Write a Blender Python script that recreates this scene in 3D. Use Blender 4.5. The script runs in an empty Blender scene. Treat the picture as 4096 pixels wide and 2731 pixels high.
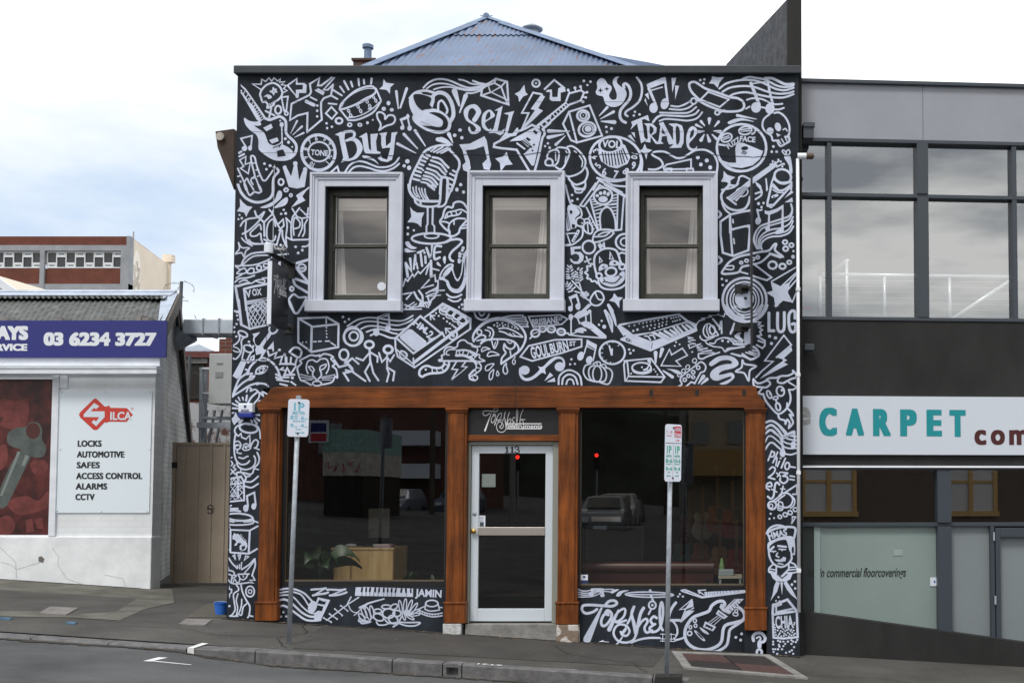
import bpy, bmesh, math, random
from mathutils import Vector, Matrix
random.seed(7)
R = math.radians
SC = bpy.context.scene

# ------------------------------------------------------------------ camera, light, exposure
F, CX, CY, TH, CAMY, EYE = 4702.0, 2920.0, 1741.0, math.atan(0.049), -13.5, 1.54   # in 4096 px units, metres
cam = bpy.data.cameras.new('camera'); cam_o = bpy.data.objects.new('camera', cam); SC.collection.objects.link(cam_o)
cam.sensor_width = 36; cam.lens = F/4096*36
cam.shift_x = (2048-CX)/4096; cam.shift_y = (CY-1365.5)/4096
cam.clip_end = 2000
cam_o.location = (0, CAMY, EYE); cam_o.rotation_euler = (math.pi/2+TH, 0, 0)
SC.camera = cam_o
SC.view_settings.view_transform = 'Standard'; SC.view_settings.look = 'None'
SC.view_settings.exposure = 0.44; SC.view_settings.gamma = 1.0

SUN_EL, SUN_AZ = R(56), R(203)      # overcast: a soft weak sun from behind the camera
w = bpy.data.worlds.new('World'); SC.world = w; w.use_nodes = True
nt = w.node_tree; N = nt.nodes; L = nt.links; N.clear()
out = N.new('ShaderNodeOutputWorld'); bg = N.new('ShaderNodeBackground')
sky = N.new('ShaderNodeTexSky'); sky.sky_type = 'NISHITA'; sky.sun_disc = False
sky.sun_elevation = SUN_EL; sky.sun_rotation = SUN_AZ
tc = N.new('ShaderNodeTexCoord')
mp = N.new('ShaderNodeMapping'); mp.inputs['Scale'].default_value = (1.0, 1.0, 2.6)
L.new(tc.outputs['Generated'], mp.inputs['Vector'])
nz = N.new('ShaderNodeTexNoise'); nz.inputs['Scale'].default_value = 2.6; nz.inputs['Detail'].default_value = 7; nz.inputs['Roughness'].default_value = 0.55
L.new(mp.outputs['Vector'], nz.inputs['Vector'])
rp = N.new('ShaderNodeValToRGB')
rp.color_ramp.elements[0].position = 0.34; rp.color_ramp.elements[0].color = (4.5, 5.6, 7.1, 1)
rp.color_ramp.elements[1].position = 0.60; rp.color_ramp.elements[1].color = (8.6, 8.7, 8.6, 1)
L.new(nz.outputs['Fac'], rp.inputs['Fac'])
sx = N.new('ShaderNodeSeparateXYZ'); L.new(tc.outputs['Generated'], sx.inputs['Vector'])
# the cloud deck is thinner and brighter towards +X, heavier behind the street
mr = N.new('ShaderNodeMapRange'); mr.inputs['From Min'].default_value = -0.26; mr.inputs['From Max'].default_value = 0.06
L.new(sx.outputs['X'], mr.inputs['Value'])
m1 = N.new('ShaderNodeMix'); m1.data_type = 'RGBA'; m1.inputs['B'].default_value = (12.5, 12.6, 12.8, 1)
L.new(mr.outputs['Result'], m1.inputs['Factor']); L.new(rp.outputs['Color'], m1.inputs['A'])
m2 = N.new('ShaderNodeMix'); m2.data_type = 'RGBA'; m2.inputs['Factor'].default_value = 0.93
# heavier grey rain clouds over the far side of the street, behind the camera
nb = N.new('ShaderNodeTexNoise'); nb.inputs['Scale'].default_value = 5.2; nb.inputs['Detail'].default_value = 6
mpb = N.new('ShaderNodeMapping'); mpb.inputs['Scale'].default_value = (1.0, 1.0, 4.0); mpb.inputs['Location'].default_value = (0.4, 0.2, 0.0)
L.new(tc.outputs['Generated'], mpb.inputs['Vector']); L.new(mpb.outputs['Vector'], nb.inputs['Vector'])
rb = N.new('ShaderNodeValToRGB'); rb.color_ramp.elements[0].position = 0.38; rb.color_ramp.elements[0].color = (4.1, 4.2, 4.4, 1)
rb.color_ramp.elements[1].position = 0.62; rb.color_ramp.elements[1].color = (12.2, 11.7, 11.0, 1)
L.new(nb.outputs['Fac'], rb.inputs['Fac'])
mry = N.new('ShaderNodeMapRange'); mry.inputs['From Min'].default_value = 0.0; mry.inputs['From Max'].default_value = -0.35
L.new(sx.outputs['Y'], mry.inputs['Value'])
m3 = N.new('ShaderNodeMix'); m3.data_type = 'RGBA'
L.new(mry.outputs['Result'], m3.inputs['Factor']); L.new(m1.outputs['Result'], m3.inputs['A']); L.new(rb.outputs['Color'], m3.inputs['B'])
L.new(sky.outputs['Color'], m2.inputs['A']); L.new(m3.outputs['Result'], m2.inputs['B'])
L.new(m2.outputs['Result'], bg.inputs['Color']); bg.inputs['Strength'].default_value = 0.10
L.new(bg.outputs['Background'], out.inputs['Surface'])

sun = bpy.data.lights.new('sun', 'SUN'); sun.energy = 1.5; sun.angle = R(14); sun.color = (1.0, 0.96, 0.9)
sun_o = bpy.data.objects.new('sun', sun); SC.collection.objects.link(sun_o)
sd = Vector((math.sin(SUN_AZ)*math.cos(SUN_EL), math.cos(SUN_AZ)*math.cos(SUN_EL), math.sin(SUN_EL)))
sun_o.rotation_euler = sd.to_track_quat('Z', 'Y').to_euler(); sun_o.location = (0, -8, 12)

# ------------------------------------------------------------------ measuring: photo positions turned into metres on a given plane
ct, st_ = math.cos(TH), math.sin(TH)
def ray(u, v):
    x = (u-CX)/F; y = -(v-CY)/F
    return Vector((x, ct - y*st_, st_ + y*ct))
K = 4096/2352
def S3(u, v, Y=0.0):
    d = ray(u, v); t = (Y-CAMY)/d.y
    return Vector((d.x*t, Y, EYE+d.z*t))
def P(u, v, Y=0.0): return S3(u*K, v*K, Y)
GA, GB, GC = -0.271, -0.0657, 0.02
def zg(x, y=0.0):
    return GA + GB*x + (GC*y if y < 0 else 0)
def G(u, v):                                   # photo point (2352 wide) on the footpath
    d = ray(u*K, v*K)
    t = (GA + GC*CAMY - EYE)/(d.z - GB*d.x - GC*d.y)
    return Vector((d.x*t, CAMY+d.y*t, EYE+d.z*t))
def fX(u, v=800, Y=0.0): return P(u, v, Y).x
def fZ(v, u=1200, Y=0.0): return P(u, v, Y).z

# ------------------------------------------------------------------ materials
MATS = {}
def mat(name, col, rough=0.6, metal=0.0, var=0.0, scale=6.0, bump=0.0, bscale=40.0, stretch=(1,1,1), col2=None, lo=0.35, hi=0.65, spec=0.5, detail=6):
    if name in MATS: return MATS[name]
    m = bpy.data.materials.new(name); m.use_nodes = True; MATS[name] = m
    n = m.node_tree.nodes; l = m.node_tree.links
    b = n['Principled BSDF']; b.inputs['Roughness'].default_value = rough; b.inputs['Metallic'].default_value = metal
    b.inputs['Specular IOR Level'].default_value = spec
    c = (*col, 1)
    b.inputs['Base Color'].default_value = c
    if var or col2 or bump:
        t = n.new('ShaderNodeTexCoord'); mm = n.new('ShaderNodeMapping'); mm.inputs['Scale'].default_value = stretch
        l.new(t.outputs['Object'], mm.inputs['Vector'])
    if var or col2:
        z = n.new('ShaderNodeTexNoise'); z.inputs['Scale'].default_value = scale; z.inputs['Detail'].default_value = detail; z.inputs['Roughness'].default_value = 0.65
        l.new(mm.outputs['Vector'], z.inputs['Vector'])
        r = n.new('ShaderNodeValToRGB'); r.color_ramp.elements[0].position = lo; r.color_ramp.elements[1].position = hi
        if col2 is None:
            r.color_ramp.elements[0].color = (*[x*(1-var) for x in col], 1); r.color_ramp.elements[1].color = (*[min(1, x*(1+var)) for x in col], 1)
        else:
            r.color_ramp.elements[0].color = c; r.color_ramp.elements[1].color = (*col2, 1)
        l.new(z.outputs['Fac'], r.inputs['Fac']); l.new(r.outputs['Color'], b.inputs['Base Color'])
    if bump:
        z2 = n.new('ShaderNodeTexNoise'); z2.inputs['Scale'].default_value = bscale; z2.inputs['Detail'].default_value = 5
        l.new(mm.outputs['Vector'], z2.inputs['Vector'])
        bp = n.new('ShaderNodeBump'); bp.inputs['Strength'].default_value = bump; bp.inputs['Distance'].default_value = 0.02
        l.new(z2.outputs['Fac'], bp.inputs['Height']); l.new(bp.outputs['Normal'], b.inputs['Normal'])
    return m
def brick_mat(name, c1, c2, mortar, sc=1.0, bw=0.23, rh=0.076, ms=0.008, rough=0.85, axis='XZ', bump=0.4, var=0.25):
    if name in MATS: return MATS[name]
    m = mat(name, c1, rough); n = m.node_tree.nodes; l = m.node_tree.links; b = n['Principled BSDF']
    t = n.new('ShaderNodeTexCoord'); s = n.new('ShaderNodeSeparateXYZ'); c = n.new('ShaderNodeCombineXYZ')
    l.new(t.outputs['Object'], s.inputs['Vector'])
    if axis == 'S':
        ad = n.new('ShaderNodeMath'); l.new(s.outputs['X'], ad.inputs[0]); l.new(s.outputs['Y'], ad.inputs[1]); l.new(ad.outputs[0], c.inputs['X'])
    else: l.new(s.outputs[axis[0]], c.inputs['X'])
    l.new(s.outputs['Z'], c.inputs['Y'])
    k = n.new('ShaderNodeTexBrick'); k.inputs['Scale'].default_value = sc
    k.inputs['Color1'].default_value = (*c1, 1); k.inputs['Color2'].default_value = (*c2, 1); k.inputs['Mortar'].default_value = (*mortar, 1)
    k.inputs['Brick Width'].default_value = bw; k.inputs['Row Height'].default_value = rh; k.inputs['Mortar Size'].default_value = ms
    l.new(c.outputs['Vector'], k.inputs['Vector'])
    z = n.new('ShaderNodeTexNoise'); z.inputs['Scale'].default_value = 1.6; z.inputs['Detail'].default_value = 8
    l.new(t.outputs['Object'], z.inputs['Vector'])
    mr = n.new('ShaderNodeMapRange'); mr.inputs['To Min'].default_value = 1-var; mr.inputs['To Max'].default_value = 1+var*0.6; mr.inputs['From Min'].default_value = .3; mr.inputs['From Max'].default_value = .7
    l.new(z.outputs['Fac'], mr.inputs['Value'])
    mx = n.new('ShaderNodeMix'); mx.data_type = 'RGBA'; mx.blend_type = 'MULTIPLY'; mx.inputs['Factor'].default_value = 1
    l.new(k.outputs['Color'], mx.inputs['A']); l.new(mr.outputs['Result'], mx.inputs['B']); l.new(mx.outputs['Result'], b.inputs['Base Color'])
    bp = n.new('ShaderNodeBump'); bp.inputs['Strength'].default_value = bump; bp.inputs['Distance'].default_value = 0.01; bp.invert = True
    l.new(k.outputs['Fac'], bp.inputs['Height']); l.new(bp.outputs['Normal'], b.inputs['Normal'])
    return m
def glass_mat(name, fac, tint=(1,1,1), gl=(1,1,1), rough=0.0, wob=0.0, wscale=1.2):
    if name in MATS: return MATS[name]
    m = bpy.data.materials.new(name); m.use_nodes = True; MATS[name] = m
    n = m.node_tree.nodes; l = m.node_tree.links; n.clear()
    o = n.new('ShaderNodeOutputMaterial'); mx = n.new('ShaderNodeMixShader'); t = n.new('ShaderNodeBsdfTransparent'); g = n.new('ShaderNodeBsdfGlossy')
    t.inputs['Color'].default_value = (*tint, 1); g.inputs['Color'].default_value = (*gl, 1); g.inputs['Roughness'].default_value = rough
    mx.inputs['Fac'].default_value = fac
    if wob:
        tcc = n.new('ShaderNodeTexCoord'); z = n.new('ShaderNodeTexNoise'); z.inputs['Scale'].default_value = wscale; z.inputs['Detail'].default_value = 1
        l.new(tcc.outputs['Object'], z.inputs['Vector'])
        bp = n.new('ShaderNodeBump'); bp.inputs['Strength'].default_value = wob; bp.inputs['Distance'].default_value = 0.02
        l.new(z.outputs['Fac'], bp.inputs['Height']); l.new(bp.outputs['Normal'], g.inputs['Normal'])
    l.new(t.outputs[0], mx.inputs[1]); l.new(g.outputs[0], mx.inputs[2]); l.new(mx.outputs[0], o.inputs['Surface'])
    return m

# ------------------------------------------------------------------ mesh building
def loc_of(o):
    v = Vector((0,0,0))
    while o is not None:
        v = v + o.location; o = o.parent
    return v
def link(o, parent=None):
    SC.collection.objects.link(o)
    if parent is not None: o.parent = parent
def tag(o, label=None, cat=None, group=None, kind=None):
    if label: o['label'] = label
    if cat: o['category'] = cat
    if group: o['group'] = group
    if kind: o['kind'] = kind
    return o
def thing(name, label, cat, loc=(0,0,0), group=None):
    o = bpy.data.objects.new(name, None); o.empty_display_size = 0.1; o.location = loc; link(o)
    return tag(o, label, cat, group)
class MB:
    def __init__(s): s.v = []; s.f = []; s.m = []; s.mi = 0
    def add(s, vs, fs):
        k = len(s.v); s.v += [tuple(x) for x in vs]
        for f in fs: s.f.append(tuple(i+k for i in f)); s.m.append(s.mi)
        return s
    def box(s, x0, x1, y0, y1, z0, z1):
        x0, x1 = min(x0,x1), max(x0,x1); y0, y1 = min(y0,y1), max(y0,y1); z0, z1 = min(z0,z1), max(z0,z1)
        return s.add([(x0,y0,z0),(x1,y0,z0),(x1,y1,z0),(x0,y1,z0),(x0,y0,z1),(x1,y0,z1),(x1,y1,z1),(x0,y1,z1)],
              [(0,3,2,1),(4,5,6,7),(0,1,5,4),(1,2,6,5),(2,3,7,6),(3,0,4,7)])
    def prism(s, poly, y0, y1):                       # polygon given as (x, z), thickness along Y
        n = len(poly)
        a = sum(poly[i][0]*poly[(i+1)%n][1]-poly[(i+1)%n][0]*poly[i][1] for i in range(n))
        if a < 0: poly = poly[::-1]
        vs = [(x,y0,z) for x,z in poly]+[(x,y1,z) for x,z in poly]
        fs = [tuple(range(n)), tuple(range(2*n-1,n-1,-1))]
        for i in range(n): j=(i+1)%n; fs.append((j,i,i+n,j+n))
        return s.add(vs, fs)
    def extrude(s, pts, d):                           # planar polygon of 3-D points pushed along vector d
        n = len(pts); d = Vector(d)
        vs = [Vector(p) for p in pts]+[Vector(p)+d for p in pts]
        fs = [tuple(range(n-1,-1,-1)), tuple(range(n,2*n))]
        for i in range(n): j=(i+1)%n; fs.append((i,j,j+n,i+n))
        return s.add(vs, fs)
    def tube(s, pts, r, n=10, cap=True):
        pts = [Vector(p) for p in pts]; rs = r if isinstance(r, (list,tuple)) else [r]*len(pts)
        k = len(s.v); vs = []; up = Vector((0,0,1))
        for i,p in enumerate(pts):
            t = (pts[min(i+1,len(pts)-1)]-pts[max(i-1,0)]).normalized()
            a = t.cross(up)
            if a.length < 1e-3: a = t.cross(Vector((0,1,0)))
            a.normalize(); b = a.cross(t)
            for q in range(n):
                an = 2*math.pi*q/n; vs.append(p+a*math.cos(an)*rs[i]+b*math.sin(an)*rs[i])
        fs = []
        for i in range(len(pts)-1):
            for q in range(n):
                w_=(q+1)%n; fs.append((i*n+q,i*n+w_,(i+1)*n+w_,(i+1)*n+q))
        if cap: fs.append(tuple(range(n-1,-1,-1))); fs.append(tuple(range((len(pts)-1)*n,len(pts)*n)))
        return s.add(vs, fs)
    def ball(s, c, r, sz=(1,1,1), n=12, k=8):
        vs = []; c = Vector(c)
        for i in range(k+1):
            a = math.pi*i/k
            for j in range(n):
                b = 2*math.pi*j/n
                vs.append(c+Vector((r*sz[0]*math.sin(a)*math.cos(b), r*sz[1]*math.sin(a)*math.sin(b), r*sz[2]*math.cos(a))))
        fs = [(i*n+j,(i+1)*n+j,(i+1)*n+(j+1)%n,i*n+(j+1)%n) for i in range(k) for j in range(n)]
        return s.add(vs, fs)
    def lathe(s, c, prof, n=16, axis='Z'):            # prof: (r, h) pairs
        vs = []; c = Vector(c)
        for r,h in prof:
            for j in range(n):
                b = 2*math.pi*j/n
                p = Vector((r*math.cos(b), r*math.sin(b), h))
                if axis == 'Y': p = Vector((p.x, h, p.y))
                vs.append(c+p)
        fs = []
        for i in range(len(prof)-1):
            for j in range(n):
                q = (j+1)%n; f = (i*n+j,i*n+q,(i+1)*n+q,(i+1)*n+j); fs.append(f if axis=='Z' else f[::-1])
        return s.add(vs, fs)
    def quad(s, a, b, c, d): return s.add([a,b,c,d], [(0,1,2,3)])
    def build(s, name, m, parent=None, bevel=0.0, smooth=False, origin=None):
        me = bpy.data.meshes.new(name)
        if parent is not None: o0 = loc_of(parent)
        elif origin is not None: o0 = Vector(origin)
        else:
            xs = [v[0] for v in s.v]; ys = [v[1] for v in s.v]; zs = [v[2] for v in s.v]
            o0 = Vector(((min(xs)+max(xs))/2, (min(ys)+max(ys))/2, min(zs)))
        me.from_pydata([tuple(Vector(v)-o0) for v in s.v], [], s.f)
        for x in (m if isinstance(m, (list,tuple)) else [m]): me.materials.append(x)
        for p, i in zip(me.polygons, s.m): p.material_index = i; p.use_smooth = smooth
        me.validate(); me.update()
        o = bpy.data.objects.new(name, me); link(o, parent)
        if parent is None: o.location = o0
        if bevel:
            b = o.modifiers.new('bevel', 'BEVEL'); b.width = bevel; b.segments = 2; b.limit_method = 'ANGLE'
        return o

# ------------------------------------------------------------------ flat lettering taken from the built-in font
_tc = {}
def glyphs(s, bold=0.0, shear=0.0, spacing=1.0):
    key = (s, bold, shear, spacing)
    if key in _tc: return _tc[key]
    cu = bpy.data.curves.new('lettering', 'FONT'); cu.body = s; cu.size = 1; cu.offset = bold; cu.shear = shear; cu.space_character = spacing
    cu.align_x = 'CENTER'; cu.align_y = 'BOTTOM_BASELINE'; cu.resolution_u = 4; cu.fill_mode = 'FRONT'
    o = bpy.data.objects.new('lettering', cu); SC.collection.objects.link(o)
    dg = bpy.context.evaluated_depsgraph_get(); me = o.evaluated_get(dg).to_mesh()
    vs = [(v.co.x, v.co.y) for v in me.vertices]; fs = [tuple(p.vertices) for p in me.polygons]
    o.evaluated_get(dg).to_mesh_clear(); bpy.data.objects.remove(o); bpy.data.curves.remove(cu)
    if not vs: vs = [(0,0)]
    x0 = min(v[0] for v in vs); x1 = max(v[0] for v in vs)
    vs = [(v[0]-(x0+x1)/2, v[1]) for v in vs]
    _tc[key] = (vs, fs, x1-x0); return _tc[key]
CAP = 0.0
def lettering(mb, s, cap, width, to3, cx=0.0, cy=0.0, rot=0.0, bold=0.02, shear=0.0, spacing=1.0, base=False, fit=False):
    """letters of cap height `cap`, overall `width` (None = natural) drawn in a plane; to3 maps plane (x, y up) to 3-D"""
    global CAP
    if not CAP: CAP = max(v[1] for v in glyphs('H')[0])
    vs, fs, wd = glyphs(s, bold, shear, spacing)
    ky = cap/(CAP+2*bold); kx = ky*0.85 if width is None else width/wd
    c, sn = math.cos(rot), math.sin(rot); pts = []
    ya, yb = min(v[1] for v in vs), max(v[1] for v in vs)
    for x,y in vs:
        x *= kx; y = ((y-ya)/(yb-ya)-.5)*cap if fit else y*ky - (0 if base else cap/2)
        pts.append(to3(cx+x*c-y*sn, cy+x*sn+y*c))
    mb.add(pts, fs); return mb

# ------------------------------------------------------------------ painted strokes (the mural and the shop's script logo)
def catmull(p, closed, n=5):
    o = []; k = len(p)
    if k < 3: return p
    for i in range(k if closed else k-1):
        if closed: a,b,c,d = p[(i-1)%k],p[i],p[(i+1)%k],p[(i+2)%k]
        else: a,b,c,d = p[max(i-1,0)],p[i],p[i+1],p[min(i+2,k-1)]
        for j in range(n):
            t=j/n; t2=t*t; t3=t2*t
            o.append(tuple(0.5*(2*b[q]+(c[q]-a[q])*t+(2*a[q]-5*b[q]+4*c[q]-d[q])*t2+(3*b[q]-a[q]-3*c[q]+d[q])*t3) for q in (0,1)))
    if not closed: o.append(p[-1])
    return o
def ribbon(p, wd, closed):
    q = [p[0]]
    for x in p[1:]:
        if math.hypot(x[0]-q[-1][0], x[1]-q[-1][1]) > 0.4: q.append(x)
    if closed and len(q) > 2 and math.hypot(q[0][0]-q[-1][0], q[0][1]-q[-1][1]) < 0.4: q.pop()
    p = q; k = len(p)
    if k < 2: return [], []
    h = wd/2; vs = []; fs = []
    def nrm(a,b):
        dx,dy=b[0]-a[0],b[1]-a[1]; l=math.hypot(dx,dy) or 1; return (-dy/l,dx/l)
    for i in range(k):
        n1 = nrm(p[i-1],p[i]) if (i>0 or closed) else None
        n2 = nrm(p[i],p[(i+1)%k]) if (i<k-1 or closed) else None
        if n1 is None: n1=n2
        if n2 is None: n2=n1
        mx,my=n1[0]+n2[0],n1[1]+n2[1]; l=math.hypot(mx,my)
        if l<0.5: mx,my=n1; sc=1
        else:
            mx/=l; my/=l; sc=min(1.7,1/max(0.3,mx*n1[0]+my*n1[1]))
        vs += [(p[i][0]+mx*h*sc,p[i][1]+my*h*sc),(p[i][0]-mx*h*sc,p[i][1]-my*h*sc)]
    for i in range(k if closed else k-1):
        j=(i+1)%k; fs.append((2*i,2*j,2*j+1,2*i+1))
    if not closed:
        for e,o_ in ((0,1),(k-1,k-2)):
            dx,dy=p[e][0]-p[o_][0],p[e][1]-p[o_][1]; l=math.hypot(dx,dy) or 1; dx/=l; dy/=l
            b=len(vs); a0=math.atan2(dy,dx)
            ring=[]
            for a in (-60,-25,25,60):
                an=a0+math.radians(a); ring.append((p[e][0]+math.cos(an)*h,p[e][1]+math.sin(an)*h))
            vs+=ring
            l_,r_=2*e,2*e+1
            fs.append((r_,b,b+1,b+2,b+3,l_) if e else (l_,b,b+1,b+2,b+3,r_))
    return vs, fs
def ell(cx,cy,rx,ry,rot,n=28):
    c,s=math.cos(math.radians(rot)),math.sin(math.radians(rot)); o=[]
    for i in range(n):
        a=2*math.pi*i/n; x,y=rx*math.cos(a),ry*math.sin(a); o.append((cx+x*c-y*s,cy+x*s+y*c))
    return o
def strokes(lines, halo=0.0):
    """yields (verts2d, faces, dark, tile) in tile pixels"""
    tile = None
    for ln in lines:
        a = ln.split()
        if not a: continue
        if a[0]=='@': tile=(float(a[1]),float(a[2]),float(a[3]),a[4] if len(a)>4 else 'F'); continue
        k=a[0]; dark={'k':1,'w':2}.get(k[0],0)
        if dark: k=k[1:]
        if halo and (dark==1 or k not in 'seSlLt'): continue
        if k=='T':
            h,x,y,r=map(float,a[1:5]); rest=a[5:]; wd=None
            if rest[0].startswith('w='): wd=float(rest[0][2:]); rest=rest[1:]
            mb=MB(); lettering(mb,' '.join(rest),h,wd,lambda p,q:(p,-q,0),x,-y,-math.radians(r),0.035)
            yield [(v[0],v[1]) for v in mb.v], mb.f, dark, tile; continue
        n=[float(z) for z in a[1:]]
        if k=='d':
            r=n[0]
            for i in range(1,len(n)-1,2):
                p=ell(n[i],n[i+1],r*random.uniform(.92,1.08),r*random.uniform(.92,1.08),0,14); yield p,[tuple(range(14))],dark,tile
            continue
        if k=='e':
            p=ell(*n[:5])
            if len(n)>5 and n[5]>0: v,f=ribbon(p,n[5]+halo,True); yield v,f,dark,tile
            elif not halo: yield p,[tuple(range(len(p)))],dark,tile
            continue
        if k=='t':
            x1,y1,w1,x2,y2,w2=n; w1+=halo; w2+=halo; an=math.atan2(y2-y1,x2-x1); p=[]
            for i in range(7): b=an+math.pi/2+math.pi*i/6; p.append((x1+math.cos(b)*w1/2,y1+math.sin(b)*w1/2))
            for i in range(5): b=an-math.pi/2+math.pi*i/4; p.append((x2+math.cos(b)*w2/2,y2+math.sin(b)*w2/2))
            yield p,[tuple(range(len(p)))],dark,tile; continue
        if k=='*':
            x,y,r,ro=n; p=[]
            for i in range(8):
                b=math.radians(ro)+math.pi/4*i; q=r if i%2==0 else r*.36; p.append((x+math.cos(b)*q,y+math.sin(b)*q))
            yield p,[tuple(range(8))],dark,tile; continue
        if k in 'fF':
            p=list(zip(n[0::2],n[1::2]))
            if k=='F': p=catmull(p,True,4)
            yield p,[tuple(range(len(p)))],dark,tile; continue
        wd=n[0]*.95+halo; p=list(zip(n[1::2],n[2::2]))
        if k=='s': p=catmull(p,False)
        if k=='S': p=catmull(p,True)
        v,f=ribbon(p,wd,k in 'SL'); 
        if v: yield v,f,dark,tile
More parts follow.
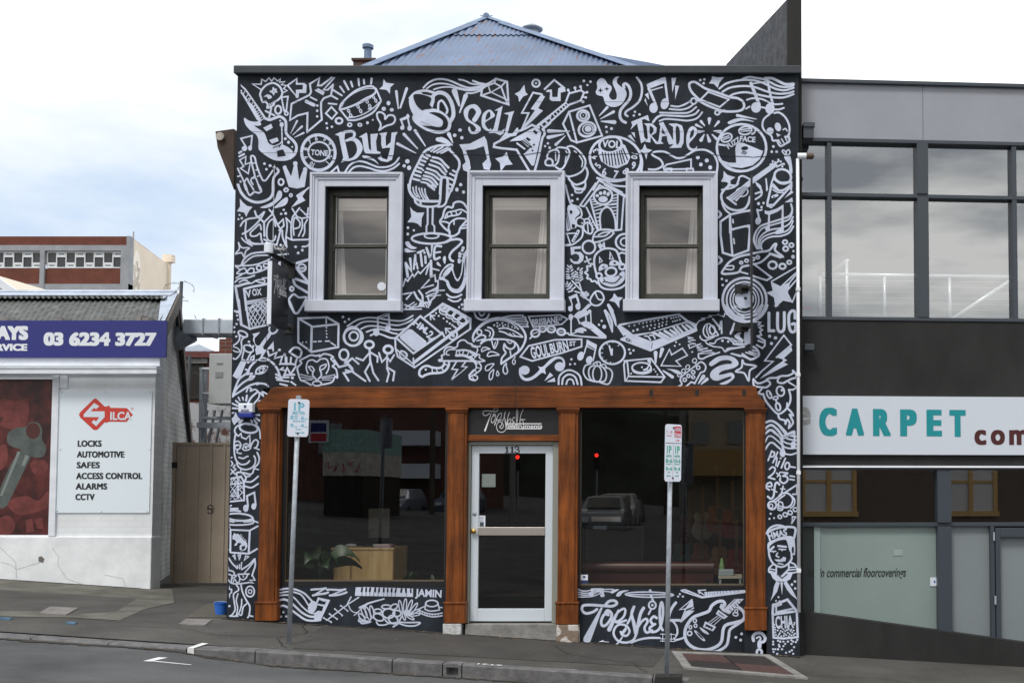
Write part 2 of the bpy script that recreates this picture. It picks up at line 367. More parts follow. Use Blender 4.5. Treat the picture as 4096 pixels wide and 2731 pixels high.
MURAL = """
@ 900 260 3.136
l 15 450 310 345 242 455 245 460 180 510 210 550 165 585 205 615 165 660 205 695 175 685 220 750 210 705 250 770 260 735 300 780 325 725 352
s 24 610 470 660 445 705 395 718 345 690 280 640 240 590 230 520 255 465 310 440 370 455 420 470 465 510 465 535 500 530 540 570 530 615 500 610 475
l 14 535 500 555 525
l 14 558 490 580 515
l 14 585 480 602 505
l 20 607 290 600 330 560 335 595 345 610 370 625 335 655 345 630 320 645 300 612 318 607 290
F 485 405 520 375 555 375 590 405 550 430 520 400
l 24 510 580 620 635
l 24 580 545 555 660
e 667 565 38 50 0 24
L 20 708 408 790 398 770 570 742 578
e 770 610 20 22 0 18
L 22 785 260 900 175 900 240 990 240 985 320 900 325 900 400
l 40 1005 260 1000 335 910 335 905 400
l 24 1030 845 1200 700 1215 690 1205 560 1205 470 1240 420 1330 385 1410 430
l 24 1330 385 1345 290
l 24 1355 250 1345 310 1465 385
l 22 1370 165 1235 315 1290 315 1355 250
l 24 1340 160 1210 260 1165 260 1185 165 1065 240 1080 340 1060 380 835 490 815 695 915 635 1035 605 1030 845
l 44 1020 460 1115 505
l 20 1075 408 1150 445
l 22 1140 320 1230 370
l 22 1165 305 1240 350
d 15 1158 512 1157 577 1157 648
t 905 705 24 825 860 8
t 965 775 28 850 880 8
t 985 855 26 875 910 8
L 22 1335 530 1405 605 1340 680 1265 610
e 1430 703 42 36 0 24
d 15 1275 735 1282 795 1342 778
f 195 245 260 300 330 395 520 670 500 690 330 430 250 320 200 270
f 195 350 220 385 330 570 400 690 440 720 460 700 380 560 210 335
l 10 225 375 250 330
l 10 260 415 285 375
l 10 300 460 325 415
l 10 325 505 355 465
l 10 350 545 375 505
l 10 365 570 400 540
l 10 380 600 415 575
l 10 395 630 430 600
l 10 410 655 445 630
l 10 425 680 465 655
l 10 445 700 490 675
d 11 205 325 300 425 345 512 370 520
F 245 665 300 700 370 715 430 710 455 750 420 765 370 765 430 810 490 850 525 930 545 980 600 1010 680 1010 730 1005 800 1040 850 1085 855 1110 900 1060 905 1100 860 1160 790 1195 720 1205 620 1195 530 1150 440 1080 420 1040 420 950 395 880 340 840 270 770 240 700
s 34 500 670 560 690 620 670 690 650 750 690 765 740 765 840 790 890 850 945 890 1000 895 1060 870 1120 820 1170
f 480 790 580 740 600 790 520 835
f 555 945 655 910 675 955 590 990
e 712 750 26 30 0 0
l 16 712 770 720 1060
l 14 600 1030 690 990 715 960
d 11 692 702 845 1030
d 19 757 928 798 972
kf 652 1080 730 1060 765 1140 660 1155
kl 10 605 1040 680 1010
kl 10 680 1035 695 1005
l 20 240 1050 270 1040 200 925 340 890 325 1050
e 245 1050 34 32 0 0
e 315 1045 25 32 0 0
l 30 180 1105 205 1090
l 26 180 1150 240 1120
l 18 185 1195 262 1150 255 1250 318 1225 292 1365 195 1298 235 1275 185 1195
l 20 160 1300 250 1490 280 1570
s 22 340 1420 375 1400 340 1250 325 1160 345 1140 375 1165 395 1250 425 1340 460 1420 480 1450 515 1445 570 1370 600 1325
s 20 265 1568 240 1490 275 1425 300 1470 360 1568
s 20 440 1568 385 1420 350 1415 325 1450 350 1500
l 16 345 1235 375 1230
l 16 390 1320 420 1310
l 16 405 1400 435 1390
l 18 160 1400 185 1393
d 14 195 1465
s 22 155 1500 190 1568
d 16 495 1240 520 1310
d 19 566 1265
s 30 650 1300 670 1340 610 1420 600 1568
e 703 1470 32 38 0 22
f 725 1285 780 1300 830 1400 865 1260 905 1260 930 1450 975 1330 1030 1330 1000 1530 900 1552 800 1530
d 28 750 1290 882 1237 1005 1312
l 20 1050 1540 1010 1575
l 20 740 1568 765 1545 795 1568
e 1172 1100 210 222 -10 36
e 1180 1090 135 122 0 22
T 72 1185 1100 4 w=215 TONE
T 62 1145 920 -4 6
T 56 1255 925 20 5
T 56 1065 965 -30 7
T 62 1005 1055 -80 8
T 62 1010 1165 -110 9
T 60 1090 1250 -150 10
T 56 1285 1225 -50 1
T 50 1320 1160 -130 2
T 50 1345 1068 90 3
T 50 1320 985 60 4
@ 1300 260 3.136
s 26 185 560 200 500 270 420 380 330 500 280 580 270 620 290 640 330 600 380 500 430 380 500 250 550 190 560
s 10 210 530 260 440 380 350 520 300 610 300
l 10 210 560 400 505 560 425 640 350
l 22 640 300 700 440 700 460
l 22 195 570 290 690
s 24 290 695 400 690 530 640 620 580 700 460
s 14 285 665 400 650 520 600 620 530 680 470
e 297 580 12 22 -30 12
e 322 635 13 24 -15 12
e 415 525 13 22 -30 12
e 447 580 13 24 -20 12
e 527 460 13 22 -30 12
e 562 520 13 24 -20 12
e 607 405 12 20 -35 12
e 637 450 12 22 -20 12
l 18 305 655 350 650
l 18 545 555 590 545
t 240 205 26 295 310 24
t 190 275 24 240 345 18
t 325 212 24 345 275 22
t 420 180 28 428 262 20
t 487 190 26 492 240 22
t 585 175 30 578 240 22
l 22 45 485 145 495
e 177 703 40 34 0 24
e 310 753 24 20 0 18
e 438 753 22 16 10 18
d 20 533 728
d 12 600 692
f 735 178 770 225 870 240 820 285 815 365 770 315 680 305 725 265
t 895 335 34 920 550 14
t 1025 300 36 945 540 22
d 26 797 482 738 553
d 24 838 565
s 24 680 820 700 750 660 670 655 610 700 595 750 630 755 680 800 635 860 640 880 690 850 740 760 770 680 820
l 22 985 780 950 685 1035 650 1065 790
F 940 685 1000 670 1035 615 1060 660 960 705
e 970 790 26 28 0 0
e 1062 795 28 34 0 0
f 125 875 200 840 290 830 250 870 245 930 300 1170 230 1220 200 1225 230 1170 175 895
s 34 240 845 330 835 370 860 350 920 270 950
F 335 905 420 940 470 1020 460 1090 400 1170 310 1205 230 1215 240 1180 330 1170 390 1110 400 1040 360 960 260 955
f 425 905 520 850 530 870 550 1050 580 1080 570 870 665 860 640 960 650 1080 700 1095 690 1115 610 1115 510 1110 490 1080 465 915
f 680 860 780 845 760 910 765 1020 825 970 835 850 915 840 885 890 860 1110 840 1190 780 1220 700 1205 660 1170 700 1135 720 1170 780 1190 820 1040 770 1040 720 1050 705 1000 705 890
t 910 990 36 1140 1108 10
t 990 870 36 1160 1050 14
t 1130 825 36 1260 1020 12
F 470 1140 540 1145 620 1185 675 1250 600 1200 490 1170
s 24 245 1360 310 1260 400 1210 500 1220 600 1260 680 1285 800 1275 880 1230 930 1165
s 24 290 1360 350 1295 430 1270 540 1290 650 1325 760 1330 860 1295 930 1240
l 24 60 1360 155 1275 180 1360
d 28 1033 1210 1055 1292
d 22 993 1267
@ 1700 260 3.136
s 24 -20 290 40 230 130 185 240 182 340 210 450 260 560 290 690 270
s 18 20 300 100 250 200 235 310 250 430 290 560 310 690 290
s 18 110 310 200 285 310 280 430 305 560 325 700 310
s 20 425 185 500 200 590 240 700 245
s 24 600 200 680 230 740 240
s 20 520 355 600 355 700 325
F 690 260 740 240 800 250 740 300 700 330
L 26 720 260 800 235 890 175 1030 215 1048 500 705 385
l 20 745 280 870 230 955 275 1010 215
l 20 890 180 870 230
l 16 800 280 820 345 710 385
l 18 955 275 830 345 1030 440
l 22 955 275 1020 460 1045 500
l 16 745 375 830 345
s 32 20 430 -20 430
F -140 380 -60 340 -20 390 -10 480 60 560 0 640 -60 700 -120 660 -180 560 -200 440
s 50 60 560 95 460 100 400 140 360 200 350 270 380 320 450 350 540 355 640 310 720
s 28 165 560 170 480 205 450 240 480 280 560 270 610
s 28 -145 395 -60 380 70 400
s 32 -190 420 -120 350 0 325 110 350
F 0 560 90 550 180 570 270 630 320 700 330 760 300 830 200 865 80 850 -50 790 -150 700 -140 620
kF 40 605 110 595 190 610 260 660 290 730 270 800 200 825 100 815 0 780 -70 720 -20 760 80 770 190 785 225 745 215 690 130 640 60 610
kF -145 385 -60 370 60 405 80 440 60 500 90 545 0 560 -40 570 -110 500
wF 0 575 60 610 130 640 210 690 225 745 190 780 100 770 0 730 -60 690
t 370 330 70 430 510 24
t 510 390 56 435 600 14
F 485 610 500 550 560 505 640 500 705 580 680 650 630 720 590 690 620 640 640 590 600 545 560 560 540 620 550 680 620 730 690 780 695 830 640 865 570 860 540 800 560 775 575 820 610 840 640 800 600 750 520 700
F 710 700 725 620 770 575 820 565 865 610 870 650 760 720 765 770 800 810 830 795 820 830 770 825 720 780
kF 760 690 775 620 810 590 820 640 800 670
f 870 575 975 515 965 560 910 830 960 830 1000 800 985 860 945 885 880 855 795 855 860 800 915 575
f 985 610 1120 580 1100 630 1035 860 1100 860 1150 790 1170 790 1170 840 1140 890 1080 900 1020 895 935 940 1000 860 1050 630
l 22 1355 350 1215 605 1300 605 1205 830
l 24 1355 350 1465 370
f 1460 370 1505 400 1420 545 1480 575 1350 700 1240 800 1230 770 1290 700 1380 570 1325 555
f 1245 250 1260 340 1290 375 1230 400 1180 470 1170 400 1125 365 1190 330
e 1393 232 46 46 0 24
d 14 1393 232
l 28 1430 790 1340 755 1260 800 1160 840 870 990 865 1030 950 1045 1150 1065 1200 1150 1310 1335
f 1390 780 1460 840 1450 900 1370 1260 1340 1265 1230 1110 1300 1040 1200 950 1060 960 1100 930 1250 850 1340 800
kf 1375 815 1415 850 1395 875 1355 840
kf 1280 905 1330 940 1305 960 1265 930
kl 16 1215 950 1310 1020
kl 10 1240 935 1320 1000
kd 12 1367 1002 1335 1030 1350 1075
l 22 1155 985 1250 1055
kl 20 1325 1020 1240 1105
s 30 1490 820 1500 870 1470 930 1430 1130 1375 1340
l 30 1410 770 1570 650
l 28 1475 810 1570 730
l 16 1460 760 1490 790
l 16 1510 715 1540 745
f 430 1000 560 990 680 930 745 895 775 950 810 1170 830 1250 810 1320 740 1310 720 1240 780 1180 740 1020 620 1060 510 1070 560 1200 575 1300 540 1345 480 1320 470 1260 510 1220 470 1070
f 1025 1090 1050 1180 1100 1250 1010 1260 950 1335 940 1230 880 1175 980 1150
t 160 935 50 345 1010 10
t 300 870 50 350 980 10
F 135 940 200 905 280 940 350 1010 260 970 160 955
d 22 440 820 373 885 463 915
@ 2150 260 3.136
l 24 90 305 210 190 345 300 290 290
f 270 290 345 300 355 335 290 350 290 455 180 455 150 430 160 345 105 340 120 315 180 310 185 405 250 405 260 300
l 24 0 760 350 480 395 360 545 320 585 350 540 450 400 500 90 780
d 18 385 318 470 290 540 275 620 345 605 410 570 465
l 18 400 345 385 310
l 18 478 330 470 290
l 18 550 310 540 275
l 18 575 350 620 350
l 18 560 400 605 412
l 18 530 450 570 465
l 14 50 750 80 790
l 14 95 700 135 735
l 14 145 660 180 700
l 14 195 620 225 655
l 14 230 590 260 625
l 14 265 560 295 590
l 14 300 530 330 560
l 14 330 505 360 530
l 14 355 480 385 505
d 17 582 203 665 213
d 14 626 255
F 730 340 750 290 745 220 780 175 820 170 855 200 880 240 925 270 930 310 900 370 905 410 940 440 985 430 995 380 975 310 945 240 950 190 980 155 1025 150 1000 180 1000 230 1040 270 1085 300 1110 330 1115 390 1070 480 1010 520 940 530 870 505 840 460 820 400 750 380
k* 790 322 34 0
k* 870 303 30 0
s 36 1085 290 1080 250 1110 240 1150 280 1170 360 1150 440 1080 520 1040 580 1035 650 1060 700 1105 725
s 28 1245 160 1300 240 1310 340 1280 450 1200 530 1120 580 1100 620 1130 645
t 875 535 34 775 640 10
t 955 590 36 790 680 8
t 965 720 50 800 710 14
d 16 863 780 868 842
d 18 928 800
t 140 830 44 400 835 14
t 135 910 46 330 870 12
t 230 1000 36 350 890 8
d 16 130 985
d 14 95 1020
d 18 152 1040
d 15 1222 590 1208 637 1280 623
L 24 395 590 655 510 810 890 495 975
l 24 395 590 320 740 420 945 495 975
e 572 638 74 66 0 28
e 575 635 40 40 0 18
d 8 575 635
e 622 810 106 88 -15 28
e 632 808 66 58 0 14
e 635 805 42 40 0 0
s 24 230 1060 270 1035 370 1050 400 1090 390 1150 330 1280 280 1310 230 1280
s 24 375 1030 430 1020 510 1070 590 1170 600 1250 560 1330 480 1380 380 1400 330 1360
s 22 215 1065 150 1090 120 1150 140 1180
s 22 215 1065 260 1080 270 1140 250 1230 200 1270
s 24 130 1180 100 1210 110 1255 180 1260 190 1210 160 1180 130 1180
l 14 225 1100 230 1200
l 14 355 1080 370 1105
l 14 360 1150 345 1220
l 14 460 1080 490 1100
s 16 525 1140 565 1210 555 1280
s 26 610 1290 630 1360 600 1450 540 1490 470 1500 400 1440 395 1400
s 24 430 1490 470 1540 590 1560
s 22 600 1470 600 1530 580 1568
e 978 1175 325 270 12 30
e 915 1000 140 100 -8 26
T 95 925 990 5 w=235 VOL
f 770 1030 830 1090 930 1095 1040 1050 1065 990 1100 1010 1165 1160 1130 1240 1000 1300 900 1280 800 1210 765 1120
kl 16 815 1100 835 1220
kl 16 850 1105 870 1240
kl 16 888 1108 908 1260
kl 16 925 1108 945 1265
kl 16 960 1100 985 1255
kl 16 995 1090 1025 1250
kl 16 1025 1080 1065 1240
kl 16 1050 1070 1095 1225
kl 16 1070 1050 1130 1190
T 76 725 1075 -115 3
T 80 705 1165 -100 4
T 84 755 1260 -55 5
T 100 838 1340 5 6
T 100 985 1370 10 7
T 90 1110 1330 45 8
T 90 1205 1265 -170 6
T 80 1220 1145 100 10
s 34 1290 1130 1310 1220 1300 1330
s 30 750 1420 850 1450 980 1460 1100 1440
s 24 850 1450 950 1510 1110 1525
f 1345 375 1390 350 1400 440
f 1355 415 1370 470 1385 520 1340 450
l 30 1385 260 1480 490
f 1370 245 1568 160 1568 210 1430 300
l 16 1430 320 1568 280
e 1455 545 52 60 0 0
s 28 1450 720 1500 660 1568 630
f 1175 715 1385 630 1405 710 1340 680 1310 690 1340 910 1370 940 1300 985 1250 735 1165 815 1190 760
f 1335 735 1440 735 1495 790 1490 850 1430 890 1520 990 1480 990 1420 900 1415 975 1350 965 1385 920 1370 770
kF 1410 770 1455 800 1445 850 1410 870
f 1175 845 1220 850 1225 920
f 1130 895 1170 875 1230 975
f 1345 990 1370 1050 1440 1070 1380 1110 1365 1190 1340 1110 1275 1080 1320 1055
l 24 700 1568 770 1450 1060 1600
l 20 760 1568 785 1510 860 1550
@ 2600 260 3.136
f 0 250 180 155 190 170 190 240 20 310 0 280
kl 14 20 300 175 240
l 28 185 170 225 490
e 185 490 50 70 15 0
l 26 -20 300 80 520
e 45 540 52 62 0 0
f 270 165 330 165 280 350
f 315 260 365 265 315 435
s 30 620 440 530 350 495 280 500 230 560 215 620 250 700 300 850 350 1000 405 1100 420 1170 470 1175 540 1110 580 950 585 850 560 700 500 600 440
l 22 640 430 730 340 990 435 875 530 640 440
e 548 455 34 36 0 20
e 845 600 30 26 0 20
l 24 580 470 620 445
l 24 870 600 930 570
d 16 630 192 682 183 673 232
f 780 145 850 160 930 155 870 225 850 290 800 240 740 235 770 190
s 22 265 515 350 525 430 500 500 460
s 22 245 555 380 565 480 540 545 495
s 22 125 600 300 605 480 600 580 530
s 24 45 715 120 640 300 640 450 645 560 620 610 570
s 22 120 705 200 680 350 690 480 700 590 670 655 595
f 110 735 165 715 290 950 330 935 320 990 240 1000 220 960 210 890 150 900 140 960 170 990 80 995 110 940 130 770
kf 150 860 150 790 195 870
f 230 740 330 735 400 760 425 840 420 980 390 1040 240 1045 290 1000 290 780
kF 325 780 360 780 375 850 370 960 335 1000 325 900
F 455 960 460 880 490 800 540 770 590 810 590 860 550 920 490 990 510 1040 560 1050 590 1020 580 1060 520 1080 470 1040
kF 500 920 510 850 545 810 550 860 530 900
t 745 680 46 742 745 14
t 640 710 34 685 765 14
t 860 715 34 810 775 12
t 580 755 34 655 790 12
t 610 840 36 680 835 12
t 880 840 44 800 830 12
t 640 945 44 680 875 14
t 745 955 44 718 875 14
t 835 930 36 780 875 14
s 26 870 300 950 240 1060 205 1180 190 1300 195 1420 230 1500 270 1600 310 1700 320 1800 290
s 26 910 340 1000 290 1120 270 1240 270 1340 290 1480 340 1620 365 1740 355 1800 335
s 26 1000 395 1060 365 1180 345 1290 360 1400 385 1550 410 1680 410 1800 370
s 26 1130 195 1230 155 1330 165 1450 190 1600 265 1720 280 1800 260
s 34 1440 170 1530 170 1620 210 1700 245 1800 240
s 22 1215 440 1290 420 1400 430 1480 465 1560 495 1660 490
s 22 1205 550 1250 525
l 22 1390 530 1460 545
s 22 1565 560 1620 560 1680 540
l 40 1265 230 1320 370 1370 500
l 16 1260 240 1480 210
l 30 1470 180 1510 380 1545 500
e 1330 535 62 66 0 0
e 1505 550 58 68 0 0
t 1095 635 36 1335 682 8
F 975 720 1060 680 1160 670 1310 715 1150 700 1010 745
s 24 1560 605 1620 600 1690 650 1740 740 1750 830 1730 900 1700 900
s 24 1500 620 1430 680 1410 760 1440 830 1520 890 1540 950 1590 950 1610 990 1640 1020 1700 990 1750 955 1735 880
l 16 1610 940 1640 990
l 16 1650 930 1680 980
l 16 1690 900 1720 960
l 16 1725 890 1745 940
e 1507 830 44 44 30 0
e 1605 780 38 56 -15 0
f 1580 855 1640 880 1600 905
s 16 1670 815 1700 800 1720 830
e 1148 1040 310 295 0 30
s 26 870 1190 960 1290 1080 1335 1200 1330 1330 1270 1420 1180 1460 1060
e 1195 825 80 50 -8 20
l 16 1140 815 1250 800
l 16 1140 840 1250 825
e 960 915 70 50 -25 20
l 14 910 920 990 890
l 14 920 940 1000 910
l 26 870 1000 940 1010
s 22 1280 870 1310 850 1325 815
T 66 1045 978 -34 w=190 FUZZ
T 70 1225 930 4 w=195 FACE
f 1070 1060 1080 1000 1120 975 1170 980 1400 1075 1420 1080 1380 1180 1290 1260 1150 1295 1010 1280 900 1220 880 1190 980 1225 1080 1230
ke 1188 1047 44 24 -5 0
kl 16 1160 1085 1210 1100
kl 14 1150 1105 1200 1120
d 17 1548 1025 1527 1090 1588 1090
s 16 1695 1130 1660 1090 1670 1070 1700 1090 1710 1140
s 16 1715 1140 1710 1090 1740 1065 1755 1100 1740 1130
F 1680 1150 1750 1130 1780 1250 1785 1360 1750 1350 1740 1260
s 26 -15 1310 80 1310 160 1260 130 1190 60 1150 25 1120 70 1090 180 1090 260 1130 340 1170 420 1160 500 1110 580 1070 700 1070 800 1130 845 1230 840 1335
l 20 180 1320 170 1290 210 1250 515 1185 515 1300
l 20 220 1310 520 1305
L 18 200 1340 200 1300 270 1300 270 1340
L 18 460 1340 460 1300 540 1300 545 1340
d 24 600 1160 638 1250
d 26 712 1200 755 1287
f 925 1330 970 1380 1070 1410 1010 1450 1010 1510 960 1470 890 1465 920 1410
f 1320 1390 1490 1270 1540 1220 1580 1280 1360 1440 1180 1568 1100 1568 1200 1480
l 22 1510 1250 1590 1260
d 14 1515 1250 1540 1210 1570 1225 1610 1190 1640 1215 1680 1245 1660 1275 1615 1310
l 20 1540 1270 1620 1200
l 20 1590 1280 1670 1240
s 24 900 1568 1060 1530 1110 1450 1120 1410 1170 1395 1260 1440
s 22 1330 1480 1380 1520 1390 1568
e 1665 1400 106 88 20 28
s 22 1560 1380 1520 1500 1510 1568
s 34 1560 1430 1640 1480 1770 1470
s 26 1545 1500 1600 1560
s 24 1775 1480 1770 1568
l 20 1455 1430 1470 1560
@ 900 740 3.136
s 34 165 0 200 90 270 170 370 215 470 210 560 170 600 100 605 0
s 22 255 0 280 80 315 130 365 90 420 100 455 80 440 30 420 0
l 20 315 130 345 110 365 90
F 660 90 690 70 715 100 710 150 680 190 560 280 440 285 540 240 620 190
F 740 170 780 155 790 200 760 250 700 275 615 290 680 220
f 890 130 1050 30 970 145 1010 195 830 285 915 180
e 767 63 24 22 0 18
e 826 130 16 18 0 16
f 185 170 230 225 280 265 345 275 300 330 265 400 240 345 150 330 190 270
d 13 183 377 169 430
d 15 211 418 737 313 705 363
d 18 761 358
s 22 195 515 230 460 300 425 410 405 490 340
l 24 375 330 390 380 490 470 495 640
s 20 265 460 255 590 275 690 340 740 500 740 640 750
s 22 220 615 300 570 390 490 450 420 495 340
s 20 455 560 435 495 370 550 320 600 330 640 390 640 445 610 455 680 465 735 350 730 300 690
s 18 210 665 250 710 340 765
l 22 490 470 600 360 660 500 700 560 650 750 540 740 520 700 490 680
s 20 635 520 610 430 550 470 525 560 530 670 570 705 620 690 635 640
l 22 555 310 600 360
l 20 605 320 590 380
l 22 660 500 730 430 740 510 680 570
l 22 765 415 830 480 850 400 935 290
s 22 720 570 725 660 775 780
s 20 770 430 780 520 765 660 775 780
s 20 830 480 830 600 840 690
l 22 770 655 840 690 1050 685 1075 640
l 20 845 300 905 400 960 420 1030 410 1045 290
s 20 865 630 855 500 880 410 940 470 930 530 870 550
s 20 965 420 970 530 925 640
s 20 1035 435 1000 500 1000 590 975 645
l 18 950 310 1085 440
l 16 1000 370 1080 360
s 22 970 775 1040 760 1075 690
s 18 170 725 210 785 305 790 260 830 240 900 205 850 130 865 180 800 170 725
d 18 700 755 723 805
d 13 669 795
d 17 886 776 970 818 918 853
s 24 130 1015 200 1010 240 930 340 860 520 840
s 20 225 1000 300 930 380 890 540 880
s 20 220 1015 380 1000 500 960 560 930
e 427 1040 30 30 0 20
s 18 540 990 490 990 490 1030 540 1030
s 20 540 1040 450 1080 330 1110 280 1100 310 1050 360 1050 360 1100
s 18 135 1020 190 1060 240 1045 270 1080 240 1110 150 1110 200 1060
l 18 140 1165 210 1125
s 20 125 1220 180 1175 280 1165 370 1135
s 18 180 1220 230 1195 280 1200
s 18 270 1240 340 1230 400 1195 490 1190 490 1225 430 1220 380 1200
l 20 470 1170 530 1165
l 30 530 1240 330 1280 240 1305 270 1568
l 34 145 1590 175 1590
l 32 300 1225 170 1265 130 1270 140 1320 185 1580
T 95 293 1360 -8 V
T 85 400 1340 -5 w=120 OX
l 20 265 1470 530 1420
l 16 270 1495 530 1445
l 12 295 1540 400 1510 520 1600
l 12 300 1568 380 1490 500 1590
l 12 330 1520 420 1580
l 12 430 1480 530 1560
l 12 480 1470 530 1520
l 12 340 1590 470 1470
l 12 400 1590 520 1480
l 12 460 1590 530 1520
l 34 1070 930 840 1000 840 1160 1060 1240
l 34 860 1000 1060 1240
s 32 855 1170 880 1250 970 1310 1055 1360
e 965 1040 50 46 0 20
l 14 930 1040 1000 1035
l 12 930 1060 1000 1055
e 838 1302 22 26 0 22
s 26 800 1430 860 1370 930 1410 1020 1410 990 1490 940 1568
s 26 800 1430 815 1500 850 1568
d 30 695 985
l 20 640 880 790 865
l 24 580 850 590 910
@ 1300 260 3.136
s 30 1560 1010 1450 1010 1330 1040 1240 1100 1170 1230 1110 1350 1070 1460 1060 1568
t 1270 1120 28 1315 1145 28
t 1230 1150 28 1285 1175 28
t 1205 1195 26 1260 1215 26
t 1185 1240 26 1235 1260 26
t 1165 1285 26 1215 1305 26
t 1145 1330 26 1205 1350 26
t 1130 1380 26 1195 1400 26
t 1110 1430 28 1185 1450 28
l 22 1300 1070 1340 1035
l 22 1330 1085 1410 1025
l 22 1365 1095 1480 1030
l 22 1405 1105 1540 1040
l 22 1450 1115 1570 1050
d 12 1232 1322
s 28 1350 1160 1440 1180 1500 1240 1550 1290
s 28 1330 1200 1440 1240 1490 1290 1525 1340
s 28 1310 1250 1420 1290 1470 1340 1510 1375
s 28 1280 1300 1390 1340 1440 1390 1480 1410
s 28 1260 1345 1360 1380 1430 1440
s 28 1240 1390 1340 1420 1410 1500
s 28 1225 1430 1310 1450 1390 1530
s 24 1210 1470 1290 1490 1370 1560
@ 1700 260 3.136
s 30 300 1060 370 1130 425 1200 430 1280 400 1350
t 350 1325 24 405 1355 24
t 315 1365 24 375 1395 24
t 300 1420 24 360 1450 24
t 300 1490 22 340 1510 22
t 290 1540 22 320 1560 22
s 30 400 1350 370 1470 330 1580
s 34 190 1620 200 1470 210 1420 240 1410 275 1420 285 1480 280 1620
d 20 447 1502
d 20 400 1560
@ 1580 740 3.136
s 34 170 0 185 80 230 150 310 195 430 205 550 205
s 18 265 20 270 90 310 160
s 18 225 30 240 100 280 150
s 18 300 40 320 110 360 180
s 18 335 45 350 110 400 190
s 18 375 50 385 120 420 185
l 20 410 0 495 65
l 20 465 0 510 30
s 28 575 0 570 130 560 220 530 260 430 275 320 260 260 220 250 170
l 26 310 190 325 240
s 26 655 0 650 150 640 220 600 265 540 275
s 24 730 0 680 120 655 180
l 14 665 40 690 50
l 24 410 290 410 490
l 24 475 290 470 490
l 22 410 490 395 520 395 600
l 22 470 490 495 520 495 600
e 460 640 90 30 0 18
e 458 672 248 66 0 26
s 20 215 690 330 725 460 735 600 725 690 680
s 30 700 690 790 680 840 710 790 770 720 830 685 890 700 940 730 955
f 190 275 225 320 280 350 370 345 335 420 330 530 280 485 230 470 155 470 205 400
d 20 777 65 860 90
d 17 163 537 161 616
d 15 237 570
d 20 824 0
s 26 910 300 860 230 800 210 740 230 720 285 660 275 620 320 600 400 565 465 620 540 680 590 690 635 740 640 800 600 820 540 900 445
s 20 905 350 830 310 740 330 660 350 625 420
s 20 625 420 690 390 740 385 800 370 830 340
s 22 570 460 640 465 680 490 670 540 690 590
s 22 680 490 720 450 790 420 880 425
l 18 740 450 740 495
l 16 700 345 715 375
l 16 765 340 775 370
l 16 655 360 660 400
l 20 820 550 905 535
l 20 830 520 905 500
F 125 720 170 710 210 760 275 790 210 805 150 770
F 120 800 150 795 200 820 270 830 180 845 125 840
l 34 135 980 160 1150 
l 34 135 985 205 1080 190 925
l 24 235 1055 255 865 285 1050
l 18 245 1000 280 990
l 28 320 850 340 1015
l 26 285 850 360 820
l 28 380 895 385 980
d 16 370 850
l 30 395 790 440 920 465 760
s 30 580 770 510 770 490 850 500 930 560 910
l 24 500 850 570 840
l 20 100 1270 130 1180 160 1205 220 1120 240 1150 290 1085 320 1110 460 950 465 1150 500 1130 510 1210 540 1200 540 1260 510 1310
l 20 470 1050 550 1070
l 30 450 950 450 1150
l 20 430 980 390 1120
l 22 430 1190 330 1295 480 1255
l 22 100 1370 215 1350 145 1430
l 26 240 1345 280 1420 340 1470
l 26 300 1325 345 1390 350 1480
l 20 390 1360 540 1280
l 16 400 1390 540 1345
l 16 430 1330 620 1320
l 14 390 1400 570 1380
l 22 410 1390 430 1470 350 1490
s 24 540 1290 500 1400 460 1440 430 1510
f 310 1470 400 1460 420 1500 430 1545 360 1530 290 1530
l 16 120 1500 220 1540 300 1520
l 14 130 1540 240 1470
l 14 180 1550 270 1490
l 18 110 1560 330 1555
kl 12 370 1500 385 1530
kl 12 395 1490 410 1520
F 550 1180 570 1100 640 1010 700 985 735 1000 730 1060 760 1150 790 1180 830 1090 845 920 870 850 905 800 905 860 880 950 895 1150 880 1260 830 1340 760 1355 690 1320 640 1220 600 1195
kF 580 1130 620 1060 690 1010 710 1010 660 1040 610 1100 590 1150
kF 625 1165 680 1110 710 1070 740 1150 770 1200 800 1200 840 1120 865 960 870 1050 850 1200 800 1290 750 1300 700 1270 670 1200
s 36 660 1240 700 1310 760 1335 840 1290 880 1200
d 20 855 790 845 820 812 860 812 895 805 940 805 965
l 14 820 870 880 860
l 14 810 950 850 950
F 600 920 625 890 640 920 630 990 610 970
F 520 985 540 965 580 1020 540 1010
d 12 723 1185
l 22 690 1130 710 1150
s 24 650 1370 700 1405 770 1405 835 1375
s 22 670 1430 730 1460 790 1455 825 1430
d 18 842 1500
d 14 805 1532 850 1552
l 30 470 1590 600 1490 800 1590
e 620 1545 30 22 0 0
@ 2240 740 3.136
s 24 160 0 190 50 240 60 300 40 320 0
s 22 190 60 200 95 270 95 285 60
d 16 152 127 220 178
d 18 152 200
l 24 450 -20 250 260 300 270 500 0
l 24 560 0 815 130 815 150
l 20 640 50 815 150
e 540 140 116 105 0 26
e 540 180 58 40 0 0
d 22 467 135 510 105 
e 560 98 20 28 0 0
e 605 115 20 28 20 0
s 24 510 550 500 420 520 330 580 280 640 310 690 430 700 570
l 22 380 190 480 560 700 570 770 560 800 160
l 20 330 280 470 560
l 20 725 110 715 560
l 14 390 190 420 180
l 14 400 215 430 210
l 14 410 245 480 240
l 14 640 205 720 195
l 14 640 240 720 230
l 14 420 285 520 260
l 14 560 260 720 240
l 14 430 325 520 300
l 14 645 285 720 280
l 14 660 325 720 320
l 14 670 365 720 360
l 14 440 365 510 350
l 14 460 410 500 400
l 14 470 455 500 450
l 14 480 500 510 495
l 14 680 410 720 405
l 14 690 460 720 455
l 14 695 510 715 505
l 14 670 130 720 120
l 14 670 170 720 160
s 22 70 0 100 130 140 240 210 270 260 310 270 390 210 430 210 500 280 540 280 640 230 700 150 750 70 760
F 130 250 200 280 245 330 240 370 190 420 210 490 200 540 150 550 80 570 90 300
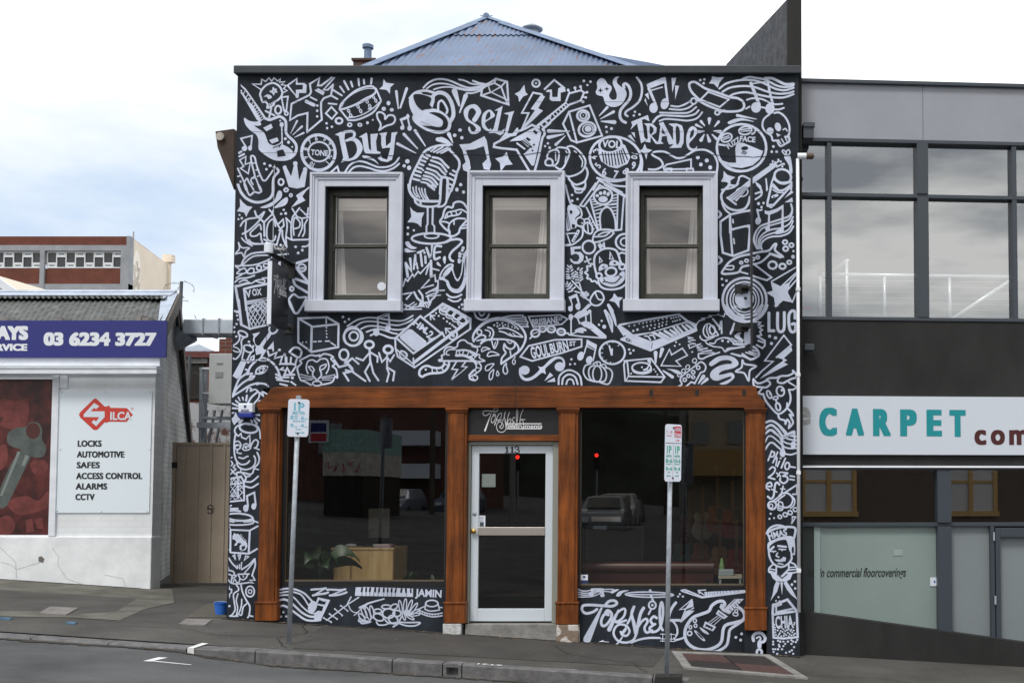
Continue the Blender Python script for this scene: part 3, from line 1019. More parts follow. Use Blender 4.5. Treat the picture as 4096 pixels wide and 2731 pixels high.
kf 120 320 150 320 160 350 130 370
kl 8 85 300 130 550
kl 8 70 300 110 550
kf 150 490 190 500 190 540 150 540
l 40 165 700 230 580
kd 9 220 595 205 635 190 668 175 695
l 16 75 610 190 605
l 16 90 620 130 740
l 26 70 755 140 750
S 22 345 470 390 500 410 560 390 610 340 600 300 560 300 500
l 16 345 480 355 600
s 20 305 465 310 435 340 425 370 440 375 470
l 14 310 440 265 415
l 14 355 430 370 395
l 14 390 490 410 465
l 14 395 520 415 505
l 14 400 560 430 550
l 14 300 485 270 475
l 14 300 520 265 510
S 22 420 640 480 570 620 560 670 600 600 670 430 720
s 20 430 650 560 640 640 580
l 16 640 570 680 610
s 18 480 630 540 600 620 590
e 362 780 80 80 0 24
e 815 715 115 100 0 26
e 815 715 55 50 0 20
T 90 530 760 -8 M
l 18 480 750 500 790
f 130 780 260 765 260 800 180 805 180 840 260 840 300 890 290 950 240 990 180 990 135 960 125 920 145 930 175 960 220 960 245 920 235 880 200 860 140 880
l 20 310 965 385 930
l 20 330 900 365 985
s 26 460 1130 430 1000 440 890 510 820 600 795 700 820 740 900 760 980
s 22 740 870 770 850 815 860
s 24 430 1000 390 990 380 1020 340 1020 345 1070 315 1100 350 1130 340 1170 380 1180 400 1210 440 1205 470 1235
f 490 890 540 960 490 985
kf 505 930 522 955 503 965
f 625 825 680 935 615 935
kf 640 870 658 920 632 920
F 490 1080 490 1030 530 990 590 1000 600 1030 540 1060
ke 545 1030 16 10 -20 0
F 625 1010 630 960 680 940 740 970 740 1005
ke 685 980 16 12 0 0
e 640 1090 68 54 -10 26
s 26 755 950 780 1000
e 780 1025 36 34 0 26
e 490 1140 34 34 0 24
F 500 1180 580 1150 700 1150 770 1090 810 1090 810 1180 760 1240 680 1275 600 1270 520 1230
ks 14 540 1220 560 1210 640 1230 700 1220 750 1170 770 1150
kl 12 550 1180 570 1215
kl 12 735 1130 775 1155
s 26 480 1200 500 1260 560 1300 660 1310 760 1290 815 1250
t 95 1010 18 110 1030 10
t 140 1010 16 115 1030 10
l 18 85 1050 110 1060
l 18 80 1085 110 1090
l 18 80 1120 110 1125
l 18 80 1150 120 1150
l 18 85 1175 135 1170
l 18 130 1045 150 1030
l 18 140 1080 160 1060
l 18 145 1120 170 1100
l 18 150 1150 185 1130
l 18 165 1175 185 1155
l 18 220 1060 235 1040
l 18 250 1075 280 1045
l 18 250 1105 280 1085
l 18 250 1140 280 1110
l 18 250 1170 280 1150
l 18 250 1205 285 1175
l 18 190 1085 220 1105
l 18 190 1120 225 1130
l 18 190 1150 230 1160
l 18 195 1190 235 1190
l 18 200 1225 240 1225
l 18 90 1215 95 1225
l 18 70 1240 100 1245
l 18 75 1270 110 1270
l 18 85 1310 130 1290
l 18 105 1340 160 1325
l 18 130 1230 110 1260
l 18 155 1250 130 1280
l 18 190 1280 150 1310
l 18 150 1200 300 1360
l 18 245 1240 270 1330 300 1370
l 18 190 1335 280 1360
l 18 260 1385 330 1340
l 18 280 1400 350 1355
l 18 300 1415 360 1375
l 16 310 1410 380 1460
f 105 1405 210 1360 240 1440 255 1540 200 1540 230 1500 200 1410 145 1430 160 1560 140 1480
e 130 1545 30 28 0 0
e 225 1520 32 36 0 0
S 22 390 1410 450 1335 520 1350 550 1430 500 1500 430 1510 380 1470
s 18 440 1345 480 1430 540 1440
l 24 395 1490 300 1580
f 680 1355 720 1405 790 1410 745 1460 745 1545 690 1470 615 1450 660 1410
t 610 1510 36 660 1580 30
@ 2850 740 3.136
s 28 200 0 290 10 320 -20
s 30 220 0 150 60 110 130 130 220 200 290 300 320 400 300 450 230 470 150
s 24 120 230 160 310 230 370
e 370 90 75 56 -10 16
f 180 160 400 0 480 0 300 210 280 195 240 190
kl 6 240 180 430 20
kl 6 270 195 450 30
kl 6 210 165 400 20
l 24 185 160 295 245
s 24 560 0 610 60 610 130 540 180
l 24 540 110 600 90
l 28 740 0 690 220 690 260 740 280
l 28 990 10 760 260
s 26 760 20 830 70 900 60 980 0
s 18 760 60 820 95 890 95
l 36 755 150 810 130
kd 10 770 150
s 22 690 260 720 250 770 250
f 900 170 990 65 1015 95
f 905 220 1000 155 1010 215
l 18 680 0 680 70
d 20 578 234
d 16 640 228 615 278
l 24 560 310 590 440
s 20 560 310 590 320 620 310
e 573 452 36 48 10 0
l 28 470 320 360 340 230 370 100 460 100 620 130 850 260 890 450 820 470 540 440 520
s 26 460 510 360 530 250 560 230 600 250 880
s 26 220 390 225 500 240 560
l 26 220 380 220 600
l 20 255 435 260 475
l 20 265 675 275 735
s 30 75 330 105 370 75 410
s 30 75 900 115 945 75 990
f 655 320 700 330 800 300 890 245 895 580 870 610 790 620 790 580 860 540 870 300 810 340 720 375 720 580 680 585 655 550 690 520 700 375 655 360
s 24 985 240 1000 320 960 390 860 430 700 480 600 520 540 600 520 700 560 800
s 20 1000 350 960 430 860 470 720 510 620 550 560 640 550 740 580 800
s 20 1010 400 960 490 860 540 740 560 640 610 580 690 580 800
s 20 1010 450 970 540 900 590 780 600 660 640 600 700 595 800
s 22 1015 520 960 600 860 640 740 650 650 690 610 750 620 810
s 28 500 860 600 840 710 820 770 750 800 745 785 820 880 900 720 860
l 24 790 830 880 900 850 910 730 870
s 26 720 870 620 960 540 990 500 990
s 28 460 870 330 900 220 960 160 1030 120 1110 250 1110 330 1090 370 1030 450 1010
l 22 350 1090 440 1115
l 24 530 1000 740 1160 680 1195 500 1140
s 18 170 1020 260 1015 250 1060 160 1055
e 360 975 18 16 0 18
e 428 950 22 18 0 18
e 510 930 18 18 0 18
e 568 908 20 18 0 20
e 910 718 28 24 0 22
e 990 755 26 24 0 22
e 918 800 30 28 0 24
d 15 1015 830
d 25 1010 900
e 963 970 26 22 0 22
e 878 1020 38 32 0 26
e 753 1005 52 46 0 26
e 402 1440 275 275 0 30
e 402 1440 225 225 0 22
e 402 1440 180 190 0 18
e 402 1440 145 155 0 14
e 400 1430 120 115 0 0
ks 12 360 1375 380 1355 410 1350
kd 18 415 1420
d 16 118 1178 175 1200 128 1255
f 730 1210 855 1270 975 1215 945 1350 1010 1475 885 1450 790 1535 770 1410 675 1350 755 1325
l 18 740 1210 1050 1030
l 18 870 1265 1060 1090
l 18 970 1220 1060 1110
l 18 950 1310 1060 1180
l 18 1000 1470 1060 1330
@ 900 1200 3.136
l 34 170 0 205 310
l 30 205 310 310 360 255 0
l 26 310 360 540 310
l 18 270 20 530 -20
l 14 280 45 530 0
l 11 290 90 430 300
l 11 340 60 500 290
l 11 290 160 400 330
l 11 300 240 350 335
l 11 390 40 530 230
l 11 440 30 530 150
l 11 490 20 530 80
l 11 300 170 360 60
l 11 310 260 430 40
l 11 330 310 480 30
l 11 370 330 530 50
l 11 420 320 530 120
l 11 470 310 530 200
d 14 125 137 152 193 163 245 145 300 117 342 117 400 141 457
s 30 800 0 840 90 870 155 905 165 930 140 980 60 1010 0
L 26 920 230 1280 215 1425 300 1420 590 1085 650 920 530
l 26 920 230 1100 335 1425 300
l 30 1088 340 1080 640
l 18 1270 240 1270 290
d 10 1272 345 1272 385 1275 425 1275 465 975 530 1020 528
l 18 1110 522 1145 520
l 18 1175 518 1205 517
l 18 1260 515 1310 515
l 18 1330 535 1385 570
d 17 1480 212 1505 273 1555 240
l 20 1535 325 1568 305
e 225 425 62 32 25 20
s 20 170 420 185 480 150 540 80 580
s 20 280 450 210 500 210 600 190 680 130 740 70 705
e 135 620 55 25 25 14
e 295 610 65 40 25 18
l 20 245 600 215 730
l 22 330 650 280 750
f 215 730 275 760 195 960 150 990 95 950
d 15 300 522 313 563 355 578
f 340 425 440 400 420 430 370 480 375 540 400 570 430 570 480 500 540 420 560 380 590 420 560 470 510 530 475 590 490 620 525 620 460 730 430 740 460 670 390 690 380 620 390 590 350 500 360 450
s 24 560 340 555 380 590 420 640 400 655 375
f 320 710 375 680 370 770 350 760 350 710 330 730 320 790 310 760
e 290 770 20 26 0 0
e 342 757 20 20 0 0
s 28 530 740 600 790 660 870 690 960
s 26 400 755 330 820 290 890 270 920 180 990 130 1100 95 1210
s 22 260 870 300 890 275 930 340 920 310 970 370 950 340 990 300 1000
s 26 95 1210 140 1120 220 1040 310 985
s 24 100 1200 200 1140 310 1070 420 1040 390 1060 440 1045 510 1055 540 1080
s 20 270 1150 290 1100 330 1110 320 1140 380 1120 430 1170 420 1230 370 1290
s 24 290 1290 330 1220 410 1150
s 20 440 1160 480 1200 470 1150 530 1180
s 22 385 920 400 870 460 830 530 835 510 890 450 920 385 920
e 455 880 26 22 -20 12
l 20 480 840 500 870
S 20 430 740 480 725 525 740 510 765 440 760
f 610 515 615 640 600 650 590 610 540 620 530 610
l 24 535 640 555 700 650 655 620 730 720 705 690 800 840 800 880 810 900 740
l 34 765 720 770 800
l 22 830 720 820 800
d 18 683 625 748 683
s 26 810 650 860 600 920 600 960 650 930 720 850 680 810 650
l 20 700 870 740 840 690 870 750 880
l 26 740 950 780 850 830 940
l 24 830 920 890 830
l 26 740 940 870 935
l 22 800 970 700 970
l 26 640 930 700 960
l 26 640 970 720 1000
l 20 650 1000 800 1020
l 22 690 1050 780 1070
d 18 845 975
l 22 830 1025 885 1065
t 168 1220 20 190 1265 10
t 220 1220 20 230 1255 12
l 24 275 1195 265 1260
l 22 135 1260 170 1290
l 24 80 1295 160 1325
l 22 95 1355 155 1358
l 18 75 1415 110 1413
f 135 1400 160 1460 200 1500 150 1530 115 1568 90 1520 40 1485 110 1460
l 26 180 1535 220 1505
l 24 325 1505 340 1530
l 24 365 1500 400 1545
l 26 390 1480 430 1510
l 24 390 1440 430 1440
l 22 410 1310 435 1260
s 24 190 1568 250 1550 310 1560
s 22 1080 1065 1000 1020 950 1000 920 920 910 850 960 790 940 760 1010 720 1080 690 1140 700 1190 690 1190 710 1240 675 1320 690 1360 720 1330 735 1380 800 1350 830 1395 870 1410 970 1380 960 1340 1030 1220 1060
s 18 1040 920 1020 850 1040 770 1100 750 1150 775 1200 740 1270 740 1300 800 1300 860 1270 920
s 16 1045 835 1090 835 1120 880 1090 890 1050 840
s 16 1190 870 1200 830 1270 805 1250 850 1200 880
s 20 1110 890 1100 940 1140 990 1150 1020 1170 990 1210 940 1190 870
e 1155 1045 55 30 0 18
l 10 945 930 1110 970
l 10 960 965 1110 990
l 10 980 1000 1090 1000
l 10 1220 965 1380 935
l 10 1210 980 1350 970
l 10 1220 1000 1330 1000
e 1492 685 56 66 0 26
l 26 1500 750 1600 860
l 26 1370 750 1430 840 1530 815
l 26 1568 900 1490 915 1550 1010
e 1600 455 105 120 0 24
@ 1400 1220 4.612
s 24 -170 80 0 0 10 0
e 60 590 175 160 0 40
e 70 575 80 80 0 36
s 30 -20 370 120 280 300 235 450 235 620 260 850 290 1000 280 1160 195
s 30 85 410 220 320 380 300 550 320 750 360 900 370 1060 320 1160 260
s 30 205 440 320 390 470 385 620 410 800 450 920 455 1030 430
s 30 305 495 440 450 560 445 680 480 800 520 870 530
s 34 380 560 480 520 600 550 730 600 820 610
l 34 510 230 520 540
f 490 220 640 160 740 150 730 200 560 240
kl 14 550 230 660 180
l 34 715 180 735 440
e 485 500 56 72 0 0
e 695 430 50 60 0 0
e 355 730 80 66 0 44
l 40 360 820 375 1060
l 36 360 880 240 1020 115 975
l 34 375 870 510 950 505 1050
l 36 375 1060 275 1230 365 1400
l 36 385 1060 430 1250 525 1390
e 705 820 80 70 0 48
l 34 685 900 685 1160
l 34 680 960 590 1050 535 880
l 34 690 970 740 1040 815 920
l 34 680 1160 720 1260 680 1410
l 36 690 1150 820 1230 795 1390
l 36 -80 1200 40 1225 285 1400
l 34 -20 1120 60 1220
l 34 -100 1070 40 980 160 1085
l 34 40 980 -60 1080
L 40 1300 205 850 600 1170 890 1690 530
f 1080 445 1140 450 1410 670 1400 730 1240 840 1170 830 920 610 920 570
l 34 1380 225 1680 10 1760 0 2225 250 2220 440 1190 1150 880 950 840 800 835 620
l 60 1180 1060 1720 650 2210 280
l 36 1700 500 1740 580
l 30 860 820 1000 940 1170 1090 1170 980
l 24 1180 1060 1180 1150
e 980 920 56 76 -40 26
s 22 940 840 1010 860 1060 920 1020 990
e 1905 560 66 82 40 34
d 28 1905 565
T 125 1300 385 36 w=270 HM
T 150 1460 525 36 w=150 -2
l 20 1450 650 1560 600
l 24 1480 670 1500 620
e 1745 60 80 60 20 40
e 1855 140 80 60 20 36
e 1975 205 80 60 20 34
e 2070 280 80 60 20 34
s 24 1650 60 1660 140 1740 180
s 24 1760 170 1790 230 1870 250
s 24 1880 250 1910 300 1970 310
s 24 1980 320 2010 370 2070 370
l 30 1750 10 2200 250
d 19 1588 150 1637 200 1728 247 1790 303 1842 340 1887 370 1918 397 1945 415
l 26 1480 180 1490 270
l 26 1480 190 1565 195
l 26 1490 195 1560 265
l 26 1760 430 1775 520
l 26 1760 430 1855 435
l 26 1765 440 1840 505
s 30 1650 1035 1640 1010 1700 990 1690 930 1740 910 1740 840 1780 790 1850 770 1920 790 1980 760 1990 700 2050 650 2120 650 2180 700 2250 720 2290 770 2400 760
s 24 1830 920 1780 910 1790 850 1850 820 1940 820
l 34 1660 1030 2320 1030
s 50 1960 930 2100 930 2240 990 2330 1080
s 36 1970 840 2120 830 2260 870 2350 920
l 24 1970 830 1955 940
l 20 2020 850 2020 930
l 20 2100 840 2070 930
l 20 2190 870 2150 940
l 20 2260 900 2210 970
s 44 1830 1040 1810 1140 1740 1220 1640 1250 1490 1260 1390 1290 1330 1320 1280 1280 1290 1200 1350 1140 1430 1120 1520 1150 1650 1160 1720 1120 1740 1060
d 22 1397 1188
l 22 1515 1170 1520 1250
l 22 1590 1170 1620 1250
l 22 1680 1150 1730 1210
l 22 1750 1090 1820 1120
l 28 1960 1050 1880 1180 1985 1190 1870 1380 2160 1140 2065 1130 2130 1050
l 34 2280 1200 2200 1290 2210 1360 2300 1390
@ 1880 1220 3.92
s 28 70 120 100 190 180 230 260 210 300 140
s 24 140 120 180 170 230 130
s 20 -20 600 20 620 40 650 90 640 120 700 100 760 150 780 150 830 230 875 100 885 -20 880
f 0 700 80 760 110 800 60 850 0 830
kd 16 15 775 55 815
s 22 140 890 175 960 160 1020 80 1080 10 1120
s 22 70 890 100 960 80 1010 0 1090
l 14 110 920 150 910
l 14 110 980 165 990
l 14 80 1020 110 1060
e 60 1140 60 40 0 20
l 14 40 1130 60 1160
s 34 60 570 45 500 90 400 200 290 340 220 500 205 640 250 780 330 860 440 870 540 820 660 740 750 620 830 490 920
s 20 120 380 240 290 380 240 520 240 660 290 760 380
s 24 500 200 640 170 830 160
l 24 830 160 830 190 870 190 880 240 905 270 895 320 915 340
l 22 915 340 800 335
l 12 560 210 850 195
l 12 620 225 870 225
l 14 680 250 890 260
l 14 740 290 895 300
e 147 425 36 38 0 20
s 28 55 570 110 510 180 470 240 490 230 540 170 610 200 580 290 540 420 535 560 540 680 570 750 640 760 720 700 770
s 22 110 560 170 545 230 530
l 22 165 610 200 540
s 26 280 350 340 370 370 430 350 500 310 550
s 20 240 390 300 410 320 440 305 490
s 22 450 370 560 360 680 400 780 460 825 500 740 490 640 480 540 430 460 410
l 14 560 440 600 470
l 14 620 440 660 480
l 14 670 440 720 485
d 16 380 315 428 283 507 283 517 328 430 332
d 12 465 313 553 310 600 297 600 333 660 340 700 360
s 20 340 560 380 680 430 600 430 550
l 14 380 650 400 580
s 18 570 550 620 600 660 580 660 560
s 28 490 920 500 830 560 750 530 690 540 610 570 660 640 690 700 650 700 580
l 22 630 720 640 790
s 18 180 700 210 665 260 665 310 690 250 700 190 730 180 700
s 20 270 790 300 740 370 735 455 780 370 790 290 805 270 790
s 18 240 1010 250 960 300 930 375 920 340 970 290 1020 250 1025
s 18 300 1140 310 1070 370 1010 360 1090 350 1140 320 1170 300 1150
s 16 430 1030 415 1080 430 1110 455 1085 430 1030
s 20 570 910 530 960 520 1040 560 1080 590 1040 570 960 570 910
s 16 710 810 670 870 670 910 690 930 710 900 705 860
L 24 920 180 1410 155 1530 220 1440 300 990 345
T 105 1180 248 -6 w=420 BRISBANE
T 50 1425 215 -5 w=60 ST
e 1025 440 66 58 -20 30
e 1140 375 52 44 -10 28
e 1275 380 60 48 0 30
e 1430 420 62 48 10 32
l 14 990 450 1060 425
l 14 1115 380 1165 370
l 14 1245 375 1310 385
l 14 1400 415 1460 425
l 22 940 525 980 480
l 24 1480 435 1545 445
L 26 1750 535 1330 545 920 640 790 810 975 875 1440 750 1750 650
T 190 1095 715 -12 w=290 GOUL
T 165 1395 650 -12 w=290 BURN
T 75 1610 600 0 w=100 ST
e 1575 60 36 40 0 0
e 1695 35 36 40 0 0
l 20 1600 50 1600 -20
l 20 1720 20 1720 -20
l 20 1900 -10 1770 120
l 20 1860 -10 1760 90
f 1640 150 1700 100 1800 70 1850 100 1840 150 1740 200 1690 220 1640 190
e 1580 190 36 50 0 0
l 20 1590 190 1660 165
e 1875 100 28 30 0 0
l 20 1890 100 1900 290
l 20 1840 150 1880 100
l 24 1585 200 1585 460
l 24 1690 210 1720 290
l 24 1815 170 1820 260
f 1720 280 1800 250 1900 270 2140 480 2140 525 2060 525 1880 380 1790 340
kl 6 1820 350 1870 380 1920 370
l 24 1550 465 1740 490 2070 515
l 20 1580 460 1680 420
F 1640 400 1740 350 1820 380 1820 410 1780 410 1780 440 1700 430
t 2120 90 44 2230 420 20
s 24 2130 90 2190 170 2230 280 2230 420
t 2170 0 44 2290 320 20
d 18 2065 248 2023 308
d 30 2105 340
l 22 1740 800 1790 760 1850 560 1980 640 1930 870
f 1830 540 1990 620 1970 720 1820 650
kl 14 1850 630 1950 690
e 1735 800 50 72 20 0
e 1870 860 50 62 20 0
f 1900 900 1840 950 1900 930
e 2230 745 200 180 0 30
l 10 2240 570 2240 590
l 12 2140 600 2160 620
l 12 2060 670 2085 680
l 12 2045 750 2080 750
l 12 2065 830 2085 820
l 12 2120 880 2140 860
l 12 2200 915 2205 890
l 12 2320 640 2345 620
l 26 2220 780 2185 640
l 26 2225 780 2228 690
e 1995 1080 70 125 0 20
s 24 2000 1200 1900 1170 1860 1070 1880 980 1960 940
s 24 1990 1200 2110 1190 2140 1080 2100 990 2040 950
s 24 1960 1200 1840 1160 1780 1060 1800 960 1850 930
s 24 2010 1200 2160 1240 2220 1150 2230 1060 2190 1000 2120 980
s 20 1930 920 1990 890 2040 900 2040 950 2000 950 1990 900
s 20 2050 940 2110 930 2140 970
d 76 855 1020 1405 965
s 40 790 1000 790 1080 830 1150 900 1170
F 780 1080 830 1110 860 1140 920 1140 1000 1100 1090 1010 1065 960 1110 970 1160 950 1250 860 1340 810 1420 810 1480 860 1490 960 1440 1000 1455 890 1420 845 1350 850 1260 920 1180 1000 1190 1080 1130 1060 1040 1130 950 1180 860 1185 800 1140
d 18 1590 850 1570 928 1645 922
f 1165 1190 1255 1055 1305 1105
f 1200 1205 1325 1135 1340 1200
s 30 1390 1240 1400 1120 1480 1040 1570 1020 1670 1060 1730 1130 1750 1250
s 30 1445 1240 1460 1150 1520 1095 1580 1090 1650 1130 1690 1240
s 26 1510 1240 1530 1180 1570 1160 1610 1180 1630 1240
@ 2440 1220 4.523
s 26 0 20 50 120 90 240 110 370
s 30 -10 200 30 330 40 480
l 40 250 540 150 390 180 360 700 260 1250 170 1400 290 1560 360
f 150 390 200 360 420 530 740 490 1390 290 1560 350 1580 470 730 840 180 630 200 600 290 560
kf 200 370 1240 185 1330 280 430 525
kf 500 560 740 505 930 600 740 655
kf 810 485 1390 320 1560 400 1040 600
wd 16 347 380 443 367 530 337 598 327 663 315 735 300 802 290 874 278 955 254 1027 240 1107 240 1150 233 1195 223 1240 215 605 396 672 380 742 365 817 355 890 340 952 317 1027 298 1137 298 1180 290 1218 277 1265 265 722 437 808 416 888 393 945 373 1020 350
wd 22 422 470 497 445
wt 900 500 44 1060 590 50
wt 990 470 44 1140 560 50
wt 1090 450 30 1190 520 60
wt 1150 400 40 1250 510 44
wt 1220 390 40 1310 490 44
wt 1310 370 40 1410 470 44
wt 1380 355 40 1480 430 44
wt 1450 330 30 1540 400 40
ws 26 630 560 690 570 735 635
ws 30 720 545 780 550 815 605
kl 12 765 690 752 780
kf 300 590 390 640 385 680 285 640
wd 15 325 630 370 655
l 18 1560 350 1620 280 1720 255 1650 240 1840 210 1780 190 1980 180 1940 160 2060 210 2080 150 2120 175
s 26 1960 540 1880 420 1800 340 1730 360 1690 440 1700 530 1760 590 1830 570 1950 550
s 22 1760 370 1750 460 1790 560
e 1850 450 50 80 -10 30
s 24 1630 560 1640 600 1720 640 1880 580
s 24 1720 640 1760 700 1880 750 2020 770 2080 840 2140 780 2352 770
s 24 1800 690 1890 690 1930 630 2060 590 2160 620 2260 700 2400 720
d 24 2035 645 2138 660
t 1860 250 30 2000 420 40
t 2020 290 24 2020 510 30
t 2250 330 30 2180 520 36
l 26 2000 300 1980 440
f 2250 550 2350 490 2350 620 2270 600
l 24 2200 600 2280 650 2400 660
l 20 2240 640 2300 690 2400 690
l 22 1410 580 1510 600 1410 610 1550 635 1410 660 1550 700 1420 720 1440 780 1540 740
l 26 1550 730 1650 700 1560 750 1680 740 1570 780 1770 780 1580 820 1850 820 1590 880 1880 860
s 30 1600 900 1610 960 1680 970 1760 930 1980 855
d 17 1195 670 1260 710 1173 738 1488 848
d 22 347 803 425 820 369 870
l 30 255 1010 740 965 990 1300 920 1395 275 1370 250 1070 280 1010
l 30 310 1010 340 1290 980 1300
l 20 290 1360 330 1290
e 570 1130 170 90 0 30
s 24 400 1160 450 1220 600 1245 740 1200 740 1130
d 17 578 1122 382 1237
d 14 798 1163 825 1203 857 1253
d 32 708 1010
l 26 730 1040 670 1150
f 590 1165 680 1130 690 1170 610 1190
t 825 860 70 825 1040 30
t 945 800 70 905 940 30
L 26 925 1095 1075 800 1115 900 1310 780 1400 910 1195 1010 1285 1105
F 1030 1155 1200 1170 1300 1230 1270 1260 1180 1230 1100 1180
t 960 1185 20 1130 1300 60
e 1530 1005 40 36 -50 18
e 1405 1120 40 32 -50 18
e 1330 1190 36 34 -50 18
e 1260 1265 40 28 -20 18
l 20 1540 1040 1560 1070
l 20 1420 1150 1450 1180
l 20 1345 1220 1370 1240
l 26 1300 1290 1600 1050
s 30 1600 1050 1660 1030 1730 1100 1710 1190 1640 1220
l 30 1640 1220 1530 1420
s 30 1300 1290 1270 1350 1300 1430 1240 1470
l 30 1530 1410 1470 1390 1380 1470
e 1595 1130 32 32 0 24
e 1505 1213 30 30 0 24
e 1420 1280 28 28 0 24
e 1505 1302 28 26 0 22
e 1353 1350 30 30 0 24
t 1690 1290 70 1600 1420 20
t 1755 1340 60 1650 1430 20
F 1790 1060 1860 990 1960 930 2100 910 2230 940 2310 1010 2320 1080 2230 1140 2060 1180 1990 1220 1970 1260 2060 1250 2190 1220 2250 1270 2230 1340 2100 1430 1980 1425 2100 1370 2190 1320 2180 1290 2050 1330 1950 1365 1860 1350 1810 1280 1840 1190 1950 1110 2080 1070 2190 1060 2200 1020 2120 990 2000 1010 1900 1070 1830 1105
l 24 2190 880 2360 930
@ 2900 1220 3.0156
s 30 -10 0 70 100 170 170 240 190
s 28 340 200 430 140 490 60 510 0
l 12 20 0 110 100
l 12 70 0 170 80
l 12 110 0 200 45
l 14 150 110 230 140
l 14 120 130 220 165
s 16 350 130 410 100 460 0
s 14 350 90 390 60 430 0
s 14 350 160 430 120 480 30
l 36 530 95 530 310 590 310
s 36 635 95 635 270 660 320 700 310 715 250 715 90
s 36 845 160 840 80 800 75 770 130 775 260 800 320 845 310 850 230 810 230
f 590 0 655 0 610 30
d 20 538 375 609 396 561 463
l 20 375 870 450 790 580 680 480 670 710 365 800 480 620 630
f 620 630 800 500 810 550 710 640 750 665 710 690 760 715 420 890 470 840 600 740 690 680 700 655
f 55 330 115 215 105 300 75 355
F 115 380 160 330 200 340 160 370 200 400 230 430 160 420
l 20 345 200 430 210 400 240 460 250 410 270 450 300 420 320 440 360 390 375
l 24 390 375 480 430 480 480
l 22 400 430 460 450
l 22 380 480 450 520 480 490
s 26 340 500 390 540 410 600 360 640 300 650 210 590
l 16 250 570 370 610
l 16 290 560 390 590
l 16 320 540 400 560
l 20 80 585 230 620 310 660
l 24 0 560 60 530 230 500
l 20 100 470 180 480 240 470
l 20 0 395 50 400 110 460
d 12 38 440
f 230 330 310 280 310 460 240 490 230 400
S 22 210 665 240 710 375 735 300 790 285 910 230 820 130 800 200 750
s 24 345 890 380 935 430 940 510 910 545 950 500 990 450 990 400 985 350 970 340 900
s 24 500 900 540 880 620 875 680 855 760 850 820 820 820 790 860 840 860 870 800 890 740 920 700 940 640 930 640 890 660 870
l 20 450 1000 400 1060 460 1080
s 24 460 1070 490 1150 560 1240 640 1310 720 1270 780 1180 790 1100 770 1020
l 20 770 1020 820 1020 870 990 770 930
e 668 1038 46 58 -15 20
d 16 688 1025
e 532 1078 24 48 -25 18
d 11 540 1070
e 610 1120 30 18 -10 16
l 20 615 1140 620 1170
e 640 1225 26 46 -15 22
l 20 750 1180 745 1250
s 24 640 1320 660 1370 720 1390 730 1430 750 1380 780 1420 770 1480 820 1420 800 1360 780 1320 820 1330 800 1290 760 1250
s 26 490 1415 560 1395 630 1430 690 1500 740 1568
s 26 490 1480 560 1445 630 1500 680 1568
s 26 490 1545 550 1505 600 1540 640 1568
F 760 1540 840 1510 840 1568 760 1568
@ 880 1660 3.564
e 408 185 130 65 8 28
s 24 300 125 230 170 210 230 240 280 265 295
l 22 265 295 300 260 310 315 370 340 425 285 430 435
s 22 510 130 560 200 575 330
s 24 220 280 205 380 205 520 230 640 300 700 380 690 420 650
s 22 440 440 470 380 510 350 545 380 530 440 500 470
l 20 490 465 560 490
s 20 210 380 260 370 295 410 290 460 250 500 250 535 305 545
S 18 215 450 240 420 290 440 270 480 230 485
d 14 240 432
s 20 320 475 350 445 400 445 440 460 410 490 350 500 320 475
d 16 372 465
s 18 330 430 370 405 425 430
s 22 270 600 330 615 380 590 400 585
s 24 240 680 270 740 360 775 450 750 500 690 505 620 485 580
s 24 530 530 560 610 545 690 490 750 460 830 390 840
l 20 490 760 550 775
l 20 300 770 295 810
s 20 170 600 130 625 180 690 130 745 180 800 135 850
s 20 215 710 190 740 225 770 190 800 215 840
s 26 240 860 240 820 300 815 350 850 370 900 350 930
s 22 290 810 390 830 430 860 370 880
s 24 360 945 450 945 545 870
s 24 355 1010 450 1030 545 975
l 26 95 905 300 870 340 950 345 1210 90 1230
l 22 95 985 340 960
l 22 255 890 260 1180
l 16 95 1150 260 1150
l 11 100 950 180 890
l 11 150 970 230 890
l 11 200 970 290 890
l 11 110 900 180 970
l 11 170 890 240 960
l 11 230 890 310 960
l 11 100 1100 230 980
l 11 100 1150 250 1010
l 11 160 1150 300 990
l 11 220 1200 340 1080
l 11 140 1200 330 1000
l 11 100 1000 240 1140
l 11 130 1000 310 1200
l 11 200 980 340 1120
l 11 270 980 340 1060
l 11 100 1080 210 1200
l 11 100 1150 140 1200
l 26 400 1300 385 1150 490 1100 510 1280
e 368 1325 38 52 0 0
e 482 1298 34 46 0 0
l 24 95 1300 160 1285
l 26 95 1330 255 1330
s 28 95 1370 200 1355 290 1370
e 275 1450 190 50 4 26
@ 870 2040 3.409
s 22 115 110 115 170 180 195 300 200 420 190 490 170 485 110
l 18 130 150 225 160
l 18 360 160 470 150
l 20 490 140 550 165
s 20 110 130 240 145 400 145 490 130
l 22 110 215 180 265 440 275 550 215
l 24 178 270 175 570
l 26 440 280 425 590
l 24 105 530 185 575 430 590 540 525
f 205 350 230 305 240 320 285 320 350 400 400 440 410 490 380 540 310 560 375 520 380 480 330 490 330 540 305 540 300 490 330 450 280 440 260 480 225 480 260 430 235 400 205 395
l 10 290 350 320 330
l 10 310 370 335 345
l 10 330 390 355 370
l 10 350 410 375 395
l 10 370 440 390 410
L 16 210 620 235 605 245 680
L 16 280 610 315 605 295 680
L 16 385 620 425 632 365 680
s 22 150 810 135 720 145 645 200 720 270 790
l 18 270 790 270 750 300 795 300 740
l 16 320 790 330 710
s 22 330 805 430 740 500 665
s 22 510 660 515 750 490 830 470 890
s 18 370 850 440 770 500 690
s 20 95 850 140 820 210 830 230 870 200 900 190 980
s 20 105 860 110 900 150 870 200 890
s 20 95 920 140 940 190 990 280 1000 420 985
l 18 480 890 510 950 440 950 490 990 420 980
s 18 220 880 260 890 200 930
l 20 280 870 430 865
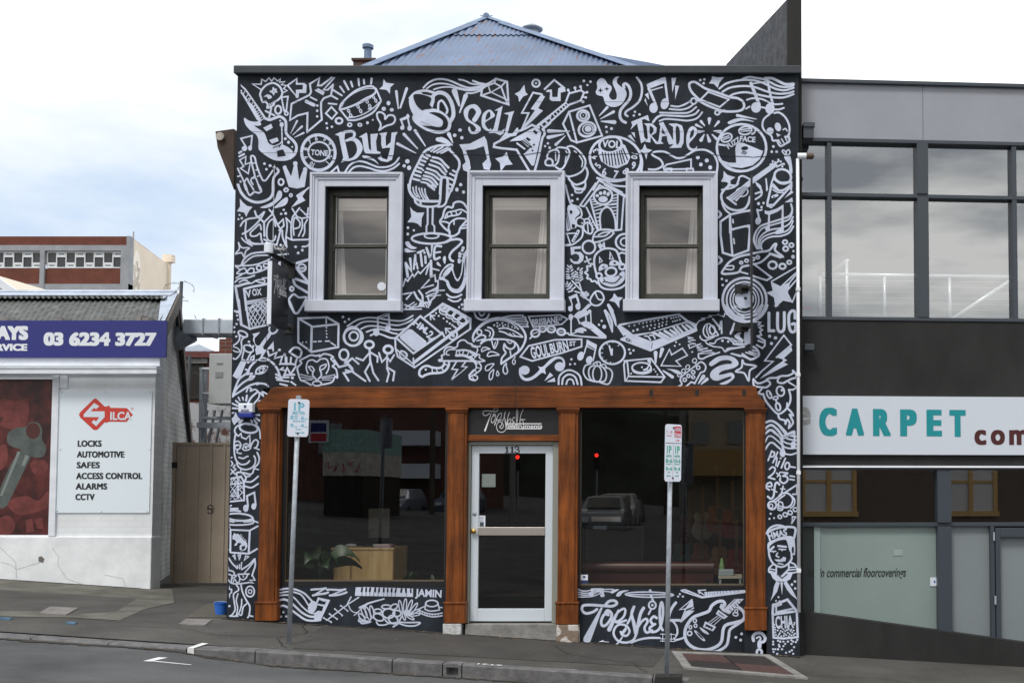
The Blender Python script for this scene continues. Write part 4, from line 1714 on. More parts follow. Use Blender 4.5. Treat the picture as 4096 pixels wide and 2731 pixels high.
s 18 285 875 310 930 350 945 390 920 415 870
l 14 350 890 355 910
s 16 215 980 235 935 265 980 300 970 300 940
f 110 1095 165 1020 170 1060 205 1070 200 1130 180 1135 165 1205
kf 130 1095 155 1060 160 1080 185 1090 175 1120 160 1130 155 1160
e 445 1105 58 72 0 20
e 445 1105 24 26 0 14
d 15 122 1255 163 1303 
d 18 115 1332
s 20 250 1005 290 1080 220 1140 230 1260 240 1350 200 1420 170 1440 280 1440
s 18 280 1135 255 1230 275 1320 260 1420
s 18 330 1210 325 1300 290 1400 240 1440
s 22 320 1010 340 1110 390 1220 440 1310 430 1430 410 1460
s 20 400 1270 350 1320 330 1420 300 1420
l 22 430 1430 480 1445
@ 1080 2320 3.267 L
s 24 130 120 230 105 340 120 450 170 530 250 600 320
s 20 115 165 240 145 340 160 420 200 500 320
s 20 115 200 230 190 320 230 420 340 520 420 600 430
s 28 95 290 150 250 230 260 320 330 420 420 520 470 600 470
s 28 90 380 150 330 230 350 340 430 460 510 560 525 660 515
d 15 175 415 145 472 212 468
e 555 345 56 80 20 0
e 630 465 54 72 20 0
l 16 585 360 630 230 775 260 660 510
f 630 215 690 250 785 255 650 520 640 400 680 400 700 340 610 320
kf 645 250 700 275 735 275 715 315 620 300
kf 620 340 690 350 670 385 600 375
s 26 540 120 600 115 680 110 730 100
l 20 730 100 560 200
s 28 560 195 640 180 720 170 760 155
s 26 745 120 820 120 920 125 985 115
l 20 985 115 780 200
s 28 780 195 880 190 960 170 1000 155
f 1120 90 1250 85 1870 105 1870 215 1110 200
kf 1195 90 1220 90 1210 150 1185 150
kl 6 1205 150 1200 205
kf 1248 90 1270 90 1268 150 1245 150
kl 6 1255 150 1255 205
kf 1300 90 1325 90 1315 150 1290 150
kl 6 1305 150 1305 205
kf 1365 90 1390 92 1385 155 1360 150
kl 6 1360 150 1355 205
kf 1420 95 1440 95 1435 155 1410 155
kl 6 1415 150 1410 205
kf 1475 95 1500 95 1500 155 1475 155
kl 6 1490 155 1485 210
kf 1530 98 1550 98 1548 155 1525 155
kl 6 1535 155 1535 210
kf 1580 100 1605 100 1600 155 1575 155
kl 6 1590 155 1585 210
kf 1640 100 1660 100 1650 160 1625 160
kl 6 1640 160 1635 210
kf 1710 100 1735 103 1725 160 1700 160
kf 1760 103 1790 103 1790 165 1770 165
kl 6 1780 165 1780 215
kf 1830 105 1850 105 1850 165 1830 165
T 100 2070 162 3 w=345 JAMIN
l 16 740 520 1020 310 1160 220
l 16 1000 330 1060 215
l 14 930 330 1020 400
l 14 845 370 945 455
l 14 780 440 880 505
l 14 700 490 800 540
d 12 925 330 848 372 780 437 703 488 1013 397 943 457 877 503 800 543
s 14 1030 330 1060 390 1130 420 1190 370 1270 300 1490 240
s 18 1490 240 1320 290 1170 350 1220 350 1280 300
l 14 1100 455 1160 410
e 1550 430 80 62 0 22
e 1520 345 60 26 0 18
e 1620 345 50 32 -30 18
e 1410 400 50 28 0 18
e 1660 430 52 40 0 20
e 1420 480 70 44 20 20
e 1610 510 64 50 30 20
s 18 1390 540 1420 580 1500 580 1550 560
s 20 1500 510 1560 560 1680 545 1800 550 1960 550 1900 590 1780 590 1690 560
l 20 1690 555 1610 605
s 20 1690 530 1720 470
e 1230 420 26 70 -25 16
e 1280 430 26 90 -20 16
e 1330 410 24 80 -10 16
e 1200 480 24 60 -40 16
s 24 1160 530 1220 530 1310 540 1210 560 1180 540
s 18 1160 520 1170 500 1230 520
e 1705 340 20 80 -10 14
e 1765 330 20 90 5 14
e 1825 340 20 90 20 14
e 1875 370 20 90 35 14
e 1890 410 16 70 60 14
e 1880 445 18 80 85 14
e 1830 480 16 60 -60 14
e 1750 470 16 50 -15 14
e 1790 420 40 40 0 0
e 2115 300 80 42 0 18
l 18 2035 300 2025 370
l 18 2195 300 2215 380
s 18 2025 375 2100 400 2215 385
s 16 2020 340 1960 370 1960 420 2050 460 2140 475 2250 460
s 16 1965 395 2060 430 2150 440 2250 425
l 14 2215 350 2250 355
l 10 1990 420 1995 435
l 10 2020 430 2025 445
l 10 2050 440 2055 455
l 10 2085 445 2090 460
l 10 2120 450 2122 465
l 10 2160 450 2160 465
l 10 2200 448 2200 462
@ 2290 2320 3.267 R
s 14 70 110 120 135 200 135 300 110 400 110
s 14 70 150 140 165 240 160 400 120 530 115
s 14 70 180 150 190 250 185 360 140 500 150
s 14 70 215 160 215 270 205 400 150
f 240 105 300 100 410 130 415 215 380 200 380 170 300 130 280 140 270 200 215 190 240 160
e 245 175 34 28 0 0
e 390 195 30 22 0 0
F 500 160 520 125 610 115 560 150 520 170
F 570 195 600 150 660 130 735 130 660 160 620 205 580 208
e 1005 185 315 34 1 16
l 16 720 185 1290 185
d 20 1015 135
l 22 1030 195 1045 260
l 14 1015 200 1060 260
e 1043 322 46 50 0 22
d 18 1043 322
l 24 1025 380 995 440
d 14 1402 178 1380 210 1443 210
l 18 1420 130 1470 120 1700 215 2255 145
l 18 1430 140 1690 225 2250 155
l 14 1640 130 1740 125
l 14 1640 130 1720 190 2250 130
f 1720 150 2250 125 2250 140 1740 200
kl 6 1760 150 1770 190
kl 6 1790 150 1800 185
kl 6 1820 150 1830 182
kl 6 1850 148 1860 178
kl 6 1890 145 1900 172
kl 6 1930 142 1940 170
kl 6 1970 140 1980 165
kl 6 2010 138 2020 160
kl 6 2060 135 2070 155
kl 6 2110 132 2120 150
kl 6 2160 130 2170 145
d 10 1480 145 1505 150 1650 150 1660 165
s 36 320 375 270 410 180 430 125 390 140 330 240 320 400 330 520 335 580 300 550 265 480 270 430 320
t 380 360 24 190 770 100
s 36 470 420 410 450 375 530 390 590 440 580 500 500 510 430 460 390 430 430 470 450
t 600 390 26 480 640 56
s 30 520 530 580 430 660 370 690 390 670 470 600 530 550 530 600 550 700 520
s 30 720 560 760 480 810 330 770 430 810 560 830 680 800 770 710 810 600 790 540 710 550 630 610 575 700 590 745 660 710 720 650 710 630 670
t 770 430 30 830 690 50
l 26 690 640 710 590
l 40 660 680 690 640
s 42 930 360 890 430 860 560 830 700
s 32 850 620 900 540 960 500 980 540 940 620 970 680 1040 650
s 34 1100 490 1060 470 1020 520 1050 570 1080 570
s 34 1060 580 1010 620 1030 670 1100 660 1150 600 1180 460 1180 330 1160 290 1140 400 1150 580 1180 650
s 36 1350 290 1300 360 1260 470 1250 640
l 36 1260 520 1400 520
s 26 1310 530 1360 600 1370 690 1330 750
s 28 770 810 880 770 1000 750 1140 750
s 26 1340 780 1420 760 1460 740
l 20 570 840 610 800 650 740
l 18 1560 250 1400 380 1480 370 1410 550 1580 400 1500 400 1580 360
f 1560 250 1575 270 1580 340 1500 370 1470 370 1520 300
f 1480 400 1590 400 1430 530 1450 470
s 42 1960 350 1990 310 1960 270 1890 280 1820 330 1780 400 1680 440 1580 480 1510 560 1470 660 1480 770 1540 850 1650 900 1780 900 1900 850 1950 780 1970 640 2010 580 2120 550 2220 520 2250 460 2220 390 2150 340
s 36 1540 850 1650 910 1780 930 1900 920 2010 850 2040 740 2060 640 2160 570 2230 520
f 1980 370 2120 240 2240 240 2050 440 1960 400 1920 350 1940 300 1990 330
kl 8 2140 240 2060 320
kl 10 2210 280 2180 260
kl 10 2180 310 2150 290
kl 10 2150 340 2120 310
kl 10 2110 370 2085 340
kl 10 2080 400 2050 370
L 26 1910 400 2010 470 1980 490 1890 430
kl 10 1920 430 1980 470
l 8 1960 480 1830 600
l 8 1930 470 1800 570
l 8 1900 460 1780 550
L 24 1740 550 1860 610 1830 650 1720 600
kl 12 1750 580 1740 600
kl 12 1790 600 1780 620
kl 12 1820 615 1810 640
F 1660 610 1720 640 1780 690 1770 705 1700 670
F 1590 660 1620 660 1730 770 1710 790 1640 730
ke 1665 720 60 10 45 0
e 1600 525 20 24 0 16
e 1608 590 18 22 0 16
e 1530 690 28 28 0 18
e 1540 610 18 22 0 16
e 2140 400 18 24 0 14
e 2130 440 34 22 10 14
d 18 2210 697 2135 742 2197 778
kf 1145 660 1345 665 1340 740 1145 740
wl 10 1150 700 1340 705
wl 10 1150 760 1335 765
wl 10 1150 790 1335 795
wl 10 1180 690 1180 795
wl 10 1290 690 1290 795
@ 3030 1700 3.409
s 22 110 50 150 10 210 10 280 60 340 140 430 190 550 205
s 22 110 120 150 70 210 70 290 150 370 230 470 260 550 260
s 22 105 230 140 160 190 150 260 200 360 290 440 315 550 310
s 26 105 330 160 250 210 240 270 290 330 340
s 22 300 0 360 60 440 140 550 155
s 22 380 390 460 400 550 370
l 34 320 180 360 370
f 300 165 490 70 520 90 510 110 340 200
kl 8 350 165 480 120
l 26 505 90 505 280
e 342 380 40 54 0 0
e 487 270 34 54 0 0
f 420 0 470 0 430 50
l 22 145 480 195 350
s 22 190 360 230 370 220 420 180 430
l 22 210 510 275 365
s 20 230 470 265 440 250 550
l 22 270 560 300 490
d 14 315 450
l 24 325 580 380 450
e 405 555 30 48 10 22
l 22 450 565 515 575
s 24 165 600 200 570 240 590 220 650 150 710
l 24 150 710 235 735
l 20 260 650 315 695
l 20 270 700 310 640
l 22 330 640 410 650
s 26 410 655 350 690 400 700 410 750 360 790 310 760 310 720
l 22 445 690 505 700
l 22 440 735 500 745
s 24 125 830 190 830 180 780 130 800 120 850 160 880
s 28 300 810 270 780 240 810 220 960 180 1000 140 970
l 18 190 870 265 910
l 22 350 830 320 960
l 18 315 865 375 870
l 24 540 810 370 920
l 20 540 810 535 940 480 940
s 24 290 970 330 930 420 930 480 1000 460 1080 400 1120 330 1110
s 20 420 930 500 1000 500 1080 450 1130
l 22 370 950 250 1040
e 200 1090 56 56 0 24
e 185 1100 24 28 0 14
l 20 200 1040 310 960
l 20 240 1120 290 1060
s 20 290 1040 340 1060 340 1150 280 1150 290 1080
l 18 280 1090 330 1110
l 18 280 1120 330 1140
e 445 1190 30 26 30 18
e 515 1148 28 26 30 18
e 378 1218 30 26 30 18
e 305 1247 26 22 30 18
d 14 180 1205 163 1273 225 1263
L 20 475 1245 520 1250 460 1345
@ 2980 2100 2.8
s 22 240 90 280 30 350 0 430 10 460 40
s 26 250 80 330 40 430 20 560 30 550 140
s 22 250 90 270 130 280 170
T 75 362 95 -13 w=215 HMAS
F 255 200 320 160 440 120 540 130 560 200 560 320 540 330 500 290 470 180 440 160 350 180 280 230 270 280 255 280
kF 525 250 545 240 545 310 525 300
s 22 265 250 275 350 320 430 400 465 470 440 520 380 520 320
s 24 280 280 320 240
l 22 370 230 460 240
l 14 285 290 345 290
l 14 380 265 455 270
f 300 290 330 290 320 310
f 400 270 430 272 415 292
s 16 365 310 350 340 380 355
f 330 380 400 380 430 350 460 360 455 400 390 410 350 400
l 14 370 425 425 435
s 18 320 430 270 480 270 520 300 530
l 14 270 485 350 500
l 14 270 510 350 530
l 18 350 470 350 530
l 18 490 430 490 490 410 570
s 18 500 410 560 440 590 510 540 530 470 530
l 14 500 470 580 465
l 14 490 500 585 490
f 285 535 350 530 410 575 460 530 535 530 510 600 460 630 350 625 310 590
kl 12 360 545 415 590 470 545
f 350 625 390 640 360 740 285 845 310 770 325 680
f 430 640 465 625 530 720 590 835 520 780 470 720
f 395 630 425 640 415 780
d 15 560 627 525 662 563 705
d 11 375 802 348 844 388 848
l 28 310 990 315 890 350 880 475 830 580 960
l 18 350 900 350 970 540 930
l 18 350 970 350 980 530 960
L 24 310 1000 580 960 590 1250 430 1265 320 1255
l 34 400 880 340 900
T 140 440 1075 -3 w=200 CHIA
d 10 330 1110 335 1140 340 1165 380 1150 365 1175 400 1180 390 1205 430 1160 420 1190 450 1180 440 1210 470 1170 490 1160 480 1200 510 1180 500 1215 530 1195 520 1165 540 1140 550 1110 555 1090 545 1175 560 1210 340 1195 345 1225 370 1240 380 1220 405 1240 435 1235 460 1225 490 1240 520 1230 545 1225
d 12 315 1300 370 1290 395 1300 430 1300 480 1300 520 1285 540 1300 585 1280 315 1330 380 1335 450 1325 520 1325 570 1305 315 1385 340 1385 370 1385 415 1385 430 1350 550 1362 320 1415 525 1397 500 1412 460 1425 360 1437 540 1435 385 1355
s 34 95 1290 90 1240 130 1205 190 1210 225 1260 210 1300 175 1310 165 1360
s 20 150 1360 150 1310 175 1270 160 1245 130 1260
e 160 1420 28 34 0 26
"""
# ------------------------------------------------------------------ palette
paint_black = mat('painted black wall', (0.019,0.0245,0.034), 0.75, var=0.42, spec=0.2, scale=2.6, stretch=(1,1,.4), bump=0.3, bscale=16)
paint_white = mat('lavender white spray paint', (0.57,0.63,0.785), 0.7, var=0.14, scale=3, spec=0.2)
lav = mat('lavender window paint', (0.57,0.61,0.71), 0.55, var=0.06, scale=4, bump=0.05, bscale=30)
coping_m = mat('charcoal coping', (0.034,0.042,0.052), 0.6, var=0.2, scale=3)
wood = mat('stained timber', (0.045,0.013,0.004), 0.5, spec=0.25, col2=(0.27,0.078,0.015), scale=2.6, stretch=(7,7,0.55), bump=0.1, bscale=14, lo=.25, hi=.75)
wood_h = mat('stained timber beam', (0.045,0.013,0.004), 0.5, spec=0.25, col2=(0.26,0.073,0.014), scale=2.6, stretch=(0.55,7,7), bump=0.1, bscale=14, lo=.25, hi=.75)
sash_m = mat('dark green sash paint', (0.055,0.058,0.048), 0.5, var=0.2, scale=8)
frame_blk = mat('black frame paint', (0.012,0.012,0.014), 0.4)
alum = mat('pale door paint', (0.60,0.67,0.74), 0.45)
jamb_m = mat('grey door frame', (0.27,0.28,0.25), 0.5)
steel = mat('brushed metal', (0.55,0.50,0.47), 0.35, metal=0.8)
galv = mat('galvanised steel', (0.36,0.40,0.45), 0.5, metal=0.2, var=0.18, scale=14)
brass = mat('brass', (0.75,0.50,0.16), 0.25, metal=1.0)
glass_up = glass_mat('upper window glass', 0.17, (0.85,0.85,0.85), (1,0.95,0.91), wob=0.12)
glass_shop = glass_mat('shop window glass', 0.07, (0.74,0.74,0.72))
glass_car = glass_mat('carpet shop glass', 0.36, (0.85,0.88,0.9), (0.93,0.97,1.0), wob=0.05, wscale=0.5)
glass_low = glass_mat('carpet shop lower glass', 0.17, (0.8,0.8,0.8))
frost = mat('frosted film', (0.235,0.305,0.295), 0.45, var=0.06, scale=0.8)
white_sign = mat('white sign face', (0.76,0.82,0.92), 0.4)
asphalt = mat('asphalt', (0.075,0.077,0.080), 0.9, spec=0.2, col2=(0.115,0.118,0.121), scale=70, bump=0.35, bscale=160, lo=.3, hi=.7)
foot_m = mat('footpath asphalt', (0.062,0.060,0.057), 0.9, spec=0.2, col2=(0.105,0.101,0.095), scale=60, bump=0.3, bscale=170, lo=.3, hi=.7)
def blotch(m, amt=0.35, sc=0.9):      # wide soft wear over a fine-grained material
    n=m.node_tree.nodes; l=m.node_tree.links; b=n['Principled BSDF']
    src=b.inputs['Base Color'].links[0].from_socket
    t=n.new('ShaderNodeTexCoord'); z=n.new('ShaderNodeTexNoise'); z.inputs['Scale'].default_value=sc; z.inputs['Detail'].default_value=7; z.inputs['Roughness'].default_value=.6
    l.new(t.outputs['Object'],z.inputs['Vector'])
    r=n.new('ShaderNodeMapRange'); r.inputs['From Min'].default_value=.3; r.inputs['From Max'].default_value=.7; r.inputs['To Min'].default_value=1-amt; r.inputs['To Max'].default_value=1+amt
    l.new(z.outputs['Fac'],r.inputs['Value'])
    x=n.new('ShaderNodeMix'); x.data_type='RGBA'; x.blend_type='MULTIPLY'; x.inputs['Factor'].default_value=1
    l.new(src,x.inputs['A']); l.new(r.outputs['Result'],x.inputs['B']); l.new(x.outputs['Result'],b.inputs['Base Color'])
for m_ in (asphalt, foot_m): blotch(m_, .36, .8)
for m_ in (wood, wood_h): blotch(m_, .45, 1.9)
concrete = mat('worn concrete', (0.17,0.17,0.165), 0.9, col2=(0.30,0.30,0.29), scale=5, bump=0.3, bscale=60)
kerb_m = mat('kerb stone', (0.085,0.085,0.088), 0.85, col2=(0.17,0.17,0.175), scale=9, bump=0.3, bscale=60)
moss_m = mat('mossy concrete apron', (0.075,0.076,0.062), 0.95, col2=(0.16,0.155,0.135), scale=2.2, bump=0.4, bscale=50)
line_m = mat('road line paint', (0.72,0.73,0.74), 0.7, var=.12, scale=20)
dark = mat('dark interior', (0.020,0.019,0.018), 0.9)
black_m = mat('black lacquer', (0.010,0.010,0.012), 0.35)

# ------------------------------------------------------------------ ground, footpath, kerb, road
KY = -1.90
def gquads(mb, xs, ys, zf):
    nx=len(xs); vs=[(x,y,zf(x,y)) for y in ys for x in xs]
    fs=[(j*nx+i,j*nx+i+1,(j+1)*nx+i+1,(j+1)*nx+i) for j in range(len(ys)-1) for i in range(nx-1)]
    mb.add(vs,fs)
mb=MB(); gquads(mb, [-90,-40,-20,0,20,40,90],[KY+.16,0,4,20,60,160], lambda x,y: zg(max(-30,min(30,x)),y))
tag(mb.build('footpath', foot_m, origin=(0,0,0)), kind='structure')
XK = [-60,-25,-13.5,G(440,1485).x,G(600,1495).x]
def kh(x):                                   # kerb upstand: low at the crossing on the left
    a,b = G(380,1480).x, G(610,1495).x
    t=min(1,max(0,(x-a)/(b-a))); return 0.045+0.085*t
RYS=[KY+.02,-3.2,-5.5,-9,-20,-60,-160]
def rz0(x,y): return zg(max(-30,min(30,x)),KY)-0.13+min(0.12,0.03*(KY-y)) + (0.13-kh(x))*(1 if y>KY-.2 else 0.5 if y>-4 else 0)
def rz_(x,y):
    for a,b in zip(RYS[:-1],RYS[1:]):
        if b<=y<=a: t=(a-y)/(a-b); return rz0(x,a)*(1-t)+rz0(x,b)*t
    return rz0(x,y)
mb=MB(); gquads(mb,[-60,-40,-25,-18]+[-16+.5*i for i in range(49)]+[12,25,40,60],RYS,rz0)
tag(mb.build('road', asphalt, origin=(0,0,0)), kind='structure')
mb=MB(); x=-14.0; joints=[-14,-11.6]
joints += [G(62,1462).x, G(255,1470).x, G(435,1482).x, G(590,1493).x, G(905,1513).x, G(1018,1522).x, G(1062,1525).x, G(1500,1552).x, 1.6, 3.2, 4.8, 6.4]
joints=sorted(joints)
for a,b in zip(joints[:-1],joints[1:]):
    n=6; g=.006
    for i in range(n):
        xa=a+g+(b-a-2*g)*i/n; xb=a+g+(b-a-2*g)*(i+1)/n
        wa=.15+.22*(0.13-kh(xa))/.085; wb=.15+.22*(0.13-kh(xb))/.085
        za,zb=zg(xa,KY)+.004,zg(xb,KY)+.004; ka,kb=za-kh(xa)-.06,zb-kh(xb)-.06
        da=(0.13-kh(xa))*.28; db=(0.13-kh(xb))*.28     # crossing: the front edge rolls down
        hole = abs((a+b)/2-G(1040,1530).x)<.05
        if hole and i in (1,2,3,4):
            mb.add([(xa,KY,za),(xb,KY,zb),(xb,KY+wb,zb),(xa,KY+wa,za),(xa,KY,za-.035),(xb,KY,zb-.035)],[(0,1,2,3),(4,5,1,0)])
            mb.add([(xa,KY,za-.105),(xb,KY,zb-.105),(xb,KY,kb),(xa,KY,ka)],[(3,2,1,0)])
            mb.add([(xa,KY+.12,za-.03),(xb,KY+.12,zb-.03),(xb,KY+.12,kb),(xa,KY+.12,ka)],[(3,2,1,0)])
        else:
            mb.add([(xa,KY,za-da-.012),(xb,KY,zb-db-.012),(xb,KY+.012,zb-db),(xa,KY+.012,za-da),(xb,KY+wb,zb),(xa,KY+wa,za),(xa,KY,ka),(xb,KY,kb),(xb,KY+wb,kb),(xa,KY+wa,ka)],
               [(0,1,2,3),(3,2,4,5),(6,7,1,0),(7,8,4,2,1),(9,6,0,3,5)])
tag(mb.build('kerb', kerb_m, origin=(0,KY,0)), kind='structure')
def slab(name, pts, m, h=0.004, gfun=G, lift=None):
    mb=MB(); ps=[gfun(*p) for p in pts]
    mb.extrude([(p.x,p.y,p.z+h) for p in ps],(0,0,-h-.02)); return mb.build(name,m)
# apron of mossy concrete in front of the locksmith, gravel strip by the black wall
def GY(u,v,Y):
    p=P(u,v,Y); return Vector((p.x,Y,zg(p.x,Y)))
mb=MB()
apr=[G(-30,1415),G(150,1418),G(275,1425),G(330,1398),G(400,1380)]
top=[Vector((-7.6,2.6,zg(-7.6))),Vector((-12,2.6,zg(-12)))]
mb.add([(p.x,p.y,zg(p.x,p.y)+.005) for p in apr+top],[tuple(range(len(apr)+2))])
tag(mb.build('apron', moss_m), kind='structure')
grav=mat('gravel soil',(0.055,0.048,0.036),1.0,col2=(0.16,0.15,0.13),scale=55,bump=.9,bscale=70)
mb=MB(); gp=[G(428,1418),G(470,1385),G(512,1373),G(519,1418)]
mb.add([(p.x,p.y,zg(p.x,p.y)+.006) for p in gp],[(0,1,2,3)])
tag(mb.build('gravel', grav), kind='stuff')
def lowpatch(name,pts,m,h=.004):
    mb=MB(); ps=[G(*p) for p in pts]; mb.add([(p.x,p.y,zg(p.x,min(p.y,0))+h) for p in ps],[tuple(range(len(ps)))]); return tag(mb.build(name,m,origin=(0,0,0)),kind='structure')
fp2=mat('newer footpath asphalt',(0.052,0.050,0.048),.9,spec=.2,col2=(0.092,0.088,0.084),scale=60,bump=.35,bscale=170,lo=.3,hi=.7); blotch(fp2,.28,1.1)
lowpatch('footpath_patch',[(672,1489),(742,1436),(1070,1452),(1330,1474),(1530,1494),(1500,1531),(910,1499)],fp2)
fp3=mat('old footpath repair',(0.070,0.068,0.064),.95,spec=.2,col2=(0.115,0.112,0.105),scale=45,bump=.4,bscale=150); blotch(fp3,.25,1.5)
lowpatch('footpath_patch',[(1590,1552),(1760,1568),(1760,1590),(1560,1580)],fp3,.005)
mb=MB(); random.seed(21)
for i in range(150):
    x=random.uniform(-11,1.8); y=random.uniform(-1.7,-.08); rr=random.uniform(.005,.014); zz=zg(x,y)+.0075
    mb.add([(x+a*random.uniform(.8,1.2),y+b*random.uniform(.8,1.2),zz) for a,b in ell(0,0,rr,rr,0,8)],[tuple(range(8))])
tag(mb.build('gum_spots',mat('old chewing gum',(0.16,0.155,0.15),.9,var=.4,scale=3)),kind='stuff')
mb=MB()
for i in range(420):
    if i<240: x=random.uniform(-12,4); y=KY-random.uniform(.015,.16)**1.3; zz=zg(x,KY)-.13+.008+(0.13-kh(x))
    else: x=random.uniform(-5.8,.8); y=-abs(random.gauss(0,.05))-.01; zz=zg(x,y)+.009
    rr=random.uniform(.006,.022); an=random.uniform(0,6.3)
    mb.add([(x+math.cos(an)*rr,y+math.sin(an)*rr,zz),(x+math.cos(an+1.8)*rr*.5,y+math.sin(an+1.8)*rr*.5,zz+random.uniform(0,.01)),(x-math.cos(an)*rr,y-math.sin(an)*rr,zz+.002),(x+math.cos(an-1.8)*rr*.5,y+math.sin(an-1.8)*rr*.5,zz)],[(0,1,2,3)])
tag(mb.build('leaf_litter',mat('dry leaf litter',(0.10,0.06,0.03),.95,col2=(0.22,0.17,0.11),scale=9)),kind='stuff')
mb=MB(); random.seed(31)
for k,pts in enumerate((((-8.9,-.1),(-8.3,-.7),(-8.5,-1.3),(-8.1,-1.74)),((-4.9,-.02),(-4.6,-.6),(-4.75,-1.1),(-4.4,-1.72)),((-1.95,-.35),(-1.7,-.9),(-1.0,-1.2),(-.8,-1.73)),((-6.6,-1.0),(-5.9,-.85),(-5.3,-1.15),(-4.62,-.9)),((.2,-.9),(.9,-1.2),(1.6,-1.1),(2.2,-1.5)))):
    q=[]
    for a,b in zip(pts[:-1],pts[1:]):
        for i in range(8): t=i/8; q.append((1000*(a[0]+(b[0]-a[0])*t)+random.uniform(-18,18),1000*(a[1]+(b[1]-a[1])*t)+random.uniform(-18,18)))
    v,f=ribbon(q,9,False); mb.add([(x/1000,y/1000,zg(x/1000,y/1000)+.0065+.0004*k) for x,y in v],f)
tag(mb.build('footpath_crack',mat('crack dirt',(0.018,0.017,0.015),1.0)),kind='structure')
mb=MB(); random.seed(41)      # dirt along wall foot and gutter, kept dark to paint in contact shade
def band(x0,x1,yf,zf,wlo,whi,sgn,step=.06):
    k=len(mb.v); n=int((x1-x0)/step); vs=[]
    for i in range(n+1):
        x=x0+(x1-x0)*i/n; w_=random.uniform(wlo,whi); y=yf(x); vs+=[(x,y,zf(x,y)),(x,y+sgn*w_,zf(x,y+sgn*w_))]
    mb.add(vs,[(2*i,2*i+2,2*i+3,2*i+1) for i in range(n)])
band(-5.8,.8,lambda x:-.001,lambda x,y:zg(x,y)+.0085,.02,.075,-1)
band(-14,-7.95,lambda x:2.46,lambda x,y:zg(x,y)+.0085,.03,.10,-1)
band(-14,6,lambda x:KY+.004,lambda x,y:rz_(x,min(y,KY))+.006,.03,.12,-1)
tag(mb.build('dirt_contact_shade',mat('gutter dirt and contact shade',(0.020,0.018,0.015),1.0,col2=(0.05,0.046,0.038),scale=22)),kind='stuff')
# kerb paint and road lines
def road_pt(u,v):
    d=ray(u*K,v*K); z0=GA+GC*KY-.13+.03*KY
    t=(z0-EYE-.03*CAMY)/(d.z-GB*d.x+.03*d.y) if False else None
    # march to the road surface
    t=11.0
    for _ in range(60):
        x,y,z=d.x*t,CAMY+d.y*t,EYE+d.z*t
        t+= (z-rz_(x,min(y,KY)))/(-d.z)*0.6
    return Vector((d.x*t,CAMY+d.y*t,EYE+d.z*t))
mb=MB()
for poly in ([(328,1519),(364,1510),(385,1511),(346,1520)],[(344,1519),(350,1518),(440,1527),(437,1528)]):
    mb.add([tuple(road_pt(*p)+Vector((0,0,.008))) for p in poly],[(0,1,2,3)])
tag(mb.build('road_marking', line_m), 'worn white L-shaped line painted on the road at left','road marking')
mb=MB(); a,b=G(428,1484).x,G(448,1486).x
z_=lambda x: zg(x,KY)+.009-(0.13-kh(x))*.28
a,b=G(432,1484).x,G(444,1486).x
mb.add([(a+.05,KY+.20,zg(a)+GC*KY+.012),(b+.05,KY+.20,zg(b)+GC*KY+.012),(b,KY-.006,z_(b)),(a,KY-.006,z_(a)),(b,KY-.006,z_(b)-.06),(a,KY-.006,z_(a)-.06)],[(3,2,1,0),(5,4,2,3)])
tag(mb.build('kerb_marking', line_m), 'white painted bay mark over the lowered kerb edge','kerb marking')
mb=MB(); p0=G(1125,1528)
lettering(mb,'6T21',.075,.24,lambda x,y:(p0.x+x,p0.y+y*.8,zg(p0.x+x,p0.y+y*.8)+.012),rot=math.pi)
tag(mb.build('kerb_lettering', line_m),'small white number stencilled on the kerb top','kerb number')
# access covers
lid_m=mat('pit lid',(0.19,0.18,0.175),.85,var=.25,scale=9); blue_lid=mat('blue lid',(0.05,0.12,0.20),.6,var=.3,scale=12)
for i,(q,m_,lb,h) in enumerate([
  ([(88,1409),(115,1394),(180,1397),(152,1413)],lid_m,'larger grey service lid in front of the locksmith, set in the footpath',.012),
  ([(410,1434),(428,1422),(487,1424),(470,1437)],lid_m,'grey service lid in the footpath near the black wall corner',.012),
  ([(-6,1421),(2,1418),(30,1420),(22,1424)],blue_lid,'small blue hydrant plate at the left end of the footpath',.01),
  ([(150,1432),(158,1428),(178,1430),(170,1434)],blue_lid,'small blue hydrant plate between the two grey lids',.01)]):
    tag(slab('access_cover',q,m_,h), lb,'access cover','covers set in the footpath')
# cellar light frame at right
fr=[(1543,1498),(1768,1506),(1856,1560),(1570,1536)]
mb=MB(); ps=[G(*p) for p in fr]
c=sum(ps,Vector())/4; inn=[p+(c-p)*.16 for p in ps]
root=thing('cellar_light','concrete framed cellar light with four dark red panels by the question mark','cellar light',tuple(ps[0]))
mb=MB()
for i in range(4):
    j=(i+1)%4; mb.extrude([p+Vector((0,0,.02)) for p in (ps[i],ps[j],inn[j],inn[i])],(0,0,-.06))
mb.build('frame',concrete,root)
tile_a=mat('cellar tile dark',(0.028,0.022,0.022),.7,var=.4,scale=25,bump=.5,bscale=60); tile_b=mat('cellar tile red',(0.075,0.040,0.036),.75,var=.3,scale=25,bump=.5,bscale=60)
mids=[(inn[i]+inn[(i+1)%4])/2 for i in range(4)]; cc=sum(inn,Vector())/4
for i in range(4):
    mb=MB(); q=[inn[i],mids[i],cc,mids[i-1]]; qc=sum(q,Vector())/4; q=[p+(qc-p)*.03+Vector((0,0,.012)) for p in q]
    mb.extrude(q,(0,0,-.03)); mb.build('panel',tile_b if i in(0,2) else tile_a,root)
